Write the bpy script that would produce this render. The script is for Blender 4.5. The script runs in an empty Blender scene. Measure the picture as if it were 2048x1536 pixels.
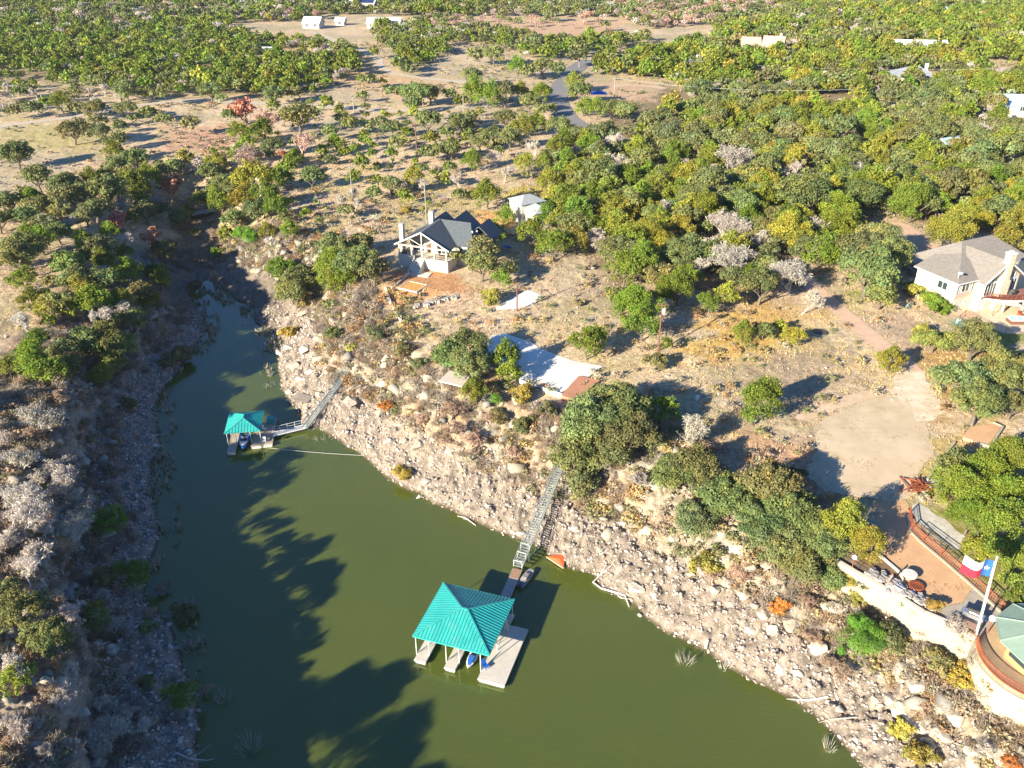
import bpy, bmesh, math, random
import numpy as np
from mathutils import Vector, Matrix
from mathutils.geometry import delaunay_2d_cdt
R = math.radians
rng = np.random.default_rng(7)
random.seed(7)
sc = bpy.context.scene
COL = sc.collection
# ---------------------------------------------------------------- camera
F, P, HC = 1700.0, R(29.4), 80.0
cd = bpy.data.cameras.new('camera'); cam = bpy.data.objects.new('camera', cd); COL.objects.link(cam)
cam.location = (0, 0, HC); cam.rotation_euler = (R(90) - P, 0, 0)
cd.sensor_width = 36; cd.lens = F / 2048 * 36; cd.clip_end = 6000; cd.clip_start = .5
sc.camera = cam
def U(u, v, z=0.):
    a = (u - 1024) / F; b = -(v - 768) / F
    d = np.array([a, math.cos(P) + b * math.sin(P), -math.sin(P) + b * math.cos(P)])
    return np.array([0, 0, HC]) + d * ((z - HC) / d[2])
def PR(x, y, z):
    qz = z - HC; dep = y * math.cos(P) - qz * math.sin(P); up = y * math.sin(P) + qz * math.cos(P)
    return 1024 + F * x / dep, 768 - F * up / dep, dep
# ---------------------------------------------------------------- light, sky
SUN_EL, SUN_AZ = R(20.5), R(225)       # the sun stands south-west, low; shadows fall to +x +y
world = bpy.data.worlds.new('World'); sc.world = world; world.use_nodes = True
nt = world.node_tree; bg = nt.nodes['Background']
sky = nt.nodes.new('ShaderNodeTexSky'); sky.sky_type = 'NISHITA'; sky.sun_disc = False
sky.sun_elevation = SUN_EL; sky.sun_rotation = SUN_AZ; sky.altitude = 300; sky.air_density = 1.0; sky.dust_density = .3; sky.ozone_density = 2.0
wt = nt.nodes.new('ShaderNodeMix'); wt.data_type = 'RGBA'; wt.blend_type = 'MULTIPLY'; wt.inputs[0].default_value = 1; wt.inputs[7].default_value = (.50, .84, 1.30, 1)
nt.links.new(sky.outputs[0], wt.inputs[6]); nt.links.new(wt.outputs[2], bg.inputs[0]); bg.inputs[1].default_value = .055
sl = bpy.data.lights.new('sun', 'SUN'); sl.energy = 5.0; sl.angle = R(.55); sl.color = (1, .90, .70)
so = bpy.data.objects.new('sun', sl); COL.objects.link(so)
ldir = Vector((math.cos(R(45)) * math.cos(SUN_EL), math.sin(R(45)) * math.cos(SUN_EL), -math.sin(SUN_EL)))
so.rotation_euler = ldir.to_track_quat('-Z', 'Y').to_euler(); so.location = (-60, -60, 120)
sc.view_settings.view_transform = 'Standard'; sc.view_settings.look = 'None'
sc.view_settings.exposure = 1.5; sc.view_settings.gamma = 1
# ---------------------------------------------------------------- noise
def _h(ix, iy, s):
    n = (ix.astype(np.int64) * 374761393 + iy.astype(np.int64) * 668265263 + s * 974634777) & 0xffffffff
    n = ((n ^ (n >> 13)) * 1274126177) & 0xffffffff
    n = n ^ (n >> 16)
    return (n & 0xffff) / 65535.0
def vn(x, y, s=0):
    ix = np.floor(x); iy = np.floor(y); fx = x - ix; fy = y - iy
    fx = fx * fx * (3 - 2 * fx); fy = fy * fy * (3 - 2 * fy)
    a = _h(ix, iy, s); b = _h(ix + 1, iy, s); c = _h(ix, iy + 1, s); d = _h(ix + 1, iy + 1, s)
    return (a + (b - a) * fx) * (1 - fy) + (c + (d - c) * fx) * fy
def fbm(x, y, o=4, s=0):
    r = 0; a = .5; t = 0
    for k in range(o):
        r = r + a * vn(x, y, s + k * 17); t += a; a *= .5; x = x * 2.03 + 3.1; y = y * 2.03 - 1.7
    return r / t
def sst(e0, e1, x):
    t = np.clip((x - e0) / (e1 - e0), 0, 1); return t * t * (3 - 2 * t)
# ---------------------------------------------------------------- shoreline (z = 0)
LPX = [(470,2100),(440,1800),(430,1650),(410,1536),(394,1506),(399,1455),(394,1410),(390,1365),(366,1342),(360,1308),(346,1250),(322,1232),(291,1205),(288,1181),(298,1116),(318,1095),(318,1030),(306,980),(308,934),(323,893),(318,876),(316,855),(306,818),(321,790),(342,760),(359,736),(383,708),(400,684),(413,647),(403,626),(386,602),(381,589),(400,574),(412,560)]
RPX = [(424,560),(430,577),(455,585),(472,602),(506,613),(513,647),(547,664),(564,684),(558,695),(554,719),(555,749),(564,784),(578,808),(602,828),(607,855),(640,857),(666,872),(698,900),(725,908),(760,945),(800,972),(850,998),(900,1020),(940,1040),(985,1060),(1020,1075),(1050,1085),(1085,1097),(1120,1130),(1140,1135),(1180,1150),(1200,1175),(1240,1195),(1275,1210),(1290,1235),(1330,1262),(1380,1290),(1420,1310),(1480,1345),(1540,1375),(1580,1400),(1625,1430),(1660,1470),(1700,1510),(1730,1536),(1850,1650),(2100,1950),(2200,2100)]
LP = np.array([U(*q)[:2] for q in LPX]); RP = np.array([U(*q)[:2] for q in RPX])
LP = np.vstack([[LP[0][0] + 2, 0], LP]); RP = np.vstack([RP, [RP[-1][0] + 4, 0]])
def wob(pl, s):
    out = []
    for a, b in zip(pl[:-1], pl[1:]):
        n = max(1, int(np.linalg.norm(b - a) / 1.6)); t = np.linspace(0, 1, n, endpoint=False)[:, None]
        out.append(a + (b - a) * t)
    q = np.vstack(out + [pl[-1:]])
    q[1:-1, 0] += (vn(q[1:-1, 0] * .8, q[1:-1, 1] * .8, s) - .5) * 1.0
    q[1:-1, 1] += (vn(q[1:-1, 0] * .8, q[1:-1, 1] * .8, s + 5) - .5) * 1.0
    return q
LPD, RPD = wob(LP, 3), wob(RP, 9)
WPOLY = np.vstack([LPD, RPD])
def dseg(X, Y, pl, closed=False):
    D = np.full(X.shape, 1e9)
    n = len(pl)
    for i in range(n if closed else n - 1):
        a = pl[i]; b = pl[(i + 1) % n]; e = b - a; L = e @ e + 1e-12
        px = X - a[0]; py = Y - a[1]
        t = np.clip((px * e[0] + py * e[1]) / L, 0, 1)
        D = np.minimum(D, (px - t * e[0]) ** 2 + (py - t * e[1]) ** 2)
    return np.sqrt(D)
def inside(X, Y, pl):
    c = np.zeros(np.shape(X), bool); n = len(pl); j = n - 1
    for i in range(n):
        xi, yi = pl[i]; xj, yj = pl[j]
        if yi != yj:
            c ^= ((yi > Y) != (yj > Y)) & (X < (xj - xi) * (Y - yi) / (yj - yi) + xi)
        j = i
    return c
CREEK = [(413,562,.1),(404,535,.4),(392,500,1.0),(388,470,1.8),(398,440,2.8),(408,420,3.5),(380,395,4.5),(350,380,6),(330,350,8)]
CR = [U(u, v, z) for u, v, z in CREEK]
# walled terrace on the right bank
WALLTOP = [(1600,1085),(1665,1119),(1710,1146),(1789,1190),(1847,1227),(1888,1244),(1950,1281)]
WT = [tuple(U(u, v, 10.3)[:2]) for u, v in WALLTOP]
PAVC = (55.5, 64.0); PAVR = 5.9
arc = [(PAVC[0] + PAVR * math.cos(a), PAVC[1] + PAVR * math.sin(a)) for a in np.linspace(R(158), R(290), 16)]
FLAT = []   # (world polygon, z, blend)
FLAT.append((np.array(WT + arc + [(75, 50), (90, 60), (80, 80), (62, 90), (50, 92)]), 10.2, 'wall'))
h1o = np.array([-25.2, 176.0]); h1x = np.array([.934, -.358]); h1y = np.array([.358, .934])
def h1(x, y): return h1o + h1x * x + h1y * y
FLAT.append((np.array([h1(-3, -9), h1(19, -9), h1(21, 22), h1(-3, 22)]), 11.0, 5))
h2o = np.array([84.8, 150.1]); h2x = np.array([.906, .423]); h2y = np.array([-.423, .906])
def h2(x, y): return h2o + h2x * x + h2y * y
FLAT.append((np.array([h2(-3, -14), h2(24, -16), h2(24, 18), h2(-3, 16)]), 11.0, 6))
PR1 = np.array([(-60,-6),(-8,-3),(-2,-.8),(0,0),(.5,.3),(6,3.2),(9,4.9),(10.3,6.6),(13.5,8.2),(17,9.8),(30,10.4),(90,11.3),(400,11.5),(1500,12)])
PR2 = np.array([(-60,-6),(-8,-3),(-2,-.8),(0,0),(.5,.3),(7,2.4),(10,4.2),(11,5.2),(17,6.6),(22,7.6),(30,9.5),(60,10.2),(90,11.3),(400,11.5),(1500,12)])
PLB = np.array([(-60,-6),(-8,-3),(-2,-.8),(0,0),(.6,.3),(7,2.2),(9.5,3.6),(10.8,8.2),(13,9.8),(22,11.8),(50,12.6),(90,11.8),(140,11.3),(400,11.5),(1500,12)])
PLN = np.array([(-60,-6),(-8,-3),(-2,-.8),(0,0),(.6,.3),(5,2.0),(8,4.6),(13,9.0),(22,11.0),(40,11.6),(90,11.3),(400,11.5),(1500,12)])
def macro(X, Y):
    near = Y < 420
    dl = np.full(X.shape, 400.); dr = np.full(X.shape, 400.)
    xs, ys = X[near], Y[near]
    dl[near] = dseg(xs, ys, LPD); dr[near] = dseg(xs, ys, RPD)
    ins = np.zeros(X.shape, bool); ins[near] = inside(xs, ys, WPOLY)
    left = (dl < dr) & (Y < 420)
    d = np.minimum(dl, dr); d = np.where(ins, -d, d)
    jit = (fbm(X * .09, Y * .09, 3, 21) - .5) * 7 + (fbm(X * .4, Y * .4, 2, 22) - .5) * 2
    d2 = np.where(d > 0, np.maximum(d * .4, d + jit * sst(2, 10, d) * (1 - .6 * sst(30, 80, d))), d)
    a = np.interp(d2, PR1[:, 0], PR1[:, 1]); b = np.interp(d2, PR2[:, 0], PR2[:, 1])
    wB = sst(30, 40, X) * (1 - sst(85, 100, Y))
    hr = a * (1 - wB) + b * wB
    lb = np.interp(d2, PLB[:, 0], PLB[:, 1]); ln = np.interp(d2, PLN[:, 0], PLN[:, 1])
    wl = sst(112, 135, Y); hl = lb * (1 - wl) + ln * wl
    h = np.where(left, hl, hr)
    # creek valley
    m = (Y < 420) & (X < -10) & (Y > 150)
    if m.any():
        hc = np.full(X.shape, 1e3)
        for p, q in zip(CR[:-1], CR[1:]):
            e = (q - p)[:2]; L = e @ e
            t = np.clip(((X[m] - p[0]) * e[0] + (Y[m] - p[1]) * e[1]) / L, 0, 1)
            dd = np.hypot(X[m] - p[0] - t * e[0], Y[m] - p[1] - t * e[1])
            z = p[2] + t * (q[2] - p[2])
            hc[m] = np.minimum(hc[m], z + np.maximum(0, dd - 2.5) * .5)
        h = np.where((hc < h) & (d2 > 0), np.maximum(hc, .15), h)
    # gentle swell far off
    far = sst(40, 200, d)
    h = h + far * ((fbm(X * .006, Y * .006, 2, 40) - .5) * 4)
    flatw = np.zeros(X.shape)
    for pl, z, bl in FLAT:
        if bl == 'wall':
            m = (X > 20) & (Y < 130); i = np.zeros(X.shape, bool); i[m] = inside(X[m], Y[m], pl)
            dd = np.full(X.shape, 99.); dw = np.full(X.shape, 99.); dd[m] = dseg(X[m], Y[m], pl, True); dw[m] = dseg(X[m], Y[m], np.array(WT + arc))
            w = np.where(i, 1, np.where(dd < dw - .3, 1 - sst(0, 14, dd), 0)); h = h * (1 - w) + z * w; flatw = np.maximum(flatw, np.where(i, 1, 0))
        else:
            i = inside(X, Y, pl); dd = dseg(X, Y, pl, True); w = np.where(i, 1, 1 - sst(0, bl, dd))
            h = h * (1 - w) + z * w; flatw = np.maximum(flatw, w)
    return h, d, left, flatw
# ---------------------------------------------------------------- terrain grid
NR, NC, Y0, Y1 = 1250, 1000, 18., 1700.
def yrow(j): return Y0 * (Y1 / Y0) ** (j / (NR - 1))
J, I = np.meshgrid(np.arange(NR), np.arange(NC), indexing='ij')
GY = yrow(J.astype(float)); GX = (I / (NC - 1) * 2 - 1) * (70 + .66 * GY)
HM, GD, GL, GF = macro(GX, GY)
def samp(A, x, y):
    x = np.asarray(x, float); y = np.asarray(y, float)
    j = np.clip(np.log(np.maximum(y, Y0) / Y0) / math.log(Y1 / Y0) * (NR - 1), 0, NR - 1.001)
    i = np.clip((x / (70 + .66 * y) + 1) / 2 * (NC - 1), 0, NC - 1.001)
    j0 = j.astype(int); i0 = i.astype(int); fj = j - j0; fi = i - i0
    return (A[j0, i0] * (1 - fi) + A[j0, i0 + 1] * fi) * (1 - fj) + (A[j0 + 1, i0] * (1 - fi) + A[j0 + 1, i0 + 1] * fi) * fj
_YS = np.geomspace(35, 1650, 700)
GA = [HM]
def G(u, v, up=0.):
    """the point of the ground (or of a level 'up' above it) behind a photo position"""
    a = (u - 1024) / F; b = -(v - 768) / F
    d = np.array([a, math.cos(P) + b * math.sin(P), -math.sin(P) + b * math.cos(P)])
    zr = HC + d[2] / d[1] * _YS; xr = d[0] / d[1] * _YS
    g = np.maximum(samp(GA[0], xr, _YS), 0) + up
    k = np.argmax(zr < g)
    if k == 0: k = len(_YS) - 1
    t = (zr[k-1] - g[k-1]) / ((zr[k-1] - g[k-1]) - (zr[k] - g[k]) + 1e-9)
    y = _YS[k-1] + (_YS[k] - _YS[k-1]) * min(max(t, 0), 1)
    return np.array([d[0] / d[1] * y, y, HC + d[2] / d[1] * y - up])
def hz(x, y): return float(samp(GA[0], x, y))
def PP(px): return np.array([G(u, v)[:2] for u, v in px])
# ---------------------------------------------------------------- ground colours (tints of soil, grass and rock; rubble bed darkened for shaded gaps)
def zone(px, col, soft=2.0, w=1.0): return (PP(px), np.array(col), soft, w)
ZONES = [
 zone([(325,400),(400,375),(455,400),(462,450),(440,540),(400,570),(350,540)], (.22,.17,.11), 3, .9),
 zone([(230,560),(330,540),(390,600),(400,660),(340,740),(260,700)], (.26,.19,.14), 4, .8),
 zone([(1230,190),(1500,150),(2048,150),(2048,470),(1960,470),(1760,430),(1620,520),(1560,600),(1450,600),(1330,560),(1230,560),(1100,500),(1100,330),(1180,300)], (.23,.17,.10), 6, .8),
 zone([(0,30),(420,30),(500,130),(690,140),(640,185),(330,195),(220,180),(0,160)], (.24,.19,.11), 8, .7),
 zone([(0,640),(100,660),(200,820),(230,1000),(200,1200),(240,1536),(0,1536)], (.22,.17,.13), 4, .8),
 zone([(775,540),(880,535),(940,548),(925,580),(850,600),(795,625),(745,600)], (.56,.30,.15), 2.5),
 zone([(925,445),(950,425),(1000,420),(1030,440),(990,465)], (.68,.36,.16), 1.5),
 zone([(1000,395),(1045,368),(1100,375),(1085,402),(1015,408)], (.42,.36,.09), 1.5),
 zone([(1360,690),(1450,640),(1530,618),(1650,615),(1650,650),(1560,700),(1480,725),(1390,715)], (.60,.40,.13), 4),
 zone([(1335,690),(1385,680),(1380,730),(1330,745)], (.66,.44,.18), 2),
 zone([(1440,740),(1600,690),(1740,740),(1760,790),(1620,800),(1480,780)], (.42,.32,.22), 5, .8),
 zone([(1720,600),(1830,622),(1850,690),(1800,692),(1750,665)], (.48,.37,.27), 3),
 zone([(1690,560),(1760,590),(1760,612),(1700,605)], (.34,.36,.09), 2.5, .8),
 zone([(1880,640),(1960,640),(2048,665),(2048,760),(1970,730)], (.26,.29,.08), 2),
 zone([(1850,720),(1900,680),(1960,760),(1880,850),(1850,790)], (.48,.31,.12), 3),
 zone([(1835,960),(1880,900),(1960,950),(1930,1000),(1870,980)], (.48,.40,.17), 2.5),
 zone([(1850,1030),(1880,1000),(2048,1150),(2048,1300),(1985,1200)], (.32,.30,.09), 2),
 zone([(1850,880),(1990,840),(2048,900),(2000,960),(1900,930)], (.50,.38,.17), 3),
 zone([(1430,890),(1600,860),(1620,980),(1700,1080),(1560,1010)], (.52,.33,.21), 4),
 zone([(0,262),(130,244),(250,260),(160,300),(0,310)], (.50,.42,.20), 6),
 zone([(450,60),(640,70),(760,110),(800,150),(920,165),(900,200),(700,180),(560,90)], (.60,.42,.25), 8),
 zone([(860,35),(1240,40),(1240,75),(1000,80),(860,70)], (.62,.42,.27), 8),
 zone([(350,255),(480,250),(470,300),(330,300)], (.58,.36,.24), 6),
 zone([(1580,195),(1830,210),(1800,240),(1620,225)], (.66,.47,.29), 4),
 zone([(1130,165),(1310,165),(1300,200),(1140,205)], (.60,.42,.27), 5),
 zone([(1600,845),(1700,800),(1790,785),(1780,800),(1640,850)], (.62,.46,.29), 1.5),
]
def ground_col():
    n1 = fbm(GX * .05, GY * .05, 4, 60)[..., None]; n2 = fbm(GX * .35, GY * .35, 4, 61)[..., None]; n3 = fbm(GX * 1.6, GY * 1.6, 3, 62)[..., None]
    tan = np.array([.66, .52, .34]); pink = np.array([.62, .47, .32]); gry = np.array([.47, .395, .275]); yg = np.array([.40, .35, .16])
    C = tan * (1 - n2) + pink * n2
    C = C + (gry - C) * sst(.45, .62, n1) * .8
    C = C + (yg - C) * sst(.5, .7, fbm(GX * .11 + 9, GY * .11, 3, 63))[..., None] * .45
    nz = (fbm(GX * .22, GY * .22, 3, 66) - .5)
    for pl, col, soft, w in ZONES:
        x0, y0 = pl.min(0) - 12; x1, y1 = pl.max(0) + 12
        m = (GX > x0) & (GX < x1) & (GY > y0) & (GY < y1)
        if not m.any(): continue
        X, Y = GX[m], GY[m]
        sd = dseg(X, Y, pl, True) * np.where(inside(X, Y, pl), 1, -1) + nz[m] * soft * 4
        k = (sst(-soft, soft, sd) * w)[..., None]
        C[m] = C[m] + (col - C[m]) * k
    # rock of the banks
    d = GD[..., None]; nb = (fbm(GX * .3, GY * .3, 3, 70)[..., None] - .5)
    rub = np.array([.30, .25, .205]); led = np.array([.38, .325, .245]); led = np.where(GL[..., None], np.array([.34, .29, .23]), led); gl = np.array([.33, .31, .27]); rust = np.array([.42, .27, .15])  # rub darkened: shade in the gaps between rubble stones put into the colour
    rk = rub * (.78 + .4 * n3)
    rk = rk + (led - rk) * sst(7, 10, d + nb * 6)
    rk = rk + (gl - rk) * sst(.52, .64, n2) * sst(6, 9, d)
    rk = np.where((GX < -50) & (GY > 165) & (d[..., 0] > -.5), .7, 1)[..., None] * rk  # rock tone lowered round the creek head
    rk = rk + (rust - rk) * sst(.55, .66, fbm(GX * .25, GY * .25, 3, 71))[..., None] * sst(5, 9, d) * .5
    rw = sst(21, 13, d + nb * 14)
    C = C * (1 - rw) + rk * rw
    dark = np.array([.09, .075, .04])
    C = C + (dark - C) * sst(.5, .1, d)
    fl = (GF > .95)[..., None]
    C = np.where(fl & (GD[..., None] < 60), np.where(rw > .05, np.array([.46, .35, .22]) * (.8 + .4 * n2), C), C)
    C *= (.8 + .4 * n3)
    return np.clip(C, .02, .9)
# ---------------------------------------------------------------- helpers
def tag(o, label=None, cat=None, group=None, kind=None):
    if label: o['label'] = label
    if cat: o['category'] = cat
    if group: o['group'] = group
    if kind: o['kind'] = kind
    return o
def empty(name, loc, rz=0, label=None, cat=None, group=None):
    o = bpy.data.objects.new(name, None); o.empty_display_size = .3; COL.objects.link(o)
    o.location = loc; o.rotation_euler = (0, 0, rz)
    return tag(o, label, cat, group)
def np_mesh(name, V, Fq, smooth=False):
    """V (n,3); Fq (m,k) faces of equal size"""
    me = bpy.data.meshes.new(name); V = np.asarray(V, np.float32); Fq = np.asarray(Fq, np.int32)
    me.vertices.add(len(V)); me.vertices.foreach_set('co', V.ravel())
    k = Fq.shape[1]; me.loops.add(Fq.size); me.loops.foreach_set('vertex_index', Fq.ravel())
    me.polygons.add(len(Fq)); me.polygons.foreach_set('loop_start', np.arange(0, Fq.size, k, dtype=np.int32))
    if smooth: me.polygons.foreach_set('use_smooth', np.ones(len(Fq), bool))
    me.update(calc_edges=True)
    return me
def setcol(me, name, C):
    a = me.attributes.new(name, 'FLOAT_COLOR', 'POINT')
    C = np.asarray(C, np.float32)
    if C.shape[1] == 3: C = np.hstack([C, np.ones((len(C), 1), np.float32)])
    a.data.foreach_set('color', C.ravel())
def link(name, me, m, parent=None):
    o = bpy.data.objects.new(name, me); COL.objects.link(o)
    if m and not me.materials: me.materials.append(m)
    if parent: o.parent = parent
    return o
class MB:
    def __init__(s): s.v = []; s.f = []; s.M = Matrix.Identity(4)
    def add(s, vs, fs):
        n = len(s.v); s.v += [tuple(s.M @ Vector(p)) for p in vs]; s.f += [tuple(i + n for i in f) for f in fs]; return s
    def box(s, x0, x1, y0, y1, z0, z1):
        return s.add([(x0,y0,z0),(x1,y0,z0),(x1,y1,z0),(x0,y1,z0),(x0,y0,z1),(x1,y0,z1),(x1,y1,z1),(x0,y1,z1)],
                     [(0,3,2,1),(4,5,6,7),(0,1,5,4),(1,2,6,5),(2,3,7,6),(3,0,4,7)])
    def bar(s, a, b, w, h=None, up=(0,0,1)):
        a = Vector(a); b = Vector(b); h = h or w; d = (b - a)
        if d.length < 1e-6: return s
        d.normalize(); u = Vector(up)
        if abs(d.dot(u)) > .98: u = Vector((1, 0, 0))
        r = d.cross(u).normalized() * w / 2; t = r.cross(d).normalized() * h / 2
        vs = [a-r-t, a+r-t, a+r+t, a-r+t, b-r-t, b+r-t, b+r+t, b-r+t]
        return s.add(vs, [(0,1,2,3),(7,6,5,4),(0,4,5,1),(1,5,6,2),(2,6,7,3),(3,7,4,0)])
    def tube(s, pts, rad, n=6):
        pts = [Vector(p) for p in pts]; rad = rad if hasattr(rad, '__len__') else [rad] * len(pts); vs = []
        for i, p in enumerate(pts):
            d = (pts[min(i+1, len(pts)-1)] - pts[max(i-1, 0)]).normalized()
            u = Vector((0,0,1)) if abs(d.z) < .95 else Vector((1,0,0))
            a = d.cross(u).normalized(); b = a.cross(d)
            for k in range(n):
                t = 2 * math.pi * k / n; vs.append(p + (a * math.cos(t) + b * math.sin(t)) * rad[i])
        fs = [(i*n+k, i*n+(k+1)%n, (i+1)*n+(k+1)%n, (i+1)*n+k) for i in range(len(pts)-1) for k in range(n)]
        fs += [tuple(range(n))[::-1], tuple((len(pts)-1)*n + k for k in range(n))]
        return s.add(vs, fs)
    def prism(s, poly, z0, z1):
        """poly: xy points; z0/z1 numbers or per-point lists"""
        n = len(poly); a = z0 if hasattr(z0, '__len__') else [z0]*n; b = z1 if hasattr(z1, '__len__') else [z1]*n
        vs = [(p[0], p[1], a[i]) for i, p in enumerate(poly)] + [(p[0], p[1], b[i]) for i, p in enumerate(poly)]
        return s.add(vs, [tuple(range(n))[::-1], tuple(range(n, 2*n))] + [(i, (i+1)%n, n+(i+1)%n, n+i) for i in range(n)])
    def slab(s, pts, t=.15):
        """a plate under a planar outline of 3-D points"""
        n = len(pts); p = [Vector(q) for q in pts]
        nn = (p[1]-p[0]).cross(p[2]-p[0]).normalized()
        if nn.z < 0: p = p[::-1]; nn = -nn
        vs = p + [q - nn * t for q in p]
        return s.add(vs, [tuple(range(n)), tuple(range(n, 2*n))[::-1]] + [(i, n+i, n+(i+1)%n, (i+1)%n) for i in range(n)])
    def sphere(s, c, r, n=8, m=5, sz=1):
        vs = [(c[0], c[1], c[2]-r*sz)]
        for j in range(1, m):
            t = math.pi * j / m - math.pi/2
            vs += [(c[0]+r*math.cos(t)*math.cos(2*math.pi*k/n), c[1]+r*math.cos(t)*math.sin(2*math.pi*k/n), c[2]+r*sz*math.sin(t)) for k in range(n)]
        vs.append((c[0], c[1], c[2]+r*sz)); L = len(vs)-1
        fs = [(0, 1+(k+1)%n, 1+k) for k in range(n)]
        for j in range(m-2): fs += [(1+j*n+k, 1+j*n+(k+1)%n, 1+(j+1)*n+(k+1)%n, 1+(j+1)*n+k) for k in range(n)]
        fs += [(1+(m-2)*n+k, 1+(m-2)*n+(k+1)%n, L) for k in range(n)]
        return s.add(vs, fs)
    def build(s, name, m, parent=None, smooth=False):
        me = bpy.data.meshes.new(name); me.from_pydata(s.v, [], s.f); me.update()
        if smooth: me.polygons.foreach_set('use_smooth', np.ones(len(me.polygons), bool))
        return link(name, me, m, parent)
# ---------------------------------------------------------------- materials
def newmat(name):
    m = bpy.data.materials.new(name); m.use_nodes = True; n = m.node_tree
    return m, n, n.nodes['Principled BSDF']
def pm(name, c1, c2=None, scale=1., rough=.85, bump=.0, metal=0., spec=.25, detail=4, stretch=None, bscale=None, dist=.05):
    m, t, b = newmat(name); L = t.links.new
    b.inputs['Roughness'].default_value = rough; b.inputs['Metallic'].default_value = metal; b.inputs['Specular IOR Level'].default_value = spec
    c1 = tuple(c1) + (1,)
    if c2 is None: c2 = tuple(x * .82 for x in c1[:3])
    tc = t.nodes.new('ShaderNodeTexCoord'); src = tc.outputs['Object']
    if stretch:
        mp = t.nodes.new('ShaderNodeMapping'); mp.inputs['Scale'].default_value = stretch; L(src, mp.inputs[0]); src = mp.outputs[0]
    n = t.nodes.new('ShaderNodeTexNoise'); n.inputs['Scale'].default_value = scale; n.inputs['Detail'].default_value = detail; n.inputs['Roughness'].default_value = .65
    L(src, n.inputs['Vector'])
    cr = t.nodes.new('ShaderNodeValToRGB'); cr.color_ramp.elements[0].position = .38; cr.color_ramp.elements[1].position = .62
    cr.color_ramp.elements[0].color = c1; cr.color_ramp.elements[1].color = tuple(c2) + (1,)
    L(n.outputs[0], cr.inputs[0]); L(cr.outputs[0], b.inputs['Base Color'])
    if bump:
        n2 = t.nodes.new('ShaderNodeTexNoise'); n2.inputs['Scale'].default_value = bscale or scale * 4; n2.inputs['Detail'].default_value = 5; L(src, n2.inputs['Vector'])
        bp = t.nodes.new('ShaderNodeBump'); bp.inputs['Strength'].default_value = bump; bp.inputs['Distance'].default_value = dist
        L(n2.outputs[0], bp.inputs['Height']); L(bp.outputs[0], b.inputs['Normal'])
    return m
# ground: vertex tint x fine noise
def worn(m, c, sc_=.18):
    t = m.node_tree; L = t.links.new; b = t.nodes['Principled BSDF']; src = b.inputs['Base Color'].links[0].from_socket
    tc = t.nodes.new('ShaderNodeTexCoord'); n = t.nodes.new('ShaderNodeTexNoise'); n.inputs['Scale'].default_value = sc_; n.inputs['Detail'].default_value = 9; n.inputs['Roughness'].default_value = .72; L(tc.outputs['Object'], n.inputs['Vector'])
    cr = t.nodes.new('ShaderNodeValToRGB'); cr.color_ramp.elements[0].position = .52; cr.color_ramp.elements[1].position = .64; cr.color_ramp.elements[0].color = (0,0,0,1); cr.color_ramp.elements[1].color = (.75,.75,.75,1); L(n.outputs[0], cr.inputs[0])
    mx = t.nodes.new('ShaderNodeMix'); mx.data_type = 'RGBA'; L(cr.outputs[0], mx.inputs[0]); L(src, mx.inputs[6]); mx.inputs[7].default_value = tuple(c) + (1,); L(mx.outputs[2], b.inputs['Base Color'])
def ground_mat():
    m, t, b = newmat('earth'); L = t.links.new
    b.inputs['Roughness'].default_value = .95; b.inputs['Specular IOR Level'].default_value = .1
    at = t.nodes.new('ShaderNodeAttribute'); at.attribute_name = 'tint'
    tc = t.nodes.new('ShaderNodeTexCoord')
    n = t.nodes.new('ShaderNodeTexNoise'); n.inputs['Scale'].default_value = 1.3; n.inputs['Detail'].default_value = 8; n.inputs['Roughness'].default_value = .8; L(tc.outputs['Object'], n.inputs['Vector'])
    cr = t.nodes.new('ShaderNodeValToRGB'); cr.color_ramp.elements[0].position = .36; cr.color_ramp.elements[1].position = .66
    cr.color_ramp.elements[0].color = (.55, .52, .48, 1); cr.color_ramp.elements[1].color = (1.25, 1.25, 1.25, 1)
    L(n.outputs[0], cr.inputs[0])
    mx = t.nodes.new('ShaderNodeMix'); mx.data_type = 'RGBA'; mx.blend_type = 'MULTIPLY'; mx.inputs[0].default_value = 1
    L(at.outputs['Color'], mx.inputs[6]); L(cr.outputs[0], mx.inputs[7]); L(mx.outputs[2], b.inputs['Base Color'])
    n2 = t.nodes.new('ShaderNodeTexNoise'); n2.inputs['Scale'].default_value = 2.2; n2.inputs['Detail'].default_value = 6; n2.inputs['Roughness'].default_value = .7; L(tc.outputs['Object'], n2.inputs['Vector'])
    bp = t.nodes.new('ShaderNodeBump'); bp.inputs['Strength'].default_value = .9; bp.inputs['Distance'].default_value = .22
    L(n2.outputs[0], bp.inputs['Height']); L(bp.outputs[0], b.inputs['Normal'])
    return m
# ---------------------------------------------------------------- the ground
# pads and tracks (name, outline or centre line in the photo, half width)
PADS = {}
ROADS = {}
ROADS['asphalt_road'] = ([(1180,120),(1148,138),(1132,160),(1117,180),(1112,200),(1122,222),(1142,245),(1180,262),(1240,282),(1290,300)], 4.4)
ROADS['gravel_road'] = ([(-60,268),(0,252),(60,245),(130,237),(190,226),(255,213),(330,205),(400,200),(460,203),(540,208),(620,212),(700,215),(750,222),(800,222),(870,218),(960,212),(1035,210),(1085,203),(1112,198)], 2.3)
ROADS['gravel_drive'] = ([(615,62),(650,72),(680,85),(720,100),(757,116),(757,130),(775,143),(810,152),(860,158),(915,163),(960,172)], 2.4)
ROADS['caliche_drive'] = ([(1128,178),(1180,177),(1240,171),(1300,172),(1330,178)], 2.2)
ROADS['dirt_track'] = ([(1570,202),(1640,208),(1700,214),(1790,224)], 2.6)
ROADS['footpath'] = ([(1600,545),(1635,585),(1680,622),(1720,655),(1760,688),(1800,715),(1822,742)], 1.9)
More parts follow.
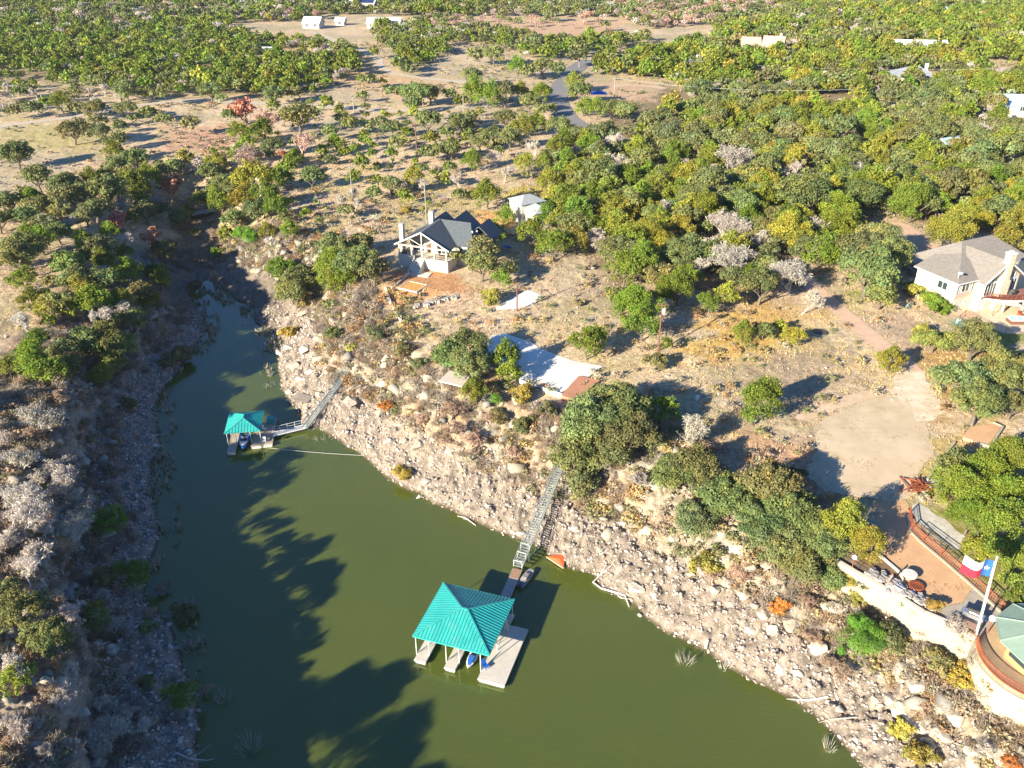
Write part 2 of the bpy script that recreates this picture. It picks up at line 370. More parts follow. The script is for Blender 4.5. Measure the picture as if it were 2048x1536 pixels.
PADS['brick_drive'] = [(1770,446),(1803,444),(1838,463),(1872,490),(1890,508),(1862,524),(1838,528),(1820,500),(1800,470)]
PADS['gravel_yard'] = [(1632,848),(1720,802),(1790,788),(1825,800),(1868,835),(1850,860),(1870,900),(1838,950),(1850,975),(1812,1000),(1760,1000),(1650,985),(1612,950),(1632,895)]
PADS['upper_drive'] = [(1795,745),(1842,738),(1885,820),(1872,836),(1838,842),(1800,800),(1783,785)]
PADS['sand_yard'] = [(1745,1005),(1812,1000),(1832,1040),(1855,1075),(1900,1120),(1948,1172),(1925,1205),(1880,1215),(1850,1180),(1800,1155),(1768,1105)]
PADS['stone_patio'] = [(1948,1173),(2003,1226),(1975,1268),(1945,1285),(1888,1240),(1882,1216),(1926,1206)]
PADS['stone_path'] = [(1815,1026),(1835,1003),(1880,1035),(1932,1074),(1917,1102),(1870,1068)]
PADS['concrete_slab'] = [(972,688),(985,672),(1010,668),(1060,685),(1085,700),(1145,722),(1205,733),(1180,752),(1122,790),(1042,764),(1000,735),(970,715)]
PADS['concrete_pad'] = [(986,619),(1055,580),(1088,592),(1066,610),(1030,617)]
PADS['stone_terrace'] = [(1958,632),(1965,612),(1990,600),(2060,610),(2060,668),(2010,668),(1975,655)]
PADS['brick_terrace'] = [(1903,628),(1935,612),(1962,604),(1968,612),(1960,634),(1920,637)]
WPADS = {k: PP(v) for k, v in PADS.items()}
WROAD = {k: (PP(v[0]), v[1]) for k, v in ROADS.items()}
def build_ground():
    C = ground_col()
    sm = np.ones(GX.shape)
    for pl in WPADS.values():
        m = (GX > pl[:,0].min()-3) & (GX < pl[:,0].max()+3) & (GY > pl[:,1].min()-3) & (GY < pl[:,1].max()+3)
        X, Y = GX[m], GY[m]; sd = np.where(inside(X, Y, pl), 0, dseg(X, Y, pl, True)); sm[m] = np.minimum(sm[m], sst(.6, 2.5, sd))
    for pl, w in WROAD.values():
        m = (GX > pl[:,0].min()-9) & (GX < pl[:,0].max()+9) & (GY > pl[:,1].min()-9) & (GY < pl[:,1].max()+9)
        X, Y = GX[m], GY[m]; sm[m] = np.minimum(sm[m], sst(w + .4, w + 3, dseg(X, Y, pl)))
    sm = sm * np.where(GF > .5, .15, 1)
    rock = sst(.4, 1.2, GD) * sst(19, 14, GD + (fbm(GX*.2, GY*.2, 2, 80)-.5)*8)
    rg = 1 - np.abs(fbm(GX * .45, GY * .45, 4, 81) * 2 - 1)
    mic = rock * ((rg - .6) * 1.5 + (fbm(GX * 1.9, GY * 1.9, 3, 82) - .5) * .75)
    led = sst(6, 8, GD) * sst(18, 14, GD)
    H = HM + mic * np.where(GF > .5, 0, 1)
    st = .9; q = H / st; fr = q - np.floor(q); H = H + (np.floor(q) + sst(.62, .95, fr) - q) * st * led * .8 * np.where(GF > .3, 0, 1)
    H = H + sm * (1 - rock) * ((fbm(GX * .5, GY * .5, 3, 83) - .5) * .35 + (fbm(GX * 2.2, GY * 2.2, 2, 84) - .5) * .14) * sst(700, 150, GY) * sst(-.2, .3, GD)
    V = np.stack([GX, GY, H], -1).reshape(-1, 3)
    idx = np.arange(NR * NC).reshape(NR, NC)
    Q = np.stack([idx[:-1,:-1], idx[:-1,1:], idx[1:,1:], idx[1:,:-1]], -1).reshape(-1, 4)
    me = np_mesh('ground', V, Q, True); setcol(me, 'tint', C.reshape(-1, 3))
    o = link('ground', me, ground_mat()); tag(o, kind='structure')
    return H
HT = build_ground()
GA[0] = HT
# ---------------------------------------------------------------- water: turbid green creek
def water_mat():
    m, t, b = newmat('murky_water'); L = t.links.new
    b.inputs['Base Color'].default_value = (.118, .132, .016, 1); b.inputs['Roughness'].default_value = .08; b.inputs['IOR'].default_value = 1.42
    b.inputs['Specular IOR Level'].default_value = 1.0
    b.inputs['Subsurface Weight'].default_value = 1; b.inputs['Subsurface Radius'].default_value = (1.0, 1.3, .8); b.inputs['Subsurface Scale'].default_value = 1.0
    tc = t.nodes.new('ShaderNodeTexCoord'); mp = t.nodes.new('ShaderNodeMapping'); mp.inputs['Rotation'].default_value = (0, 0, R(-28)); mp.inputs['Scale'].default_value = (.6, 1.6, 1)
    L(tc.outputs['Object'], mp.inputs[0])
    n = t.nodes.new('ShaderNodeTexNoise'); n.inputs['Scale'].default_value = 1.5; n.inputs['Detail'].default_value = 3; L(mp.outputs[0], n.inputs['Vector'])
    bp = t.nodes.new('ShaderNodeBump'); bp.inputs['Strength'].default_value = .5; bp.inputs['Distance'].default_value = .05
    L(n.outputs[0], bp.inputs['Height']); L(bp.outputs[0], b.inputs['Normal'])
    n3 = t.nodes.new('ShaderNodeTexNoise'); n3.inputs['Scale'].default_value = .035; n3.inputs['Detail'].default_value = 3; L(tc.outputs['Object'], n3.inputs['Vector'])
    cr = t.nodes.new('ShaderNodeValToRGB'); cr.color_ramp.elements[0].position = .35; cr.color_ramp.elements[1].position = .65
    cr.color_ramp.elements[0].color = (.092, .118, .018, 1); cr.color_ramp.elements[1].color = (.108, .127, .020, 1)
    L(n3.outputs[0], cr.inputs[0]); L(cr.outputs[0], b.inputs['Base Color'])
    return m
wv = np.array([(-90, 0, 0), (80, 0, 0), (80, 240, 0), (-90, 240, 0)], float)
tag(link('water', np_mesh('water', wv, [(0, 1, 2, 3)]), water_mat()), kind='structure')
# ---------------------------------------------------------------- sheets laid on the ground
def sheet(name, poly, m, off=.05, step=1.0, edge=.0, kind='structure', jit=.25):
    poly = np.asarray(poly, float)
    out = []
    for a, b in zip(poly, np.roll(poly, -1, 0)):
        n = max(1, int(np.linalg.norm(b - a) / step)); t = np.linspace(0, 1, n, endpoint=False)[:, None]; out.append(a + (b - a) * t)
    P0 = np.vstack(out)
    if jit:
        P0 = P0 + (np.stack([vn(P0[:,0]*1.1, P0[:,1]*1.1, 91), vn(P0[:,0]*1.1, P0[:,1]*1.1, 92)], -1) - .5) * 2 * jit
    xs = np.arange(P0[:,0].min(), P0[:,0].max(), step); ys = np.arange(P0[:,1].min(), P0[:,1].max(), step)
    A, B = np.meshgrid(xs, ys); A = A.ravel(); B = B.ravel(); k = inside(A, B, P0) & (dseg(A, B, P0, True) > step * .4)
    pts = [Vector(p) for p in P0] + [Vector((a, b)) for a, b in zip(A[k], B[k])]
    v, e, f, *_ = delaunay_2d_cdt(pts, [], [list(range(len(P0)))], 1, 1e-4)
    mb = MB(); XY = np.array([tuple(q) for q in v])
    Z = samp(HT, XY[:,0], XY[:,1]) + off
    me = bpy.data.meshes.new(name); me.from_pydata([(x, y, z) for (x, y), z in zip(XY, Z)], [], [tuple(q) for q in f]); me.update()
    me.polygons.foreach_set('use_smooth', np.ones(len(me.polygons), bool))
    o = link(name, me, m)
    if kind: tag(o, kind=kind)
    return o
def ribbon(pl, w, jit=0):
    pl = np.asarray(pl, float); L = []; Rr = []
    # smooth the centre line
    for _ in range(2):
        q = [pl[0]]
        for a, b in zip(pl[:-1], pl[1:]): q += [a * .75 + b * .25, a * .25 + b * .75]
        pl = np.array(q + [pl[-1]])
    for i in range(len(pl)):
        d = pl[min(i+1, len(pl)-1)] - pl[max(i-1, 0)]; d = d / (np.linalg.norm(d) + 1e-9); n = np.array([-d[1], d[0]])
        L.append(pl[i] + n * w); Rr.append(pl[i] - n * w)
    return np.vstack([L, Rr[::-1]])
M = {}
M['asphalt'] = pm('asphalt', (.20,.19,.19), (.25,.24,.235), 1.2, .9, .2)
M['gravel'] = pm('gravel', (.56,.48,.37), (.46,.38,.28), .8, .95, .3)
M['tan'] = pm('tan_dirt', (.60,.45,.31), (.52,.38,.25), .5, .95, .3)
M['yard'] = pm('yard_gravel', (.58,.46,.32), (.51,.40,.27), .25, .95, .35, bscale=6)
M['brickpath'] = pm('clay_path', (.64,.43,.30), (.56,.38,.27), .7, .9, .2)
M['drive2'] = pm('drive_gravel', (.60,.47,.33), (.70,.60,.47), .45, .95, .3)
M['sand'] = pm('orange_sand', (.62,.38,.21), (.55,.33,.19), .4, .95, .25)
M['flag'] = pm('flagstone', (.42,.37,.30), (.33,.29,.24), .9, .85, .3)
M['pale'] = pm('pale_stone', (.58,.54,.47), (.45,.41,.34), 1.4, .85, .3)
M['conc'] = pm('bright_concrete', (.84,.80,.72), (.74,.70,.61), .35, .85, .15)
M['terr'] = pm('tan_stone', (.68,.56,.40), (.60,.48,.33), .7, .85, .2)
worn(M['yard'], (.44,.33,.20)); worn(M['drive2'], (.50,.37,.24), .3); worn(M['sand'], (.50,.30,.17), .3); worn(M['conc'], (.62,.58,.50), .4); worn(M['asphalt'], (.27,.25,.22), .1); worn(M['brickpath'], (.50,.36,.24), .4)
for nme, mt, st in (('asphalt_road','asphalt',2.),('gravel_road','gravel',2.),('gravel_drive','gravel',3.),('caliche_drive','tan',3.),('dirt_track','tan',3.),('footpath','brickpath',1.)):
    pl, w = WROAD[nme]
    sheet(nme.replace('caliche_drive', 'driveway'), ribbon(pl, w), M[mt], .07 + (.05 if nme == 'asphalt_road' else 0), st, jit=.5 if st > 1 else .25)
for nme, mt, off in (('brick_drive','brickpath',.05),('gravel_yard','yard',.05),('upper_drive','drive2',.058),('sand_yard','sand',.05),('stone_patio','flag',.062),('stone_path','pale',.05),
                     ('stone_terrace','terr',.06),('brick_terrace','brickpath',.055)):
    sheet(nme, WPADS[nme], M[mt], off, .8, jit=0 if nme in ('stone_patio','stone_terrace','brick_terrace','sand_yard') else .5)
sheet('road_border', ribbon(PP([(1762,452),(1790,458),(1812,480),(1828,505),(1838,540),(1845,560)]), .7), M['pale'], .06, .8)
sheet('path', ribbon(PP([(1592,838),(1650,818),(1700,800),(1760,785)]), 1.0), M['tan'], .045, .9, jit=.5)
# bright chalky slabs are flat plates of concrete a hand high
def plate(name, poly, m, th=.18, off=.05, kind='structure'):
    z = float(np.max(samp(HM, poly[:,0], poly[:,1]))) + off
    zz = [z] * len(poly); z0 = [z - th - 1.2] * len(poly)
    mb = MB(); mb.prism([tuple(p) for p in poly], z0, zz); o = mb.build(name, m); tag(o, kind=kind); return z
ZS = plate('concrete_slab', WPADS['concrete_slab'], M['conc'], .2, .08)
ZP = plate('concrete_pad', WPADS['concrete_pad'], M['conc'], .2, .06)
# ================================================================ TREES
def leaf_mat(name, stuff=False):
    m, t, b = newmat(name); L = t.links.new
    b.inputs['Roughness'].default_value = .7; b.inputs['Specular IOR Level'].default_value = .2
    lv = t.nodes.new('ShaderNodeAttribute'); lv.attribute_name = 'lv'
    if stuff:
        src = t.nodes.new('ShaderNodeAttribute'); src.attribute_name = 'tint'; sc_ = src.outputs['Color']
    else:
        src = t.nodes.new('ShaderNodeObjectInfo'); sc_ = src.outputs['Color']
    mx = t.nodes.new('ShaderNodeMix'); mx.data_type = 'RGBA'; mx.blend_type = 'MULTIPLY'; mx.inputs[0].default_value = 1
    L(sc_, mx.inputs[6]); L(lv.outputs['Color'], mx.inputs[7]); L(mx.outputs[2], b.inputs['Base Color'])
    tr = t.nodes.new('ShaderNodeBsdfTranslucent'); L(mx.outputs[2], tr.inputs[0])
    ms = t.nodes.new('ShaderNodeMixShader'); ms.inputs[0].default_value = .25
    L(b.outputs[0], ms.inputs[1]); L(tr.outputs[0], ms.inputs[2]); L(ms.outputs[0], t.nodes['Material Output'].inputs[0])
    return m
LEAF = leaf_mat('foliage'); LEAFS = leaf_mat('foliage_mass', True)
BARK = pm('bark', (.20,.16,.12), (.12,.10,.08), 3, .95, .3)
def bare_mat(name, stuff=False):
    m, t, b = newmat(name); b.inputs['Roughness'].default_value = .9; b.inputs['Specular IOR Level'].default_value = .1
    if stuff: s = t.nodes.new('ShaderNodeAttribute'); s.attribute_name = 'tint'
    else: s = t.nodes.new('ShaderNodeObjectInfo')
    t.links.new(s.outputs['Color'], b.inputs['Base Color']); return m
TWIG = bare_mat('twigs')
def quads(C, N, S, r, long=1.0, asp=.75):
    """leaf quads: centres C, normals N, sizes S -> verts, faces"""
    n = len(C); a = r.normal(size=(n, 3)); T = np.cross(N, a); T /= np.linalg.norm(T, axis=1, keepdims=True) + 1e-9; B = np.cross(N, T)
    s = S[:, None]; T = T * s * long; B = B * s * asp
    V = np.stack([C - T - B * .6, C + T * .3 - B, C + T + B * .5, C - T * .4 + B], 1).reshape(-1, 3)
    return V, np.arange(4 * n).reshape(n, 4)
def crown(kind, nleaf, ls, seed):
    """unit crown: width 2 (x,y in -1..1), standing on z = 0"""
    r = np.random.default_rng(seed)
    if kind == 'oak': cz, hzz, ncl, rc, upb = .98, .52, 46, .30, .25
    elif kind == 'jun': cz, hzz, ncl, rc, upb = .95, .88, 60, .24, .15
    elif kind == 'bush': cz, hzz, ncl, rc, upb = .45, .5, 22, .34, .3
    elif kind == 'willow': cz, hzz, ncl, rc, upb = .8, .8, 40, .30, .3
    else: cz, hzz, ncl, rc, upb = .95, .6, 40, .28, .2
    # lobes on an uneven shell
    D = r.normal(size=(ncl, 3)); D /= np.linalg.norm(D, axis=1, keepdims=True)
    D[:, 2] = np.where(r.random(ncl) < .8, np.abs(D[:, 2]), D[:, 2] * .7)
    ph = r.random(6) * 6.28; az = np.arctan2(D[:, 1], D[:, 0])
    prof = 1 + .16 * np.sin(2 * az + ph[0]) + .12 * np.sin(3 * az + ph[1]) + .08 * np.sin(5 * az + ph[2])
    rad = (.52 + .38 * r.random(ncl) ** .6) * prof
    if kind == 'jun':
        zz = D[:, 2] * hzz; w = np.where(zz > 0, 1 - .55 * (zz / hzz) ** 1.3, 1 - .1 * np.abs(zz / hzz)); Cc = np.stack([D[:, 0] * rad * w * 1.05, D[:, 1] * rad * w * 1.05, cz + zz * rad * 1.15], -1)
    else:
        Cc = np.stack([D[:, 0] * rad, D[:, 1] * rad, cz + D[:, 2] * rad * hzz * 1.2], -1)
    rcl = rc * (.65 + .7 * r.random(ncl))
    k = r.integers(0, ncl, nleaf)
    d = r.normal(size=(nleaf, 3)); d /= np.linalg.norm(d, axis=1, keepdims=True); d[:, 2] = np.where(r.random(nleaf) < upb + .35, np.abs(d[:, 2]), d[:, 2])
    pr = rcl[k] * (.55 + .5 * r.random(nleaf)) 
    flat = np.array([1, 1, .75 if kind != 'jun' else 1.1])
    C = Cc[k] + d * pr[:, None] * flat
    C[:, 2] = np.maximum(C[:, 2], .02)
    N = d + r.normal(size=d.shape) * .55 + np.array([0, 0, .25]); N /= np.linalg.norm(N, axis=1, keepdims=True)
    long = 1.0
    if kind == 'jun': N = d * .6 + r.normal(size=d.shape) * .6; N /= np.linalg.norm(N, axis=1, keepdims=True)
    if kind == 'willow': long = 2.4
    V, Fq = quads(C, N, ls * (.6 + .8 * r.random(nleaf)), r, long, .75 if long == 1 else .3)
    cv = .72 + .5 * r.random(ncl); lv = cv[k] * (.75 + .5 * r.random(nleaf))
    hue = (r.random(ncl)[k] - .5) * .25
    L = np.stack([lv * (1 + hue), lv, lv * (1 - hue)], -1)
    return V, Fq, np.repeat(L, 4, 0)
def twigs(seed, depth=5, spread=.62, thick=.035, nb=3, haze=0, up=.25, pts=None):
    """a branching bare tree in unit size"""
    r = random.Random(seed); mb = MB(); tips = []
    def grow(p, d, L, rad, k):
        q = p; pts_ = [p]; rr = [rad]
        for i in range(2):
            d = (d + Vector((r.gauss(0, .2), r.gauss(0, .2), r.gauss(0, .12)))).normalized(); q = q + d * L / 2; pts_.append(q); rr.append(rad * (1 - .25 * (i + 1)))
        mb.tube(pts_, rr, 5 if k > 3 else 3)
        if k == 0: tips.append((q, d)); return
        n = nb if k > 1 else nb + 1
        for i in range(n):
            a = r.uniform(0, 6.28); v = Vector((math.cos(a), math.sin(a), r.uniform(-.1, .7))) * spread
            grow(q if i else pts_[1] if r.random() < .4 else q, (d * .75 + v + Vector((0, 0, up * .3))).normalized(), L * r.uniform(.62, .85), rad * .55, k - 1)
    for i in range(1 if r.random() < .5 else 2):
        a = r.uniform(0, 6.28); grow(Vector((0, 0, 0)), Vector((math.cos(a) * .3, math.sin(a) * .3, 1)).normalized(), .52, thick, depth)
    V = np.array(mb.v); w = np.percentile(np.hypot(V[:, 0], V[:, 1]), 97); V[:, :2] /= w; V[:, 2] *= 1.45 / V[:, 2].max()
    return V, mb.f, tips
def trunk_mesh(kind, seed, hi=True):
    r = random.Random(seed); mb = MB()
    if kind in ('jun', 'bush', 'willow'): n, h, tr = 3, 1.0, .05
    else: n, h, tr = 5, 1.0, .075
    base = Vector((r.uniform(-.05, .05), r.uniform(-.05, .05), -.12)); fork = Vector((r.uniform(-.12, .12), r.uniform(-.12, .12), .38))
    mb.tube([base, (base + fork) / 2 + Vector((.03, .02, 0)), fork], [tr * 1.5, tr * 1.1, tr], 6)
    for i in range(n):
        a = 6.28 * i / n + r.uniform(-.4, .4); m1 = fork + Vector((math.cos(a) * .28, math.sin(a) * .28, .25)); e = fork + Vector((math.cos(a) * .68, math.sin(a) * .68, r.uniform(.4, .75)))
        mb.tube([fork, m1, e], [tr * .7, tr * .45, tr * .12], 4)
        if hi:
            for s in (-1, 1):
                e2 = m1 + Vector((math.cos(a + s * .8) * .4, math.sin(a + s * .8) * .4, r.uniform(.2, .5))); mb.tube([m1, e2], [tr * .35, tr * .08], 3)
    me = bpy.data.meshes.new('trunk'); me.from_pydata(mb.v, [], mb.f); me.update(); me.materials.append(BARK); return me
def crown_mesh(kind, nleaf, ls, seed):
    V, Fq, L = crown(kind, nleaf, ls, seed); me = np_mesh('crown', V, Fq); setcol(me, 'lv', L); me.materials.append(LEAF); return me
SIZES = {'hi': (11000, .033), 'mid': (3800, .052), 'low': (900, .10)}
PROTO = {}
def proto(kind, lod, k):
    key = (kind, lod, k)
    if key not in PROTO:
        n, ls = SIZES[lod]
        if kind == 'jun': ls *= .8; n = int(n * 1.15)
        if kind == 'willow': ls *= .8
        PROTO[key] = (crown_mesh(kind, n, ls, 100 + k * 7 + len(kind) * 31 + n), trunk_mesh(kind, k + 5, lod == 'hi'))
    return PROTO[key]
def proto_bare(lod, k, leafy=0):
    key = ('bare', lod, k, leafy)
    if key not in PROTO:
        dp = {'hi': 6, 'mid': 5, 'low': 4}[lod]
        V, f, tips = twigs(40 + k, dp, thick=.05 if lod == 'hi' else .06, nb=3)
        w = {'hi': .016, 'mid': .022, 'low': .034}[lod]
        me = bpy.data.meshes.new('branches'); me.from_pydata(V.tolist(), [], f); me.update(); me.materials.append(TWIG)
        # the finest twigs: a spray of slivers round the crown
        r = np.random.default_rng(k); n = {'hi': 2600, 'mid': 1300, 'low': 600}[lod]
        if leafy: n = int(n * 1.6)
        src = V[r.integers(len(V) // 4, len(V), n)] + r.normal(size=(n, 3)) * .06
        N = r.normal(size=(n, 3)); N /= np.linalg.norm(N, axis=1, keepdims=True)
        vv, ff = quads(src, N, (w * 4.5 if not leafy else w * 4) * (.6 + .8 * r.random(n)), r, 1.0, .16 if not leafy else .6)
        ms = np_mesh('twigs', vv, ff); lv = np.repeat(.7 + .5 * r.random(n), 4); setcol(ms, 'lv', np.stack([lv, lv, lv], -1)); ms.materials.append(LEAF)
        PROTO[key] = (ms, me)
    return PROTO[key]
# kind -> (mesh kind, leaf base tint, plain words, category, name, height / width)
KIND = {
 'oak': ('oak', (.195,.215,.075), 'grey-green live oak', 'live oak', 'live_oak', .86),
 'jun': ('jun', (.19,.24,.032), 'bright green juniper', 'juniper', 'juniper_tree', .95),
 'yel': ('jun', (.29,.29,.045), 'yellow-green juniper', 'juniper', 'juniper_tree', .95),
 'lime': ('willow', (.16,.29,.035), 'vivid green willow', 'willow', 'willow_shrub', .85),
 'gold': ('bush', (.36,.31,.07), 'golden yellow shrub', 'shrub', 'shrub', .8),
 'olive': ('bush', (.20,.20,.08), 'dull green shrub', 'shrub', 'shrub', .75),
 'orange': ('bush', (.50,.21,.06), 'orange-leaved shrub', 'shrub', 'shrub', .9),
 'bare': ('bare', (.55,.49,.42), 'bare grey tree', 'bare tree', 'bare_tree', .85),
 'pink': ('bare', (.52,.36,.29), 'leafless pinkish tree', 'bare tree', 'bare_tree', .85),
 'brown': ('bare', (.45,.32,.23), 'leafless brown bush', 'bare bush', 'bare_bush', .6),
 'rust': ('rusty', (.60,.28,.17), 'rust-red autumn tree', 'autumn tree', 'autumn_tree', .9),
}
TL = []     # (u, v, w, kind) in photo pixels, w = crown width
def T(ox, oy, s, lst):
    for x, y, w, k in lst: TL.append((ox + x / s, oy + y / s, w / s, k))
def parse(ox, oy, s, txt):
    for ln in txt.split(';'):
        ln = ln.split()
        if len(ln) < 4: continue
        k = ln[0]
        for i in range(1, len(ln) - 2, 3): TL.append((ox + float(ln[i]) / s, oy + float(ln[i+1]) / s, float(ln[i+2]) / s, k))
parse(0, 0, 2.926, '''oak 85 905 180 225 1055 150 75 650 100 190 645 110 455 640 110 560 640 130 430 775 150 570 710 110 590 790 120 690 830 110 785 935 140 785 695 70 700 745 80 860 665 110 955 695 100 1120 745 110 730 640 120 940 570 110 735 540 130 1235 540 120 1300 580 70 1400 500 100 1600 560 120 1720 545 100 1815 605 50 1740 690 200 1350 690 100 1600 860 120 1240 1020 180 1000 990 160 480 1140 170 620 1140 200 380 1170 180 550 1230 160 350 1250 120 260 1330 150 850 1250 140 930 1230 110 140 1470 240 570 1480 170 1500 1230 160 1930 780 100 2000 700 90 1830 1040 150 1930 930 80 1870 1300 60 1960 1470 180;
jun 270 610 90 360 610 110 665 890 120 1060 530 70 1490 530 60 1910 610 90 1600 620 80 1400 780 130 1530 770 150 1450 830 100 1390 900 120 1720 930 110 860 1040 180 760 1070 150 830 1120 120 480 1390 120 640 1370 110 1560 1150 170 1620 1210 150 1690 1340 120 1970 840 110 1790 1255 70 2010 890 60 730 1490 110;
yel 850 560 60 1270 960 120 1080 930 100 1160 1180 100 1250 1140 130 1480 1060 200 1420 1170 170 1560 1350 110;
rust 1440 640 170 1000 1100 175 1650 900 60 870 1400 140 700 1290 130;pink 1560 690 190 1480 930 190 1760 840 190 1330 940 90;bare 1150 960 90 760 1200 150 370 1350 100 700 1420 120 1580 1420 90;brown 1290 1370 130;lime 1440 1390 130''')
parse(680, 0, 2.926, '''oak 170 480 90 130 570 70 150 630 60 350 380 110 400 410 90 430 560 150 520 550 130 310 540 110 640 560 90 430 620 110 770 450 130 960 560 150 800 330 110 900 330 120 1100 430 90 1190 390 130 1110 600 130 1270 420 100 1385 340 110 1400 550 130 1580 640 130 1680 650 150 1670 770 80 60 740 110 240 710 90 180 740 90 300 760 110 510 720 150 330 850 90 300 1090 120 500 900 110 560 900 110 650 880 120 630 790 90 700 730 130 760 690 110 820 830 120 900 790 120 990 820 130 960 700 120 1190 650 100 1280 760 130 1380 780 120 1480 760 90 1590 880 110 1470 1000 100 830 1470 190 700 1490 110 700 1140 90 120 1430 160 640 980 90;
jun 700 590 80 800 540 150 870 560 140 1050 540 120 1040 400 110 1180 540 130 1430 620 110 1500 640 110 390 780 90 300 910 80 125 960 90 220 1060 80 770 940 120 1150 720 130 1460 850 130 1270 870 130 1200 960 120 1320 930 130 1960 900 160 1960 1010 150 1700 1050 130 1960 1150 180 1750 1160 170 1480 1170 180 1380 1250 170 1200 1260 140 1120 1360 170 1250 1430 190 1700 1440 180 960 1270 120 910 1370 150 610 1050 80 860 1140 165;
yel 120 460 60 250 480 60 200 310 60 1380 480 110 530 810 100 430 1050 130 1060 740 120 1240 640 70 1080 960 110 1230 1060 170 1350 1060 130 1740 870 150 1800 930 130 1850 1080 170 1560 1110 170 1600 1270 160 1280 1290 150 1380 1420 140 1640 1340 170 1880 1290 170 2000 1330 150 1900 1440 170;
bare 1140 870 90 920 920 110 960 1010 130 1620 960 180 1520 960 100 700 1050 100 500 1070 110;gold 390 1215 70''')
parse(1350, 0, 2.934, '''bare 120 1140 150 340 1360 210 350 960 210 1700 540 110;yel 740 1290 150 1610 1370 220 1960 1400 180 890 1060 150 780 570 110 870 650 110 120 1000 110;oak 740 1190 280 1080 1170 230 1190 1430 230 1280 1040 170 960 760 200 300 820 170 1240 580 120 1340 590 110 1560 780 160 1800 900 180 1930 890 200;
jun 1390 1190 230 1080 560 100 1130 700 130 1890 680 110 1720 660 100 1600 1000 150 380 1150 160 480 1250 150 600 1330 150 1480 1050 140 1700 1050 150 1850 1060 150;rust 1400 640 60''')
parse(0, 500, 2.926, '''oak 120 60 230 400 100 200 500 540 200 600 560 240 690 600 190 400 690 150 1720 250 220 1760 170 150;jun 600 60 150 740 120 180 280 290 110 560 290 180 660 290 110 290 420 90 220 520 130 190 640 240 290 710 180 1640 110 160 1950 110 220 1940 190 150;
yel 480 230 150 260 360 120 390 340 140 50 690 120 600 740 130;bare 540 400 180 730 360 150 150 430 140 220 970 290 100 1210 220 370 1230 180 380 1390 250 120 1450 220 240 1330 140;brown 500 1020 140 640 1010 130 1290 150 120 960 300 120 930 450 130 880 520 120 300 850 120 560 1200 130;olive 1040 600 140 980 650 90 740 890 110 1140 200 80;gold 1690 470 90 1780 300 70''')
parse(680, 500, 2.926, '''oak 100 90 220 190 140 180 830 100 180 960 140 130 700 40 110 730 560 240 640 640 200 760 690 220 1640 310 180 1600 890 280 1640 980 350 1450 1050 330 1700 1100 300 1380 1220 280 1600 1180 260 1420 1390 190 1950 1340 250;jun 40 140 160 950 180 110 960 640 200 990 720 150 790 820 150 1440 560 180 1500 530 150 1730 350 240 1770 440 200 1910 560 80 1880 930 190;
gold 870 265 110 1050 830 130 65 560 80 360 1290 110;lime 910 880 80;bare 2000 1080 200 1780 1330 170;brown 640 950 180 480 1010 170 680 1040 160 560 1100 150 760 1120 170 1000 1180 130 880 990 110;orange 270 890 90;olive 210 480 110 370 570 120 1850 640 130 930 960 120 1080 1010 130 1210 930 110 460 650 110''')
parse(1350, 440, 2.934, '''jun 490 1075 290 400 660 130 200 480 130 80 330 150;oak 1130 200 300 1150 330 320 1250 250 250 1200 440 200 520 650 120 1760 730 240 1690 960 300 1900 920 300 1780 1090 280 2010 870 200 1980 1100 170 1650 1440 200 1850 1440 200 2000 1400 180 110 1450 300 500 390 240;yel 1270 805 180 1620 90 220 300 450 150 690 680 130 620 620 90;bare 690 330 250 760 470 190 330 240 240 100 1230 220 2010 1230 110;gold 1530 690 230 1450 640 120''')
parse(1350, 900, 2.4155, '''oak 250 240 250 100 350 200 450 200 250 560 330 250 400 380 240 620 560 250 500 480 220 700 440 200 740 620 170 1030 900 150;jun 1380 180 240 1500 100 240 1620 240 300 1550 400 280 1420 330 180 1640 560 230 1600 60 220 1660 720 130;yel 820 360 220 940 450 190 1460 480 150;lime 905 930 215;orange 505 740 95 1640 1500 120;
gold 150 530 150 890 720 90 850 610 90 1400 1080 140 1090 1330 110 1200 1460 150 1260 740 80;brown 340 600 150 700 900 130 790 1090 190 1180 1230 130 620 730 130 180 620 100;olive 1280 1010 140 600 110 90;bare 1370 860 120 1500 1420 110''')
parse(0, 1010, 2.92, '''bare 150 60 250 400 130 230 250 150 160 60 80 170 150 400 230 30 230 130 480 600 120 330 1130 200 620 1360 260 230 1290 150 40 1270 150 560 1180 130 300 1420 120 430 1060 130;oak 120 620 260 60 520 150 300 800 230 560 680 170 200 760 160;yel 90 1010 190 290 770 110 550 620 130;lime 770 410 190 1060 1110 190 630 110 160;olive 600 420 150 860 1030 100 1070 610 130 870 700 110;brown 880 640 110 950 500 110 1200 1100 110 700 500 90 50 1400 130 800 200 100''')
# ---------------------------------------------------------------- where trees stand
KEEP = [np.array([h1(-2,-7), h1(18,-4), h1(19,19), h1(-1,20)]), np.array([h2(-1,-9), h2(22,-9), h2(22,16), h2(-1,12)])]
def box_px(u0, v0, u1, v1): return PP([(u0,v0),(u1,v0),(u1,v1),(u0,v1)])
for b in [(1015,395,1085,452),(1480,92,1575,118),(1775,88,1900,112),(1770,145,1885,172),(1992,196,2060,250),(1970,240,2060,268),(1875,282,1910,306),(695,2,756,20),(612,40,652,58),(738,42,798,56),(1140,225,1160,250)]:
    KEEP.append(box_px(*b))
def solve(u, v, w, hw, near=0):
    """crown seen at (u,v), w pixels wide -> base point, width in metres"""
    W = 5.; up = 3.
    for _ in range(4):
        p = G(u, v, up); dep = PR(p[0], p[1], p[2] + up)[2]; W = w * dep / F; up = W * hw * .52
    return p, W
TREES = []   # x, y, z, W, kind, pixel width, u, v
LISTED = []
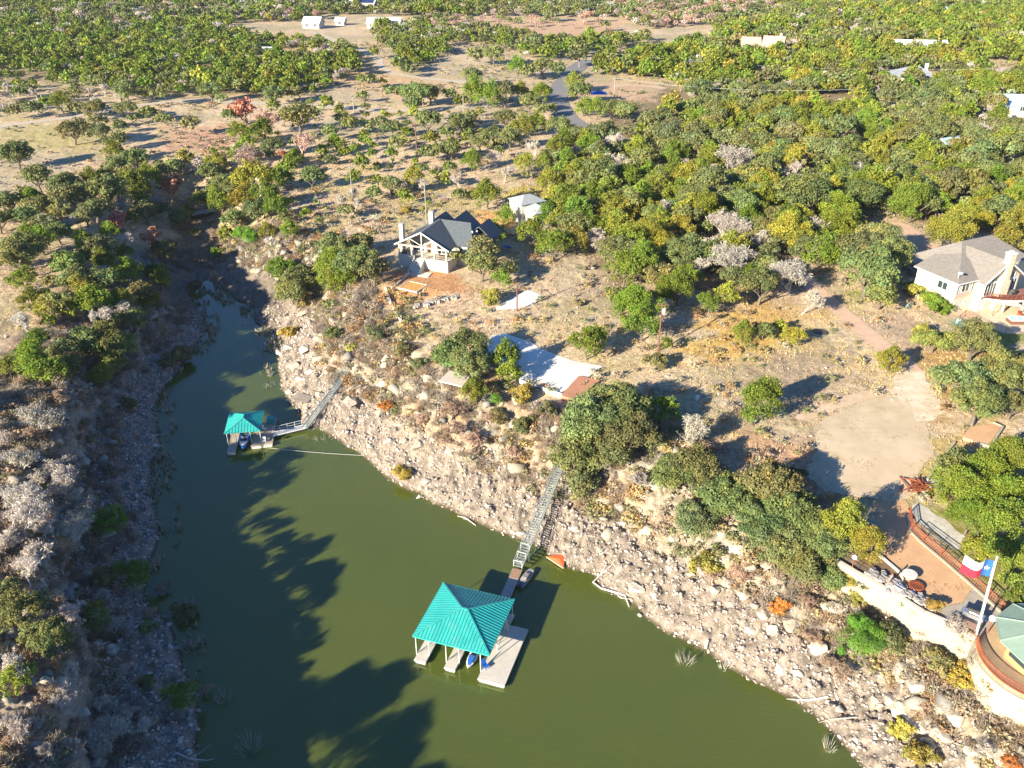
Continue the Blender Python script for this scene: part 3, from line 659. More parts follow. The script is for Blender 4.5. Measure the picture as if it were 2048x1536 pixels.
for q_ in ((372,425,34),(418,395,44),(452,468,34),(432,505,24),(320,560,40),(265,640,50),(180,600,64),(150,560,60),(110,610,60),(210,560,60),(60,600,50),(285,590,50),(130,700,60),(230,730,44),(240,600,50),(330,500,44),(362,440,44),(215,650,50),(300,600,40),(440,400,50),(470,440,46)): TL.append((*q_, 'oak' if q_[0] % 4 else 'jun'))
for q_ in ((60,1180,50),(130,1230,60),(40,1330,70),(150,1440,60),(90,1380,60),(40,1480,60),(250,1420,60),(170,1330,50),(230,1260,50),(120,1130,60),(20,1060,60),(110,930,50),(160,1010,60),(60,860,50),(205,1180,40),(250,1350,44),(290,1450,50),(20,980,50)): TL.append((*q_, 'bare' if q_[0] % 3 else 'brown'))
for u, v, w, k in TL:
    hw = KIND[k][5]; w = w * 1.08
    p, W = solve(u, v, w, hw)
    W = min(W, 13)
    LISTED.append((p[0], p[1], W)); TREES.append([p[0], p[1], p[2], W, k, w, u, v])
LA = np.array(LISTED)
FILL = [
 ([(1120,300),(1250,300),(1330,230),(1380,190),(2100,185),(2100,500),(1960,470),(1905,455),(1800,432),(1730,440),(1680,520),(1620,560),(1560,610),(1500,600),(1400,560),(1350,640),(1290,600),(1230,560),(1130,490),(1085,440),(1110,380)], .95, 'jun .36 yel .26 oak .28 bare .10', 4.8, 8.4),
 ([(1180,150),(1240,110),(1450,60),(1250,30),(1250,-40),(2200,-40),(2200,190),(1380,192),(1320,160)], .85, 'jun .42 yel .14 oak .34 bare .10', 4.6, 8.0),
 ([(640,-40),(1260,-40),(1260,36),(1000,34),(860,34),(700,30),(650,30)], .72, 'oak .66 bare .20 jun .14', 4.5, 8),
 ([(740,60),(860,45),(960,60),(1060,75),(1050,112),(930,84),(890,112),(850,135),(800,150),(770,110)], .85, 'jun .6 oak .3 bare .1', 4, 6.5),
 ([(1040,88),(1200,84),(1440,62),(1470,100),(1240,112),(1180,130),(1050,116)], .7, 'oak .7 jun .2 bare .1', 4.5, 7.5),
 ([(1230,6),(1560,10),(1540,44),(1300,60),(1230,40)], .8, 'pink .5 oak .4 bare .1', 5, 8),
 ([(860,40),(1230,40),(1230,66),(860,60)], .22, 'pink .45 oak .55', 5, 8),
 ([(-80,-40),(640,-40),(640,44),(480,46),(500,84),(640,88),(722,112),(715,150),(640,186),(540,194),(460,190),(330,192),(220,190),(150,140),(0,140),(-80,140)], .92, 'jun .60 oak .24 bare .11 yel .05', 3.8, 6.4),
 ([(-80,-40),(640,-40),(640,44),(400,44),(200,50),(-80,60)], .9, 'jun .30 oak .42 bare .2 pink .08', 4.2, 7.5),
 ([(-80,140),(150,140),(220,190),(330,195),(0,235),(-80,235)], .42, 'oak .5 jun .2 bare .3', 3.5, 6),
 ([(570,235),(1110,225),(1110,400),(960,410),(740,450),(580,430)], .34, 'oak .4 jun .35 yel .1 bare .15', 2.0, 4.2),
 ([(90,390),(330,370),(450,300),(560,270),(600,430),(560,480),(440,410),(380,520),(300,600),(240,700),(100,650),(-40,560),(-40,470)], .5, 'oak .5 jun .3 bare .2', 3, 6),
 ([(-60,800),(200,850),(190,1100),(150,1536),(-60,1536)], .7, 'bare .55 brown .35 oak .1', 2.5, 5.5),
 ([(540,600),(700,600),(760,660),(980,700),(880,790),(700,740),(600,650)], .2, 'olive .4 brown .3 gold .1 oak .2', 1.5, 3),
 ([(1900,800),(2060,740),(2060,1240),(1990,1200),(1940,1100),(1890,960)], .45, 'oak .6 jun .4', 4, 7),
]
FILLW = [(PP([(u, v) for u, v in pl]), d, k, a, b) for pl, d, k, a, b in FILL]
def kmix(s):
    q = s.split(); return [q[i] for i in range(0, len(q), 2)], np.array([float(x) for x in q[1::2]])
fx, fy = [], []
cell = 4.6
g = np.random.default_rng(5)
gx, gy = np.meshgrid(np.arange(-640, 640, cell), np.arange(60, 930, cell))
gx = gx.ravel() + g.random(gx.size) * cell; gy = gy.ravel() + g.random(gy.size) * cell
ok = (np.abs(gx) < 30 + .68 * gy); gx, gy = gx[ok], gy[ok]
ass = np.full(gx.shape, -1); rnd = np.clip(g.random(gx.size) * .75 + .5 * (fbm(gx * .035, gy * .035, 3, 90) - .25), 0, 1)
for i, (pl, d, k, a, b) in enumerate(FILLW):
    m = inside(gx, gy, pl); ass[m] = np.where(rnd[m] < d, i, -1)
# clearings and hard surfaces
CLEAR = [[(430,46),(490,50),(560,55),(640,62),(650,80),(560,72),(480,70)],[(640,60),(720,70),(790,110),(800,150),(940,160),(930,195),(820,178),(740,160),(730,112),(640,82)],[(900,84),(1050,112),(1090,150),(1000,160),(900,130)],[(1290,64),(1440,60),(1420,92),(1300,86)],[(1300,86),(1420,70),(1400,92),(1180,128),(1150,120)],
 [(1130,150),(1330,160),(1330,205),(1140,215)],[(1560,195),(1660,190),(1830,212),(1800,240),(1640,226)],[(1905,120),(2000,122),(2060,150),(1980,160),(1920,140)],[(520,100),(600,98),(640,112),(560,115)],[(1660,250),(1720,255),(1710,290),(1660,285)],[(1670,30),(1710,35),(1700,55),(1670,50)],[(990,370),(1100,360),(1095,402),(1000,420)],[(925,425),(1010,415),(1020,450),(960,470)],
 [(1735,440),(1800,430),(1900,480),(1880,530),(1830,560),(1800,480)],[(1560,590),(1620,560),(1700,630),(1640,660)],[(1480,520),(1520,520),(1520,560),(1480,560)]]
for c in CLEAR:
    ass[inside(gx, gy, PP(c))] = -1
for pl in KEEP + list(WPADS.values()):
    ass[inside(gx, gy, pl)] = -1
for k_, (pl, w) in WROAD.items():
    ass[dseg(gx, gy, pl) < w + 2] = -1
    if k_ == 'asphalt_road':
        for sh in (3, 6, 9): ass[dseg(gx, gy, pl - np.array([0, sh])) < w + 1.5] = -1
for pl in KEEP[2:]:                                     # keep the view of far houses open on the near side
    c = pl.mean(0); n = c / np.linalg.norm(c); dd = (gx - c[0]) * n[0] + (gy - c[1]) * n[1]; ll = np.abs((gx - c[0]) * -n[1] + (gy - c[1]) * n[0])
    ass[(dd < 0) & (dd > -(9 + .02 * c[1])) & (ll < np.ptp(pl[:, 0]) * .5)] = -1
m = ass >= 0; gx, gy, ass = gx[m], gy[m], ass[m]
near = gy < 360
keep = np.ones(gx.size, bool)
for x, y, W in LISTED:
    if y < 400: keep &= (gx - x) ** 2 + (gy - y) ** 2 > (W * .42 + 1.2) ** 2
gx, gy, ass = gx[keep], gy[keep], ass[keep]
gz = samp(HT, gx, gy)
for x, y, z, a in zip(gx, gy, gz, ass):
    pl, d, k, lo, hi = FILLW[a]; ks, ws = kmix(k); 
    nz_ = float(fbm(np.array(x * .02), np.array(y * .02), 2, 95)); ws = ws * np.array([(.35 + 3.2 * max(0, nz_ - .3)) if q_ in ('jun', 'yel') else (.35 + 3.2 * max(0, .7 - nz_)) for q_ in ks])
    kk = ks[g.choice(len(ks), p=ws / ws.sum())]
    W = lo * .75 + (hi * 1.15 - lo * .75) * g.random() ** 1.4; W *= .9 if kk in ('bare', 'pink') else 1
    u, v, dep = PR(x, y, z + W * .5); TREES.append([x, y, z, W, kk, W * F / dep, u, v])
# trees of the left bank beyond the frame: they throw the long shadows across the creek
CAST = [(-46,30,8,'jun'),(-43,42,6,'oak'),(-39,35,6,'bare'),(-48,20,9,'oak'),(-52,36,8,'oak'),(-38,27,7,'oak'),(-42,18,8,'oak'),(-62,44,7,'bare'),(-92,104,7,'jun'),(-86,88,6,'bare'),(-70,58,6,'bare')]
for x, y, W, k in CAST:
    u, v, dep = PR(x, y, 16); TREES.append([x, y, hz(x, y), W, k, W * F / dep, u, v])
# ---------------------------------------------------------------- words for labels
MARKS = [((935,460),'the slate-roofed house'),((1048,420),'the white garage'),((1090,730),'the bright concrete slab'),((1035,600),'the small concrete pad'),((1930,540),'the cream chimney house'),((1740,900),'the gravel yard'),((1840,1120),'the orange sand yard'),((1965,1190),'the flagpole'),
 ((1090,1010),'the long stairway'),((655,800),'the short stairway'),((490,850),'the small boathouse'),((925,1240),'the large boathouse'),((1120,200),'the asphalt bend'),((730,130),'the gravel drive'),((60,245),'the left meadow road'),((330,210),'the gravel road'),((980,212),'the long gravel track'),
 ((405,432),'the creek footbridge'),((395,570),'the creek head'),((1720,655),'the clay footpath'),((1820,480),'the brick drive'),((1240,180),'the pale driveway'),((1700,215),'the dirt track'),((1525,98),'the pink-roofed houses'),((1830,95),'the long white barn'),((1820,155),'the grey-roofed far house'),((2020,215),'the pale blue roof'),((725,10),'the solar-panel house'),((630,48),'the small far house'),((768,48),'the metal-roofed barn'),
 ((120,320),'the lone meadow oaks'),((200,450),'the left meadow'),((1450,300),'the red power pole'),((1320,650),'the transformer pole'),((700,370),'the grey power pole'),((832,290),'the tall brown pole'),((1560,670),'the golden grass'),((1580,1330),'the white shore boulders'),((180,1100),'the left cliff'),((150,1350),'the shaded left bank'),((120,800),'the left bank scrub'),((1270,1170),'the white round boulder'),((1300,400),'the middle woods'),((1550,400),'the right woods'),((1500,480),'the dead white tree'),((1850,320),'the far-right woods'),((450,110),'the upper-left woods'),((200,100),'the top-left woods'),((840,560),'the orange dirt yard'),((820,850),'the shore ledges'),((1430,1080),'the cliff above shore')]
NUM = {2:'two',3:'three',4:'four',5:'five',6:'six',7:'seven',8:'eight',9:'nine',10:'ten'}
ORD = ['first','second','third','fourth','fifth','sixth','seventh','eighth','ninth','tenth']
def ordn(i):
    if i < 10: return ORD[i]
    k = i + 1; return f"{k}{'th' if 10 <= k % 100 <= 20 else {1:'st',2:'nd',3:'rd'}.get(k % 10, 'th')}"
def plural(s): return s + ('es' if s[-2:] == 'sh' else 's')
def label_all(items):
    """items: (object, words, u, v) -> one label each"""
    grp = {}
    for o, wd, u, v in items:
        uu = min(max(u, 0), 2048); vv = min(max(v, 0), 1536)
        mk = min(MARKS, key=lambda q: (q[0][0]-uu)**2 + ((q[0][1]-vv) * (1.0 if vv > 500 else 1.8))**2)
        dx, dy = uu - mk[0][0], vv - mk[0][1]
        rel = ('right of' if dx > 0 else 'left of') if abs(dx) > abs(dy) * 1.3 else ('in front of' if dy > 0 else 'behind')
        grp.setdefault((wd, rel, mk[1]), []).append((u, v, o))
    for (wd, rel, mk), l in grp.items():
        l.sort(key=lambda q: q[0])
        for i, (u, v, o) in enumerate(l):
            if len(l) == 1: s = f'{wd} {rel} {mk}'
            elif i == 0: s = f'leftmost of {NUM.get(len(l), len(l))} {plural(wd)} {rel} {mk}'
            elif i == len(l) - 1: s = f'rightmost of {NUM.get(len(l), len(l))} {plural(wd)} {rel} {mk}'
            else: s = f'{ordn(i)} from left of {NUM.get(len(l), len(l))} {plural(wd)} {rel} {mk}'
            o['label'] = s
# ---------------------------------------------------------------- build them
GROUPW = {'live oak':'live oaks of the hillside','juniper':'junipers of the hillside','bare tree':'leafless trees of the hillside','bare bush':'leafless bushes on the banks','shrub':'shrubs on the slopes','willow':'green willows on the banks','autumn tree':'autumn-coloured trees'}
INST = []
def visible(t): return -70 < t[6] < 2118 and -60 < t[7] < 1606
by = {}
for t in TREES: by.setdefault(KIND[t[4]][3], []).append(t)
MASS = []
for cat, l in by.items():
    vis = [t for t in l if visible(t)]; vis.sort(key=lambda t: -t[5])
    INST += vis[:290]; MASS += vis[290:] + [t for t in l if not visible(t)]
big = [t for t in MASS if t[5] > 40 and not visible(t)]        # off-frame casters keep full crowns
MASS = [t for t in MASS if not (t[5] > 40 and not visible(t))]
items = []
def place_tree(t):
    x, y, z, W, k, pw, u, v = t
    mk, col, wd, cat, nm, hw = KIND[k]
    lod = 'hi' if pw > 75 else 'mid' if pw > 34 else 'low'
    ki = int(g.integers(0, 3 if lod == "hi" else 4))
    root = empty(nm, (x, y, z - .05), g.random() * 6.28, cat=cat, group=GROUPW[cat])
    s = W / 2; jz = .9 + .25 * g.random()
    j = g.normal(size=3) * (np.array([.08, .06, .08]) if mk not in ('bare',) else .015) + 1; br = .82 + .4 * g.random()
    c = tuple(np.clip(np.array(col) * j * br, .01, .7)) + (1,)
    if mk in ('bare', 'rusty'):
        a, b = proto_bare(lod, ki, mk == 'rusty'); root.scale = (s, s, s * hw * 1.25 * jz)
        o1 = bpy.data.objects.new('crown' if mk == 'rusty' else 'twigs', a); o2 = bpy.data.objects.new('branches', b)
        o1.color = c; o2.color = c if mk == 'bare' else (.33, .22, .17, 1)
    else:
        a, b = proto(mk, lod, ki); root.scale = (s, s * (.9 + .2 * g.random()), s * jz * (1.0 if mk == 'jun' else 1.05))
        o1 = bpy.data.objects.new('crown', a); o2 = bpy.data.objects.new('trunk', b); o1.color = c
    for o in (o1, o2): COL.objects.link(o); o.parent = root
    size = 'small' if W < 3.2 else 'large' if W > 6.5 else 'mid-sized'
    items.append((root, f'{size} {wd}', u, v))
for t in INST + big: place_tree(t)
label_all(items)
# the far and small remainder: woodland masses
def mass(name, label, ts):
    Vs, Fs, Cs, Ls = [], [], [], []; n0 = 0
    lib = {}
    for x, y, z, W, k, pw, u, v in ts:
        mk, col = KIND[k][:2]; q = 0 if pw < 17 else 1 if pw < 34 else 2
        nl, ls = ((90, .22), (230, .145), (480, .11))[q]
        key = (mk, q, int(g.integers(0, 4)))
        if key not in lib:
            if mk in ('bare', 'rusty'):
                V, _, _ = crown('oak', int(nl * 1.4), ls, key[2]); V = V.reshape(-1, 4, 3); c = V.mean(1, keepdims=True); V = c + (V - c) * np.array([.55, .55, .8]); V = V.reshape(-1, 3)
                Fq = np.arange(len(V)).reshape(-1, 4); lv = np.repeat(.6 + .6 * rng.random(len(Fq)), 4); Lc = np.stack([lv] * 3, -1)
            else: V, Fq, Lc = crown(mk, nl, ls, key[2] + 50)
            lib[key] = (V, Fq, Lc)
        V, Fq, Lc = lib[key]; a = g.random() * 6.28; ca, sa = math.cos(a), math.sin(a); s = W / 2
        Rm = np.array([[ca, -sa, 0], [sa, ca, 0], [0, 0, .9 + .3 * g.random()]]) * s
        Vs.append(V @ Rm.T + np.array([x, y, z])); Fs.append(Fq + n0); n0 += len(V)
        c = np.array(col) * (1 + g.normal(size=3) * .07) * (.75 + .5 * g.random()); Cs.append(np.tile(c, (len(V), 1))); Ls.append(Lc)
    if not Vs: return
    me = np_mesh(name, np.vstack(Vs), np.vstack(Fs)); setcol(me, 'tint', np.vstack(Cs)); setcol(me, 'lv', np.vstack(Ls))
    tag(link(name, me, LEAFS), label, 'woodland', kind='stuff')
mass('woodland', 'distant mass of junipers and oaks covering the far hills', [t for t in MASS if KIND[t[4]][3] in ('juniper', 'live oak')])
mass('bare_woodland', 'distant leafless grey and pinkish trees among the far woods', [t for t in MASS if KIND[t[4]][3] not in ('juniper', 'live oak')])
print('TREES', len(TREES), 'inst', len(INST), 'mass', len(MASS))
# ---------------------------------------------------------------- scrub and dry grass on the ground
def scatter(n, x0, x1, y0, y1, f, s):
    r = np.random.default_rng(s); x = r.uniform(x0, x1, n); y = r.uniform(y0, y1, n)
    k = (np.abs(x) < 25 + .64 * y); x, y = x[k], y[k]
    d = samp(GD, x, y); p = f(x, y, d); k = r.random(len(x)) < p
    x, y, d = x[k], y[k], d[k]
    bad = np.zeros(len(x), bool)
    for pl in list(WPADS.values()) + KEEP[:3]:
        bad |= inside(x, y, pl)
    for pl, w in WROAD.values(): bad |= dseg(x, y, pl) < w + .3
    bad |= samp(GF, x, y) > .97
    x, y, d = x[~bad], y[~bad], d[~bad]
    return x, y, samp(HT, x, y), d, r
def clumps(name, label, cat, xyz, W, col, nl, ls, seed, kind='bush', hs=1.):
    r = np.random.default_rng(seed); lib = [crown(kind, nl, ls, seed + i) for i in range(5)]
    n = len(W); sel = r.integers(0, 5, n); Vs, Fs, Cs, Ls = [], [], [], []; n0 = 0
    for i in range(5):
        m = np.where(sel == i)[0]
        if not len(m): continue
        V, Fq, Lc = lib[i]; a = r.random(len(m)) * 6.28; s = W[m] / 2
        X = (V[None, :, 0] * np.cos(a)[:, None] - V[None, :, 1] * np.sin(a)[:, None]) * s[:, None] + xyz[m, 0][:, None]
        Y = (V[None, :, 0] * np.sin(a)[:, None] + V[None, :, 1] * np.cos(a)[:, None]) * s[:, None] + xyz[m, 1][:, None]
        Z = V[None, :, 2] * s[:, None] * hs + xyz[m, 2][:, None] - .03
        Vs.append(np.stack([X, Y, Z], -1).reshape(-1, 3)); Fs.append((Fq[None] + (np.arange(len(m)) * len(V))[:, None, None]).reshape(-1, 4) + n0); n0 += len(m) * len(V)
        Cs.append(np.repeat(col[m], len(V), 0)); Ls.append(np.tile(Lc, (len(m), 1)))
    me = np_mesh(name, np.vstack(Vs), np.vstack(Fs)); setcol(me, 'tint', np.vstack(Cs)); setcol(me, 'lv', np.vstack(Ls))
    o = link(name, me, LEAFS); tag(o, label, cat, kind='stuff'); return o
PAL = np.array([(.38,.29,.21),(.33,.27,.20),(.42,.35,.28),(.26,.25,.13),(.21,.23,.09),(.40,.32,.14),(.40,.25,.12),(.38,.34,.23)])
LEFTB = lambda x, y: (x < -38 - .12 * (y - 60)) & (y < 175)
x, y, z, d, r = scatter(26000, -80, 90, 48, 235, lambda x, y, d: np.where(LEFTB(x, y), np.where(d > 0, sst(4, 8, d) * .55 * sst(.30, .5, fbm(x * .15, y * .15, 3, 36)), 0), np.where(d > 0, sst(6, 9, d) * (1 - .88 * sst(20, 30, d)), 0) * .95 * sst(.30, .52, fbm(x * .12, y * .12, 3, 33)) * (.55 + .45 * (x < 50))), 11)
kk = (fbm(x * .2, y * .2, 2, 35) * 9.9 + r.random(len(x)) * 2.5).astype(int) % len(PAL)
kk = np.where(LEFTB(x, y) & (r.random(len(x)) < .7), np.array([0, 1, 2, 3])[r.integers(0, 4, len(x))], kk)
clumps('brushwood', 'low dry brush in grey, brown and gold on the rocky banks', 'brush', np.stack([x, y, z], -1), .8 + 1.5 * r.random(len(x)), PAL[kk] * (.85 + .5 * r.random((len(x), 1))), 100, .125, 300)
x, y, z, d, r = scatter(16000, -330, 330, 150, 520, lambda x, y, d: sst(20, 30, d) * (.12 + .6 * sst(.45, .6, fbm(x * .03, y * .03, 3, 37))), 12)
clumps('undergrowth', 'small scattered scrub bushes on the tan slopes', 'scrub', np.stack([x, y, z], -1), .9 + 1.5 * r.random(len(x)), PAL[r.integers(0, 8, len(x))] * (.7 + .4 * r.random((len(x), 1))), 36, .24, 320)
# dry grass tufts
def tufts(name, label, x, y, z, col, h, seed, nb=5):
    r = np.random.default_rng(seed); n = len(x); N = n * nb
    bx = np.repeat(x, nb) + r.normal(size=N) * .12; by_ = np.repeat(y, nb) + r.normal(size=N) * .12; bz = np.repeat(z, nb) - .03
    hh = np.repeat(h, nb) * (.6 + .6 * r.random(N)); a = r.random(N) * 6.28; w = hh * .22; le = hh * .45
    P0 = np.stack([bx - np.cos(a) * w, by_ - np.sin(a) * w, bz], -1); P1 = np.stack([bx + np.cos(a) * w, by_ + np.sin(a) * w, bz], -1)
    b = r.random(N) * 6.28; P2 = np.stack([bx + np.cos(b) * le, by_ + np.sin(b) * le, bz + hh], -1)
    V = np.stack([P0, P1, P2], 1).reshape(-1, 3); C = np.repeat(np.repeat(col, nb, 0) * (.8 + .4 * r.random((N, 1))), 3, 0)
    me = np_mesh(name, V, np.arange(3 * N).reshape(N, 3)); setcol(me, 'tint', C); setcol(me, 'lv', np.ones((3 * N, 3)))
    tag(link(name, me, LEAFS), label, 'grass', kind='stuff')
x, y, z, d, r = scatter(170000, -130, 150, 60, 270, lambda x, y, d: sst(15, 24, d) * (.25 + .75 * sst(.38, .6, fbm(x * .25, y * .25, 3, 38))), 13)
gc = np.stack([samp(0 * GX + 1, x, y)] * 3, -1) * np.array([.60, .44, .29]); nn = fbm(x * .08, y * .08, 3, 39)[:, None]
gc = gc + (np.array([.58, .46, .18]) - gc) * sst(.5, .65, nn); gc = gc + (np.array([.48, .34, .25]) - gc) * sst(.5, .35, nn)
tufts('dry_grass', 'dry tan grass growing across the open slopes', x, y, z, gc, .15 + .26 * r.random(len(x)), 400, 4)

# weeds creeping over the gravel
r = np.random.default_rng(77); wx, wy = [], []
for k_, n_ in (('gravel_yard', 5200), ('upper_drive', 1400), ('sand_yard', 1200), ('brick_drive', 500)):
    pl = WPADS[k_]; a_ = r.uniform(pl[:,0].min(), pl[:,0].max(), n_); b_ = r.uniform(pl[:,1].min(), pl[:,1].max(), n_)
    ed = dseg(a_, b_, pl, True); kp = inside(a_, b_, pl) & (r.random(n_) < (.9 * sst(1.8, .2, ed) + .9 * (fbm(a_ * .3, b_ * .3, 3, 55) > .6)) * .8)
    wx.append(a_[kp]); wy.append(b_[kp])
wx = np.concatenate(wx); wy = np.concatenate(wy)
tufts('weeds', 'thin weeds and leaf litter creeping over the gravel and sand yards', wx, wy, samp(HT, wx, wy) + .08, np.array([(.30,.26,.11),(.36,.27,.14),(.22,.20,.09)])[r.integers(0, 3, len(wx))], .05 + .12 * r.random(len(wx)), 410, 4)

# leafless brush: thickets of thin grey and brown twigs on both banks
_crown = crown
def crown(kind, nleaf, ls, seed):
    if kind != 'twiggy': return _crown(kind, nleaf, ls, seed)
    r = np.random.default_rng(seed); n = nleaf; D = r.normal(size=(n, 3)); D[:, 2] = np.abs(D[:, 2]) + .25; D /= np.linalg.norm(D, axis=1, keepdims=True)
    c = D * (.25 + .7 * r.random((n, 1))) * np.array([1, 1, .85]) + r.normal(size=(n, 3)) * .06; c[:, 2] = np.maximum(c[:, 2], .05)
    T_ = D + r.normal(size=(n, 3)) * .35; T_ /= np.linalg.norm(T_, axis=1, keepdims=True); B_ = np.cross(T_, r.normal(size=(n, 3))); B_ /= np.linalg.norm(B_, axis=1, keepdims=True)
    L_ = ls * (.6 + .8 * r.random((n, 1))); V = np.stack([c - T_ * L_ - B_ * L_ * .09, c - T_ * L_ + B_ * L_ * .09, c + T_ * L_ + B_ * L_ * .04, c + T_ * L_ - B_ * L_ * .04], 1).reshape(-1, 3)
    lv = np.repeat(.7 + .6 * r.random(n), 4); return V, np.arange(4 * n).reshape(n, 4), np.stack([lv] * 3, -1)
x, y, z, d, r = scatter(30000, -90, 90, 48, 235, lambda x, y, d: np.where(d > 0, np.where(LEFTB(x, y), sst(2, 6, d) * .5, sst(6.5, 9, d) * sst(22, 17, d) * .95 * sst(.28, .45, fbm(x * .09 + 5, y * .09, 3, 133))), 0), 14)
TP = np.array([(.36,.29,.23),(.30,.24,.19),(.40,.34,.28),(.28,.22,.16),(.38,.27,.17)])
clumps('dry_brush', 'thickets of leafless grey-brown twigs on both banks', 'brush', np.stack([x, y, z], -1), 1.2 + 2.0 * r.random(len(x)), TP[r.integers(0, 5, len(x))] * (.85 + .4 * r.random((len(x), 1))), 190, .22, 700, 'twiggy')
crown = _crown
# ================================================================ ROCK
def rock_mat(name, c1, c2, c3):
    m, t, b = newmat(name); L = t.links.new; b.inputs['Roughness'].default_value = .9; b.inputs['Specular IOR Level'].default_value = .15
    tc = t.nodes.new('ShaderNodeTexCoord'); n = t.nodes.new('ShaderNodeTexNoise'); n.inputs['Scale'].default_value = 1.1; n.inputs['Detail'].default_value = 7; n.inputs['Roughness'].default_value = .7
    L(tc.outputs['Object'], n.inputs['Vector']); cr = t.nodes.new('ShaderNodeValToRGB'); e = cr.color_ramp.elements
    e[0].position = .36; e[0].color = c1 + (1,); e[1].position = .68; e[1].color = c3 + (1,); q = e.new(.5); q.color = c2 + (1,)
    L(n.outputs[0], cr.inputs[0]); L(cr.outputs[0], b.inputs['Base Color'])
    n2 = t.nodes.new('ShaderNodeTexNoise'); n2.inputs['Scale'].default_value = 5; n2.inputs['Detail'].default_value = 5; L(tc.outputs['Object'], n2.inputs['Vector'])
    bp = t.nodes.new('ShaderNodeBump'); bp.inputs['Strength'].default_value = .5; bp.inputs['Distance'].default_value = .08; L(n2.outputs[0], bp.inputs['Height']); L(bp.outputs[0], b.inputs['Normal'])
    return m
ROCKP = rock_mat('pale_limestone', (.45,.41,.33), (.55,.50,.41), (.33,.30,.25))
ROCKG = rock_mat('weathered_limestone', (.28,.26,.23), (.42,.36,.28), (.50,.43,.32))
def boulder_mesh(seed, flat=.65, ang=.5):
    r = np.random.default_rng(seed); bm = bmesh.new(); bmesh.ops.create_icosphere(bm, subdivisions=3, radius=1)
    V = np.array([v.co[:] for v in bm.verts]); N = V.copy()
    for _ in range(22):                       # cut by random planes: broken limestone blocks
        n = r.normal(size=3); n[2] *= .7; n /= np.linalg.norm(n); h = .5 + .28 * r.random(); dd = V @ n; V = V - np.outer(np.maximum(dd - h, 0), n)
    V += N * ((fbm(V[:, 0] * 2.3 + seed, V[:, 1] * 2.3 + V[:, 2] * 1.7, 3, seed) - .5) * .22)[:, None]
    V[:, 0] *= 1.15; V[:, 2] *= flat; V /= np.abs(V[:, :2]).max()
    for v, c in zip(bm.verts, V): v.co = c
    me = bpy.data.meshes.new('boulder'); bm.to_mesh(me); bm.free(); return me
BM = [[boulder_mesh(500 + i, .42 + .07 * (i % 3)) for i in range(7)] for _ in range(2)]
for l, m in zip(BM, (ROCKP, ROCKG)):
    for me in l: me.materials.append(m)
BL = [(577,697,27,0),(561,706,22,0),(577,718,22,1),(578,785,20,0),(703,804,40,1),(780,884,33,0),(808,886,25,1),(838,892,44,1),(700,893,15,0),(740,892,22,0),(849,963,24,0),(842,977,28,1),(839,994,17,0),(858,983,20,1),(970,872,40,1),(940,858,30,1),(1010,880,34,1),
 (1272,1178,40,0),(1308,1188,17,0),(1280,1231,17,0),(1025,1065,15,0),(1041,1068,24,0),(1054,1072,16,0),(1049,981,22,1),(1270,1053,32,1),(1302,1078,32,1),(1381,1149,22,1),(1472,1092,44,0),(1440,1068,20,0),(1420,1060,18,1),(1561,1340,42,0),(1594,1346,30,0),(1640,1298,42,0),(1582,1252,52,1),(1545,1262,30,0),(1528,1231,45,1),
 (1665,1222,62,0),(1690,1235,30,1),(1640,1210,36,0),(1532,1132,34,1),(1710,1480,22,0),(1909,1434,50,1),(1940,1420,34,1),(1917,1400,40,1),(1876,1471,66,1),(1840,1455,40,0),(1814,1450,50,0),(1860,1490,44,1),(1830,1372,52,0),(1860,1350,44,1),(1838,1338,40,1),(1946,1508,56,1),(1980,1490,40,1),(1800,1420,44,0),(1752,1455,24,0),(1780,1400,34,1),(1800,1340,36,0),(1890,1380,36,1),(1750,1400,26,0),
 (205,1113,26,1),(202,1298,24,1),(236,1328,36,1),(222,1300,28,1),(342,1332,15,0),(339,1250,14,0),(377,1506,22,0),(360,1480,18,0),(185,1200,32,1),(170,1150,34,1),(190,1170,28,1),(314,893,19,0),(285,965,16,0),(307,911,15,0),(180,1090,26,1),(165,1120,24,1),(215,1400,30,1),(240,1360,26,1),(600,760,26,0),(590,735,30,1),(610,700,34,0),(620,745,24,0),(640,790,26,1),(760,830,34,1),(720,780,26,1),(800,850,30,1),(900,905,26,0),(920,930,22,1),(1100,1010,20,1),(1150,1060,24,0),(1200,1100,22,1),(1350,1080,26,1),(1340,1140,22,0),(1430,1180,26,1),(1460,1210,30,0),(1490,1190,36,1),(1500,1260,26,0),(1620,1370,22,0),(1680,1420,24,0),(1700,1330,36,1),(1730,1280,30,0)]
bi = []
for i, (u, v, w, q) in enumerate(BL):
    p = G(u, v); dep = PR(*p)[2]; W = w * dep / F * .92
    o = bpy.data.objects.new('boulder', BM[q][(i * 3 + q) % 7]); COL.objects.link(o)
    o.location = (p[0], p[1], p[2] + W * .08); s = W / 2; o.scale = (s, s * (.8 + .3 * random.random()), s * (.9 + .3 * random.random())); o.rotation_euler = (random.uniform(-.2, .2), random.uniform(-.2, .2), random.random() * 6.28)
    tag(o, None, 'boulder', 'limestone boulders on the banks')
    bi.append((o, ('pale ' if q == 0 else 'weathered ') + ('small' if W < 1.6 else 'large' if W > 2.6 else 'mid-sized') + ' boulder', u, v))
label_all(bi)
for o, *_ in bi:
    pass
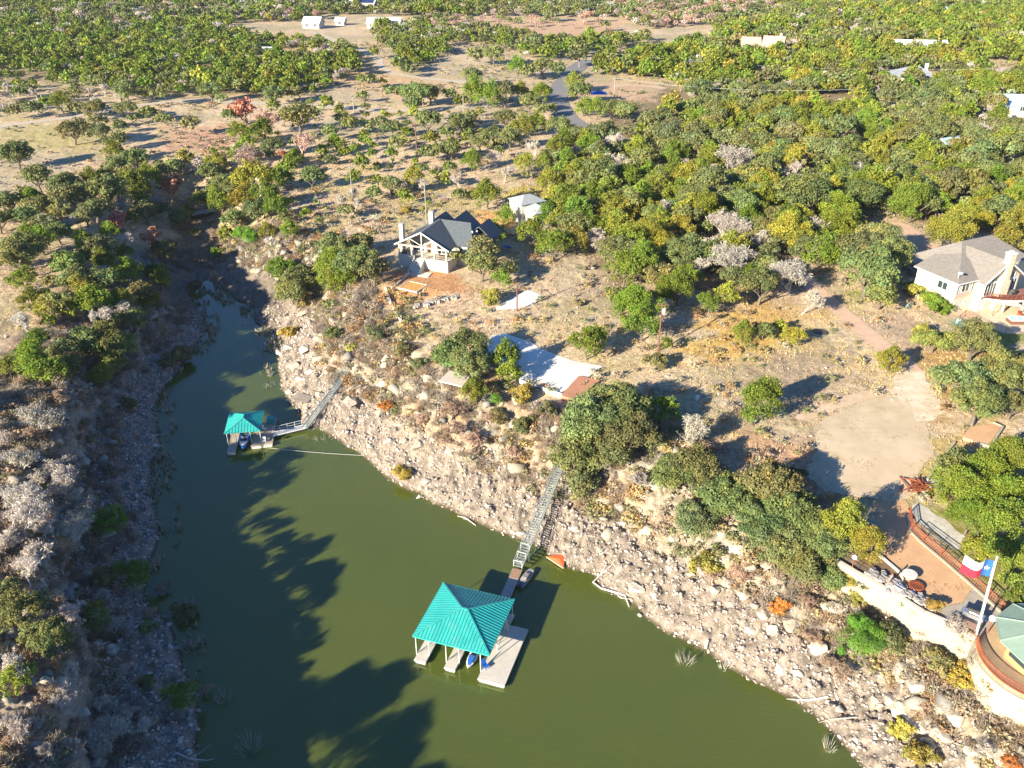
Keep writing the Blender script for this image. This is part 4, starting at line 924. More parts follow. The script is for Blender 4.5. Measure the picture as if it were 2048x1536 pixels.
# broken rock: thousands of angular pieces
def rubble(name, label, x, y, z, sz, col, seed, flat=.55, mat=None):
    r = np.random.default_rng(seed); n = len(x)
    base = np.array([(-1,-1,-1),(1,-1,-1),(1,1,-1),(-1,1,-1),(-1,-1,1),(1,-1,1),(1,1,1),(-1,1,1)], float)
    V = base[None] * (.55 + .45 * r.random((n, 8, 3))); V[:, 4:, :2] *= .75
    V *= (sz / 2)[:, None, None] * np.stack([1 + .6 * r.random(n), .6 + .5 * r.random(n), flat * (.6 + .8 * r.random(n))], -1)[:, None, :]
    a = r.random(n) * 6.28; b = r.normal(size=n) * .35; c = r.normal(size=n) * .35
    X, Y, Z = V[..., 0], V[..., 1], V[..., 2]
    Y, Z = Y * np.cos(b)[:, None] - Z * np.sin(b)[:, None], Y * np.sin(b)[:, None] + Z * np.cos(b)[:, None]
    X, Z = X * np.cos(c)[:, None] - Z * np.sin(c)[:, None], X * np.sin(c)[:, None] + Z * np.cos(c)[:, None]
    X, Y = X * np.cos(a)[:, None] - Y * np.sin(a)[:, None], X * np.sin(a)[:, None] + Y * np.cos(a)[:, None]
    V = np.stack([X + x[:, None], Y + y[:, None], Z + (z + sz * .12)[:, None]], -1).reshape(-1, 3)
    Fq = (np.array([(0,3,2,1),(4,5,6,7),(0,1,5,4),(1,2,6,5),(2,3,7,6),(3,0,4,7)])[None] + (np.arange(n) * 8)[:, None, None]).reshape(-1, 4)
    me = np_mesh(name, V, Fq); setcol(me, 'tint', np.repeat(col, 8, 0)); tag(link(name, me, mat or RUB), label, 'rocks', kind='stuff')
def rub_mat():
    m, t, b = newmat('broken_rock'); L = t.links.new; b.inputs['Roughness'].default_value = .9; b.inputs['Specular IOR Level'].default_value = .15
    at = t.nodes.new('ShaderNodeAttribute'); at.attribute_name = 'tint'; L(at.outputs['Color'], b.inputs['Base Color']); return m
RUB = rub_mat()
RC = np.array([(.46,.39,.34),(.53,.46,.41),(.38,.31,.27),(.43,.35,.29),(.26,.22,.19),(.60,.55,.49)])
x, y, z, d, r = scatter(260000, -80, 80, 48, 175, lambda x, y, d: np.where(d > -.4, sst(-.4, .5, d) * sst(13, 7, d), 0) * .62, 21)
rubble('rock_rubble', 'broken pinkish grey rubble covering both shore slopes', x, y, z, .11 + .42 * r.random(len(x)) ** 3, RC[r.integers(0, 6, len(x))] * (.8 + .35 * r.random((len(x), 1))), 22)
x, y, z, d, r = scatter(15000, -80, 80, 48, 215, lambda x, y, d: sst(5, 8, d) * sst(22, 15, d) * .55 * (fbm(x * .3, y * .3, 2, 44) > .45), 23)
LC = np.array([(.42,.37,.28),(.37,.33,.25),(.27,.25,.22),(.46,.41,.32),(.33,.29,.24)])
rubble('ledge_rocks', 'broken cream and grey ledge blocks along the cliffs', x, y, z, .45 + 2.2 * r.random(len(x)) ** 2.6, LC[r.integers(0, 5, len(x))] * (.8 + .35 * r.random((len(x), 1))), 24, .5)
x, y, z, d, r = scatter(14000, -130, 150, 60, 230, lambda x, y, d: sst(18, 26, d) * sst(.5, .62, fbm(x * .07, y * .07, 3, 47)) * .5, 25)
rubble('field_stones', 'small pale stones lying in the dry grass', x, y, z, .12 + .4 * r.random(len(x)) ** 2, RC[r.integers(0, 6, len(x))], 26)
# ---------------------------------------------------------------- dead wood at the water
WOODG = pm('grey_driftwood', (.50,.45,.39), (.36,.32,.27), 3, .9, .2)
WOODP = pm('bleached_wood', (.66,.62,.56), (.5,.46,.4), 3, .9, .2)
REED = pm('dead_reeds', (.42,.38,.30), (.30,.29,.22), 2, .9)
def stalks(u, v, w, n, h, m, label, lean=.25, name='dead_bush', cat='dead bush', group='dead bushes standing in the water'):
    p = G(u, v); p[2] = max(p[2], 0); dep = PR(*p)[2]; W = w * dep / F; mb = MB(); r = random.Random(int(u * 7 + v))
    stem = Vector((0, 0, -.4))
    for i in range(n):
        a = r.uniform(0, 6.28); q = W / 2 * math.sqrt(r.random()); b = Vector((math.cos(a) * q * .55, math.sin(a) * q * .55, -.35)); e = Vector((math.cos(a) * q * (1 + lean), math.sin(a) * q * (1 + lean), h * r.uniform(.5, 1)))
        mid = (b + e) / 2 + Vector((r.uniform(-.08, .08), r.uniform(-.08, .08), .1)); mb.tube([stem, b, mid, e], [.03, .03, .024, .008], 3)
        if r.random() < .7: mb.tube([mid, mid + Vector((r.uniform(-.3, .3), r.uniform(-.3, .3), h * .3))], [.016, .006], 3)
    o = mb.build(name, m); o.location = p; return tag(o, label, cat, group)
stalks(1371,1325,38,34,1.5,REED,'pale bushy reeds standing in the water beyond the lower right shore')
stalks(1450,1338,26,16,.7,WOODP,'low bleached twigs in the water beside the rubble shore')
stalks(1657,1497,34,30,1.3,REED,'pale reed clump in the bottom right corner of the green water',)
stalks(648,878,34,20,.8,REED,'twisted twig clump in the water below the short stairway',.6)
stalks(500,1498,60,60,1.8,REED,'large pale reed clump in the dark water at the bottom left')
stalks(448,1400,40,36,1.5,REED,'grey reed clump in shade off the lower left shore')
stalks(372,1215,50,40,1.6,REED,'grey brush standing in shaded water off the left shore')
stalks(540,772,24,16,.6,REED,'small twig patch in the water above the small boathouse')
stalks(345,920,22,24,1.2,REED,'grey reed clump in the water left of the small boathouse')
stalks(350,1000,20,18,1.2,REED,'thin reeds in shaded water close to the left shore')
stalks(527,665,26,26,1.2,REED,'pale reeds near the right shore of the upper creek')
stalks(460,605,34,30,1.1,REED,'pale reeds at the narrow head of the creek')
stalks(380,1300,34,30,1.4,REED,'dark brush standing in water beside the shaded rubble')
stalks(345,850,24,30,1.3,REED,'row of grey reeds along the left shore by the boathouse')
# reeds that line the left shore
x, y, z, d, r = scatter(60000, -80, -30, 60, 200, lambda x, y, d: np.where((d < .5) & (d > -3) & (x < -36 - .12 * (y - 60)), .16 * (fbm(x * .3, y * .3, 2, 51) > .5), 0), 27)
k = z < .3; x, y, z, r0 = x[k], y[k], np.maximum(z[k], 0), r
tufts('shore_reeds', 'thin dead reeds lining the shaded left shoreline', x, y, z, np.tile(np.array([.34,.31,.25]), (len(x), 1)), .7 + .6 * r.random(len(x)), 402, 3)
def wood(name, label, pts, rad, m, up=.12, br=()):
    W = [G(u, v) for u, v in pts]; c = W[0].copy(); mb = MB()
    mb.tube([tuple(w - c + np.array([0, 0, up])) for w in W], rad, 6)
    for a, pts2, r2 in br:
        W2 = [G(u, v) for u, v in pts2]; W2[0] = W[a]; mb.tube([tuple(w - c + np.array([0, 0, up + .25 * i])) for i, w in enumerate(W2)], r2, 5)
    o = mb.build(name, m); o.location = c; return tag(o, label, 'driftwood', 'driftwood along the shore')
wood('driftwood_log', 'long bent bleached log reaching into the water left of the round boulder', [(1213,1128),(1200,1152),(1186,1166),(1202,1178),(1232,1187),(1250,1193),(1258,1215)], [.05,.09,.12,.13,.14,.13,.06], WOODP, .15, ((4, [(0,0),(1240,1200),(1262,1206)], [.09,.06,.03]), (1, [(0,0),(1222,1136),(1228,1126)], [.06,.04,.02])))
wood('dead_branch', 'bleached dead branch with forked tips on the lower right shoreline', [(1655,1398),(1632,1402),(1605,1404),(1572,1402)], [.14,.11,.07,.03], WOODP, .35, ((1, [(0,0),(1610,1410),(1600,1418)], [.06,.04,.015]), (2, [(0,0),(1590,1397),(1575,1392)], [.05,.03,.012]), (2, [(0,0),(1590,1408),(1578,1412)], [.05,.03,.012]), (1, [(0,0),(1616,1394),(1600,1388)], [.05,.03,.012])))
wood('dead_branch', 'thin grey branch over the rubble below the fallen brush', [(1713,1438),(1690,1440),(1660,1442),(1636,1449)], [.09,.08,.05,.02], WOODG, .3, ((2, [(0,0),(1650,1436),(1638,1434)], [.04,.03,.012]),))
wood('driftwood_log', 'grey log with branches at the bottom left waterline', [(352,1510),(380,1522),(415,1526),(432,1522)], [.12,.1,.07,.03], WOODG, .4, ((1, [(0,0),(405,1512),(425,1500)], [.06,.04,.015]), (1, [(0,0),(395,1530),(410,1536)], [.05,.03,.015])))
wood('driftwood_log', 'grey log on the shaded left rubble near the waterline', [(298,880),(315,873),(330,870)], [.1,.09,.05], WOODG, .3)
wood('driftwood_log', 'short grey log lying lower on the left rubble shore', [(285,822),(305,828),(322,832)], [.08,.08,.04], WOODG, .3)
wood('driftwood_log', 'pale log partly in shallow water left of the long stairway', [(915,1033),(930,1036),(952,1052)], [.06,.09,.05], WOODP, .1)
wood('driftwood_log', 'upright pale slab of wood at the water edge above the brush', [(1411,1301),(1413,1290),(1416,1283)], [.2,.22,.12], WOODG, .3)
# ================================================================ BOATHOUSES AND STAIRS
TEAL = pm('teal_metal_roof', (.045,.42,.37), (.035,.33,.31), .6, .35, 0, 0, .5)
worn(TEAL, (.10,.40,.36), .5)
TEALD = pm('teal_trim', (.02,.34,.34), (.02,.31,.31), 1, .35, 0, 0, .5)
GALV = pm('galvanised_steel', (.42,.46,.45), (.34,.38,.37), 3, .45, .1, .4)
DECK = pm('pale_deck', (.60,.55,.48), (.52,.47,.41), .9, .8, .1)
DECKW = pm('worn_wood_deck', (.50,.41,.32), (.42,.34,.27), 2, .85, .2, stretch=(1, 6, 1))
FLOAT = pm('white_floats', (.70,.69,.66), (.5,.5,.48), 2, .7)
DARK = pm('dark_steel', (.06,.06,.06), (.09,.08,.08), 2, .6)
WHITE = pm('white_paint', (.78,.77,.74), (.70,.69,.66), 1.5, .6)
BLUE = pm('blue_plastic', (.02,.12,.50), (.03,.16,.58), 1, .35, 0, 0, .5)
NAVY = pm('navy_cover', (.03,.05,.13), (.05,.07,.16), 3, .7, .2)
BROWN = pm('brown_plywood', (.36,.22,.13), (.30,.19,.12), 1.5, .85, .2)
def hip_roof(mb, x0, x1, y0, y1, ze, za, rid, ax='x', t=.06):
    """hipped sheet roof; rid = half length of ridge"""
    cx, cy = (x0+x1)/2, (y0+y1)/2
    a, b = (((cx-rid, cy, za), (cx+rid, cy, za)) if ax == 'x' else ((cx, cy-rid, za), (cx, cy+rid, za)))
    A, B, C, D = (x0,y0,ze), (x1,y0,ze), (x1,y1,ze), (x0,y1,ze)
    if ax == 'x': fs = [[A,B,b,a],[B,C,b],[C,D,a,b],[D,A,a]]
    else: fs = [[A,B,a],[B,C,b,a],[C,D,b],[D,A,a,b]]
    for f in fs: mb.slab(f, t)
    return fs
def seams(mb, face, gap=.42, h=.05, w=.05):
    """standing seams running up the slope of one roof face; face[0],face[1] = eave"""
    e0, e1 = Vector(face[0]), Vector(face[1]); d = (e1-e0); L = d.length; d.normalize()
    n = d.cross(Vector(face[-1]) - e0).normalized()
    if n.z < 0: n = -n
    up = n.cross(d);
    if up.z < 0: up = -up
    P2 = [((Vector(p)-e0).dot(d), (Vector(p)-e0).dot(up)) for p in face]
    k = gap / 2
    while k < L:
        top = 0
        for (xa, ya), (xb, yb) in zip(P2, P2[1:] + P2[:1]):
            if abs(xb-xa) > 1e-6 and min(xa, xb) <= k <= max(xa, xb): top = max(top, ya + (k-xa)/(xb-xa)*(yb-ya))
        if top > .15:
            a = e0 + d*k + n*h/2; mb.bar(a, a + up*(top-.03), w, h, up=tuple(n))
        k += gap
def floatbox(mb, x0, x1, y0, y1, z0, z1, step=1.2):
    y = y0
    while y < y1 - .2:
        mb.box(x0 + .04, x1 - .04, y + .06, min(y + step, y1) - .06, z0, z1); y += step
# --- the large boathouse
D0 = (-5.83, 77.5, 0); rz = R(-18.2)
dock = empty('boathouse', D0, rz, 'large floating boathouse with square turquoise metal roof and three dock fingers', 'boathouse')
mb = MB(); fs = hip_roof(mb, -4.9, 4.9, -4.85, 4.85, 3.2, 4.6, .35); rf = mb.build('roof', TEAL, dock)
mb = MB()
for f in fs: seams(mb, f)
mb.build('roof_seam', TEALD, rf)
mb = MB()
for a, b in (((-4.9,-4.85,3.26),(-.35,0,4.65)),((4.9,-4.85,3.26),(.35,0,4.65)),((4.9,4.85,3.26),(.35,0,4.65)),((-4.9,4.85,3.26),(-.35,0,4.65)),((-.35,0,4.67),(.35,0,4.67))): mb.bar(a, b, .22, .07)
mb.build('ridge_cap', TEAL, rf)
mb = MB()
for a, b in (((-4.9,-4.85),(4.9,-4.85)),((4.9,-4.85),(4.9,4.85)),((4.9,4.85),(-4.9,4.85)),((-4.9,4.85),(-4.9,-4.85))): mb.bar((a[0],a[1],3.12),(b[0],b[1],3.12), .06, .2)
mb.build('fascia', TEAL, rf)
mb = MB()
for i in range(5):
    x = -4.6 + i * 2.3; mb.bar((x,-4.7,3.05),(x,4.7,3.05), .08, .12)
for y in (-4.6, 0, 4.6): mb.bar((-4.8,y,2.93),(4.8,y,2.93), .08, .12)
mb.build('roof_frame', GALV, dock)
for x0, x1, y0 in ((-4.35,-2.85,-6.0),(-.45,.95,-6.0),(3.95,7.3,-6.35)):
    mb = MB(); mb.box(x0, x1, y0, 3.4 if x1 < 5 else 3.0, .42, .55); d_ = mb.build('dock_finger' if x1 < 5 else 'swim_deck', DECK, dock)
    mb = MB(); floatbox(mb, x0 + .08, x1 - .08, y0 + .05, 3.0 if x1 > 5 else 3.4, -.15, .38); 
    mb.build('floats', FLOAT, d_)
    mb = MB()
    for z in (.40,): 
        mb.bar((x0,y0,z-.02),(x1,y0,z-.02), .05, .18); mb.bar((x0-.02,y0,z),(x0-.02,3.,z), .05, .12); mb.bar((x1+.02,y0,z),(x1+.02,3.,z), .05, .12)
    mb.build('frame', GALV, d_)
mb = MB(); mb.box(-4.9, 4.9, 3.42, 4.9, .42, .55); d_ = mb.build('walkway', DECK, dock)
mb = MB(); floatbox(mb, -4.8, 4.8, 3.5, 4.8, -.15, .38); mb.build('floats', FLOAT, d_)
for x, y in ((-4.45,-5.0),(-2.9,-4.75),(-.55,-5.0),(1.0,-4.75),(3.85,-5.0),(4.7,-1.5),(4.7,2.2),(-4.45,0),(-4.45,4.5),(0,4.5),(4.7,4.5),(-.55,0),(3.85,-1)):
    mb = MB(); mb.tube([(x,y,.3),(x,y,3.1)], .055, 6); mb.build('post', WHITE, dock)
for x in (-3.6, .25):
    mb = MB(); mb.bar((x-.7,-4.8,3.0),(x+.7,-4.8,3.0), .06); mb.bar((x+.7,-4.8,2.9),(x-.75,-4.85,.6), .04); mb.build('brace', GALV, dock)
mb = MB()
for y in (-1.5, .5, 2.4): mb.tube([(4.05,y,.5),(4.05,y,1.5)], .03, 5)
mb.tube([(4.05,-1.5,1.5),(4.05,2.4,1.5)], .03, 5); mb.tube([(4.05,-1.5,1.0),(4.05,2.4,1.0)], .025, 5); mb.build('railing', WHITE, dock)
def dockpt(x, y, z=0): return (D0[0] + x*math.cos(rz) - y*math.sin(rz), D0[1] + x*math.sin(rz) + y*math.cos(rz), z)
# jet ski and other things on it
def jet_ski(loc, rz_, label, s=1.):
    o = empty('jet_ski', loc, rz_, label, 'jet ski', None); o.scale = (s, s, s)
    mb = MB(); L = [(-1.4,.5,.05,.30),(-.9,.56,.0,.42),(0,.58,-.05,.46),(.8,.46,-.02,.48),(1.35,.18,.12,.44),(1.55,.03,.25,.38)]
    vs = []
    for x, w, z0, z1 in L: vs += [(x,-w*.6,z0),(x,-w,z1-.12),(x,-w*.8,z1),(x,w*.8,z1),(x,w,z1-.12),(x,w*.6,z0)]
    fq = [(i*6+k, i*6+(k+1)%6, (i+1)*6+(k+1)%6, (i+1)*6+k) for i in range(5) for k in range(6)] + [tuple(range(6))[::-1], tuple(range(30,36))]
    mb.add(vs, fq); mb.build('hull', WHITE, o)
    mb = MB(); mb.prism([(-.1,-.34),(.75,-.3),(1.3,-.1),(1.3,.1),(.75,.3),(-.1,.34)], .46, [.78,.72,.52,.52,.72,.78]); mb.build('hood', BLUE, o)
    mb = MB(); mb.prism([(-1.2,-.2),(-.1,-.22),(-.1,.22),(-1.2,.2)], .44, [.66,.74,.74,.66]); mb.build('seat', NAVY, o)
    mb = MB(); mb.tube([(.15,-.38,.98),(.2,0,.92),(.15,.38,.98)], .03, 6); mb.tube([(.25,0,.75),(.2,0,.93)], .04, 6); mb.build('handlebar', DARK, o)
    return o
jet_ski(dockpt(2.2,-3.5,.1), rz - R(90), 'white and blue jet ski moored under the turquoise roof beside the middle finger')
o = empty('lounge_chair', dockpt(4.35,-4.5,.56), rz + R(60), 'bright blue plastic chair on the near left corner of the swim deck', 'chair')
mb = MB(); mb.box(-.3,.3,-.3,.3,.3,.36); mb.build('seat', BLUE, o)
mb = MB(); mb.add([(-.3,.28,.34),(.3,.28,.34),(.3,.55,1.0),(-.3,.55,1.0),(-.3,.34,.34),(.3,.34,.34),(.3,.61,1.0),(-.3,.61,1.0)], [(0,1,2,3),(7,6,5,4),(0,4,5,1),(1,5,6,2),(2,6,7,3),(3,7,4,0)]); mb.build('backrest', BLUE, o)
for x in (-.26,.26):
    for y in (-.26,.26):
        mb = MB(); mb.bar((x,y,0),(x,y,.3), .05); mb.build('leg', BLUE, o)
o = empty('swim_ladder', dockpt(4.5,1.9,.55), rz, 'white folded ladder standing on the shaded end of the swim deck', 'ladder')
for x in (0, .45):
    mb = MB(); mb.bar((x,0,0),(x+.1,.25,1.1), .05); mb.build('rail', WHITE, o)
mb = MB()
for k in range(4): mb.bar((0+.02*k,.05+.06*k,.2+.25*k),(.45+.02*k,.05+.06*k,.2+.25*k), .04)
mb.build('rung', WHITE, o)
# gangway: dark and plywood walkway sections, then the steel ladder stair
g0 = np.array(U(1010.8,1193,.6)); g1 = np.array(U(1035,1137,.7))
gd = (g1 - g0)[:2]; gl = float(np.linalg.norm(gd)); ga = math.atan2(gd[1], gd[0]); gp = math.atan2(g1[2]-g0[2], gl)
gw = empty('gangway', tuple(g0), ga, 'floating walkway with brown plywood end joining the large boathouse to the stairway', 'gangway')
mb = MB(); mb.box(-1.6, gl*.66, -.62,.62, -.12, 0); mb.build('deck', pm('grey_deck_boards', (.40,.38,.36), (.33,.31,.30), 1.4, .85, .2), gw)
mb = MB(); mb.box(gl*.665, gl, -.62,.62, -.12, .03); mb.build('plywood_panel', BROWN, gw)
mb = MB(); floatbox(mb, -1.4, gl-.1, -.55, .55, -.7, -.15, 9); mb.build('float', FLOAT, gw)
mb = MB(); mb.bar((-1.6,-.66,-.05),(gl,-.66,-.05), .06,.14); mb.bar((-1.6,.66,-.05),(gl,.66,-.05), .06,.14); mb.build('edge_beam', GALV, gw)
def stairway(a, b, w, label, n, rails=1.0, m=GALV, group='metal stairways down the bank', cage=0):
    a = np.array(a); b = np.array(b); d = b - a; L = float(np.hypot(d[0], d[1])); az = math.atan2(d[1], d[0]); sl_ = d[2] / L
    o = empty('stairway', tuple(a), az, label, 'stairway', group)
    mb = MB()
    for i in range(n):
        t = (i + .5) / n; x = t * L; z = t * d[2]; mb.box(x - L/n*.32, x + L/n*.32, -w/2+.03, w/2-.03, z, z + .05)
    mb.build('tread', m, o)
    for s in (-1, 1):
        mb = MB(); mb.bar((0, s*w/2, 0), (L, s*w/2, d[2]), .07, .26); st = mb.build('stringer', m, o)
        if rails:
            mb = MB(); k = max(3, int(L / 1.6))
            for i in range(k + 1):
                x = L * i / k; z = d[2] * i / k; mb.tube([(x, s*w/2, z), (x, s*w/2, z + rails)], .022, 4)
            mb.tube([(0, s*w/2, rails), (L, s*w/2, d[2] + rails)], .032, 5); mb.tube([(0, s*w/2, rails*.5), (L, s*w/2, d[2] + rails*.5)], .02, 4)
            mb.build('handrail', m, o)
    for i in range(1, int(L / 2.6) + 1):
        x = i * 2.6; z = d[2] * x / L
        if x > L: break
        wx, wy = a[0] + x*math.cos(az), a[1] + x*math.sin(az); gz_ = hz(wx, wy) - a[2] - .4
        if gz_ < z - .3:
            mb = MB()
            for s in (-1, 1): mb.tube([(x, s*w/2, gz_), (x, s*w/2, z)], .04, 5)
            mb.bar((x,-w/2,z-.1),(x,w/2,z-.1), .06); mb.build('support', m, o)
    if cage:
        for x in (0, cage/2, cage):
            mb = MB(); z = d[2]*x/L
            for s in (-1, 1): mb.tube([(x, s*w/2, z), (x, s*w/2, z + 1.1)], .035, 5)
            mb.tube([(x,-w/2,z+1.1),(x,w/2,z+1.1)], .035, 5); mb.build('gate_frame', WHITE, o)
    return o
sa = g1.copy(); top = G(1124, 932); mid_ = np.array([top[0], top[1], top[2] + .9])
stairway(sa + np.array([gd[0]/gl*.1, gd[1]/gl*.1, .1]), mid_, 1.25, 'long galvanised metal stairway climbing the rubble slope from the large boathouse', 44, 1.0, cage=2.6)
# --- small boathouse
S0 = (-45.8, 123.6, 0); rs = R(9.0)
sd = empty('boathouse', S0, rs, 'small floating boathouse with turquoise roof, side platform and blue boat', 'boathouse')
mb = MB(); fs = hip_roof(mb, -2.95, 2.95, -3.4, 3.4, 2.9, 4.0, .6, 'y'); rf = mb.build('roof', TEAL, sd)
mb = MB()
for f in fs: seams(mb, f, .5, .05, .06)
mb.build('roof_seam', TEALD, rf)
mb = MB()
for a, b in (((-2.95,-3.4,2.96),(0,-.6,4.05)),((2.95,-3.4,2.96),(0,-.6,4.05)),((2.95,3.4,2.96),(0,.6,4.05)),((-2.95,3.4,2.96),(0,.6,4.05)),((0,-.6,4.07),(0,.6,4.07))): mb.bar(a, b, .18, .06)
mb.build('ridge_cap', TEAL, rf)
for x0, x1, y0, y1, nm in ((-2.6,-1.2,-5.6,3.0,'dock_finger'),(1.15,2.9,-4.3,3.2,'dock_finger'),(2.93,4.7,-4.1,4.6,'side_platform')):
    mb = MB(); mb.box(x0, x1, y0, y1, .40, .53); d_ = mb.build(nm, DECKW, sd)
    mb = MB(); floatbox(mb, x0+.08, x1-.08, y0+.05, y1, -.15, .36); mb.build('floats', FLOAT, d_)
mb = MB(); mb.box(-1.18, 1.13, 2.2, 3.2, .40, .53); mb.build('walkway', DECKW, sd)
for x, y in ((-2.6,-3.2),(-1.2,-3.2),(1.2,-3.2),(2.8,-3.2),(-2.6,3.1),(2.8,3.1),(-2.6,0),(2.8,0)):
    mb = MB(); mb.tube([(x,y,.3),(x,y,2.9)], .05, 6); mb.build('post', WHITE, sd)
def sdp(x, y, z=0): return (S0[0] + x*math.cos(rs) - y*math.sin(rs), S0[1] + x*math.sin(rs) + y*math.cos(rs), z)
o = empty('storage_box', sdp(3.9,3.2,.53), rs, 'dark teal storage locker on the far end of the side platform', 'locker')
mb = MB(); mb.box(-.6,.6,-.5,.5,0,.85); mb.build('body', TEALD, o); mb = MB(); mb.box(-.66,.66,-.56,.56,.852,.95); mb.build('lid', TEALD, o)
# small blue boat in the slip
bo = empty('motorboat', sdp(-.05,-2.6,.15), rs - R(90), 'blue and white runabout boat in the slip of the small boathouse', 'boat')
L = [(-2.0,.75,.1,.75),(-1.2,.85,0,.8),(0,.88,-.05,.82),(1.2,.7,0,.88),(1.9,.3,.25,.95),(2.15,.04,.55,.97)]; vs = []
for x, w, z0, z1 in L: vs += [(x,-w*.5,z0),(x,-w,z1),(x,-w*.82,z1),(x,-w*.7,.35),(x,w*.7,.35),(x,w*.82,z1),(x,w,z1),(x,w*.5,z0)]
fq = [(i*8+k, i*8+(k+1)%8, (i+1)*8+(k+1)%8, (i+1)*8+k) for i in range(5) for k in range(8)] + [tuple(range(8))[::-1], tuple(range(40,48))]
mb = MB(); mb.add(vs, fq); mb.build('hull', BLUE, bo)
mb = MB(); mb.prism([(.5,-.66),(1.25,-.56),(1.85,-.2),(1.85,.2),(1.25,.56),(.5,.66)], .70, [.86,.93,.98,.98,.93,.86]); mb.build('foredeck', WHITE, bo)
mb = MB(); mb.slab([(.45,-.6,.86),(.45,.6,.86),(.15,.5,1.25),(.15,-.5,1.25)], .03); mb.build('windscreen', NAVY, bo)
for y in (-.35,.35):
    mb = MB(); mb.box(-.7,-.2,y-.22,y+.22,.36,.62); mb.box(-.78,-.68,y-.22,y+.22,.62,1.0); mb.build('seat', WHITE, bo)
mb = MB(); mb.box(-2.35,-1.98,-.2,.2,.3,1.05); mb.build('outboard_motor', DARK, bo)
for i, (x, y, m_, lab) in enumerate(((3.3,-3.3,WHITE,'white plastic chair beside the small boathouse roof edge'),(3.0,.6,WHITE,'white chair on the middle of the side platform'))):
    o = empty('deck_chair', sdp(x,y,.53), rs + i, lab, 'chair')
    mb = MB(); mb.box(-.28,.28,-.28,.28,.36,.42); mb.build('seat', m_, o); mb = MB(); mb.box(-.28,.28,.24,.3,.42,.95); mb.build('backrest', m_, o)
    for q, w in ((-.24,-.24),(.24,-.24),(-.24,.24),(.24,.24)):
        mb = MB(); mb.bar((q,w,0),(q,w,.36), .05); mb.build('leg', m_, o)
o = empty('grill', sdp(4.2,-3.4,.53), rs, 'dark barbecue kettle on the near end of the side platform', 'grill')
mb = MB(); mb.sphere((0,0,.75), .3, 10, 6, .8); mb.build('kettle', DARK, o)
for k in range(3):
    a = k*2.1; mb = MB(); mb.bar((math.cos(a)*.3,math.sin(a)*.3,0),(math.cos(a)*.12,math.sin(a)*.12,.6), .04); mb.build('leg', DARK, o)
# gangway with railing
a = np.array(U(547,868,.6)); b = np.array(U(606,852,.8)); d = b - a; L_ = float(np.hypot(*d[:2])); az = math.atan2(d[1], d[0])
gw = empty('gangway', tuple(a), az, 'white railed aluminium gangway from the small boathouse to shore', 'gangway')
mb = MB(); mb.box(-.2, L_, -.6,.6, -.08, 0); mb.build('deck', pm('blue_grey_deck', (.36,.37,.40), (.30,.31,.34), 1.5, .7), gw)
mb = MB(); mb.box(L_, L_+.6, -.6, .6, -.1, .05); mb.build('landing_plate', WHITE, gw)
for s in (-1, 1):
    mb = MB(); mb.bar((-.2,s*.62,0),(L_+.3,s*.62,0), .07,.16)
    if s > 0:
        for i in range(5): x = L_*i/4; mb.tube([(x,.62,0),(x,.62,1.0)], .03, 5)
        mb.tube([(0,.62,1.0),(L_,.62,1.0)], .035, 5); mb.tube([(0,.62,.5),(L_,.62,.5)], .025, 5)
    mb.build('railing' if s > 0 else 'side_beam', WHITE, gw)
a = np.array(U(609,856,.9)); t_ = G(697, 749); b = np.array([t_[0], t_[1], t_[2] + .7])
stairway(a, b, 1.15, 'short galvanised metal stairway up the rocky bank from the small gangway', 40, .95)
# the mooring cable to shore
a = np.array(U(499,891,.5)); b = np.array(U(728,911,.6)); mb = MB()
mb.tube([tuple((b-a)*t + np.array([0,0,-.25*math.sin(t*3.14)])) for t in np.linspace(0,1,14)], .03, 5)
o = mb.build('mooring_cable', pm('pale_rope', (.62,.60,.54), (.5,.48,.42), 4, .9)); o.location = a; tag(o, 'thin pale cable stretched over the water from the small boathouse to shore', 'cable')
# jon boat under a cover beside the gangway
p = U(1052,1160,0); jb = empty('jon_boat', tuple(p), R(62), 'small covered jon boat tied beside the floating walkway', 'boat')
L = [(-1.7,.55,.02,.42),(-.8,.62,-.05,.45),(.6,.6,-.03,.48),(1.4,.45,.15,.55),(1.7,.35,.32,.58)]; vs = []
for x, w, z0, z1 in L: vs += [(x,-w*.75,z0),(x,-w,z1),(x,w,z1),(x,w*.75,z0)]
mb = MB(); mb.add(vs, [(i*4+k, i*4+(k+1)%4, (i+1)*4+(k+1)%4, (i+1)*4+k) for i in range(4) for k in range(4)] + [(3,2,1,0), (16,17,18,19)]); mb.build('hull', pm('blue_grey_metal', (.25,.27,.31), (.2,.22,.26), 2, .5), jb)
mb = MB(); cv = [(-1.2,.5,.47,.6),(-.4,.58,.48,.85),(.5,.55,.5,.8),(1.1,.42,.56,.62)]; vs = []
for x, w, z0, z1 in cv: vs += [(x,-w,z0),(x,-w*.5,z1),(x,w*.5,z1+.03),(x,w,z0)]
mb.add(vs, [(i*4+k, i*4+(k+1)%4, (i+1)*4+(k+1)%4, (i+1)*4+k) for i in range(3) for k in range(4)] + [(3,2,1,0), (12,13,14,15)]); mb.build('cover', pm('mottled_cover', (.38,.36,.34), (.14,.13,.13), 5, .9, .4), jb)
mb = MB(); mb.box(-1.95,-1.7,-.14,.14,.1,.8); mb.build('outboard_motor', DARK, jb)
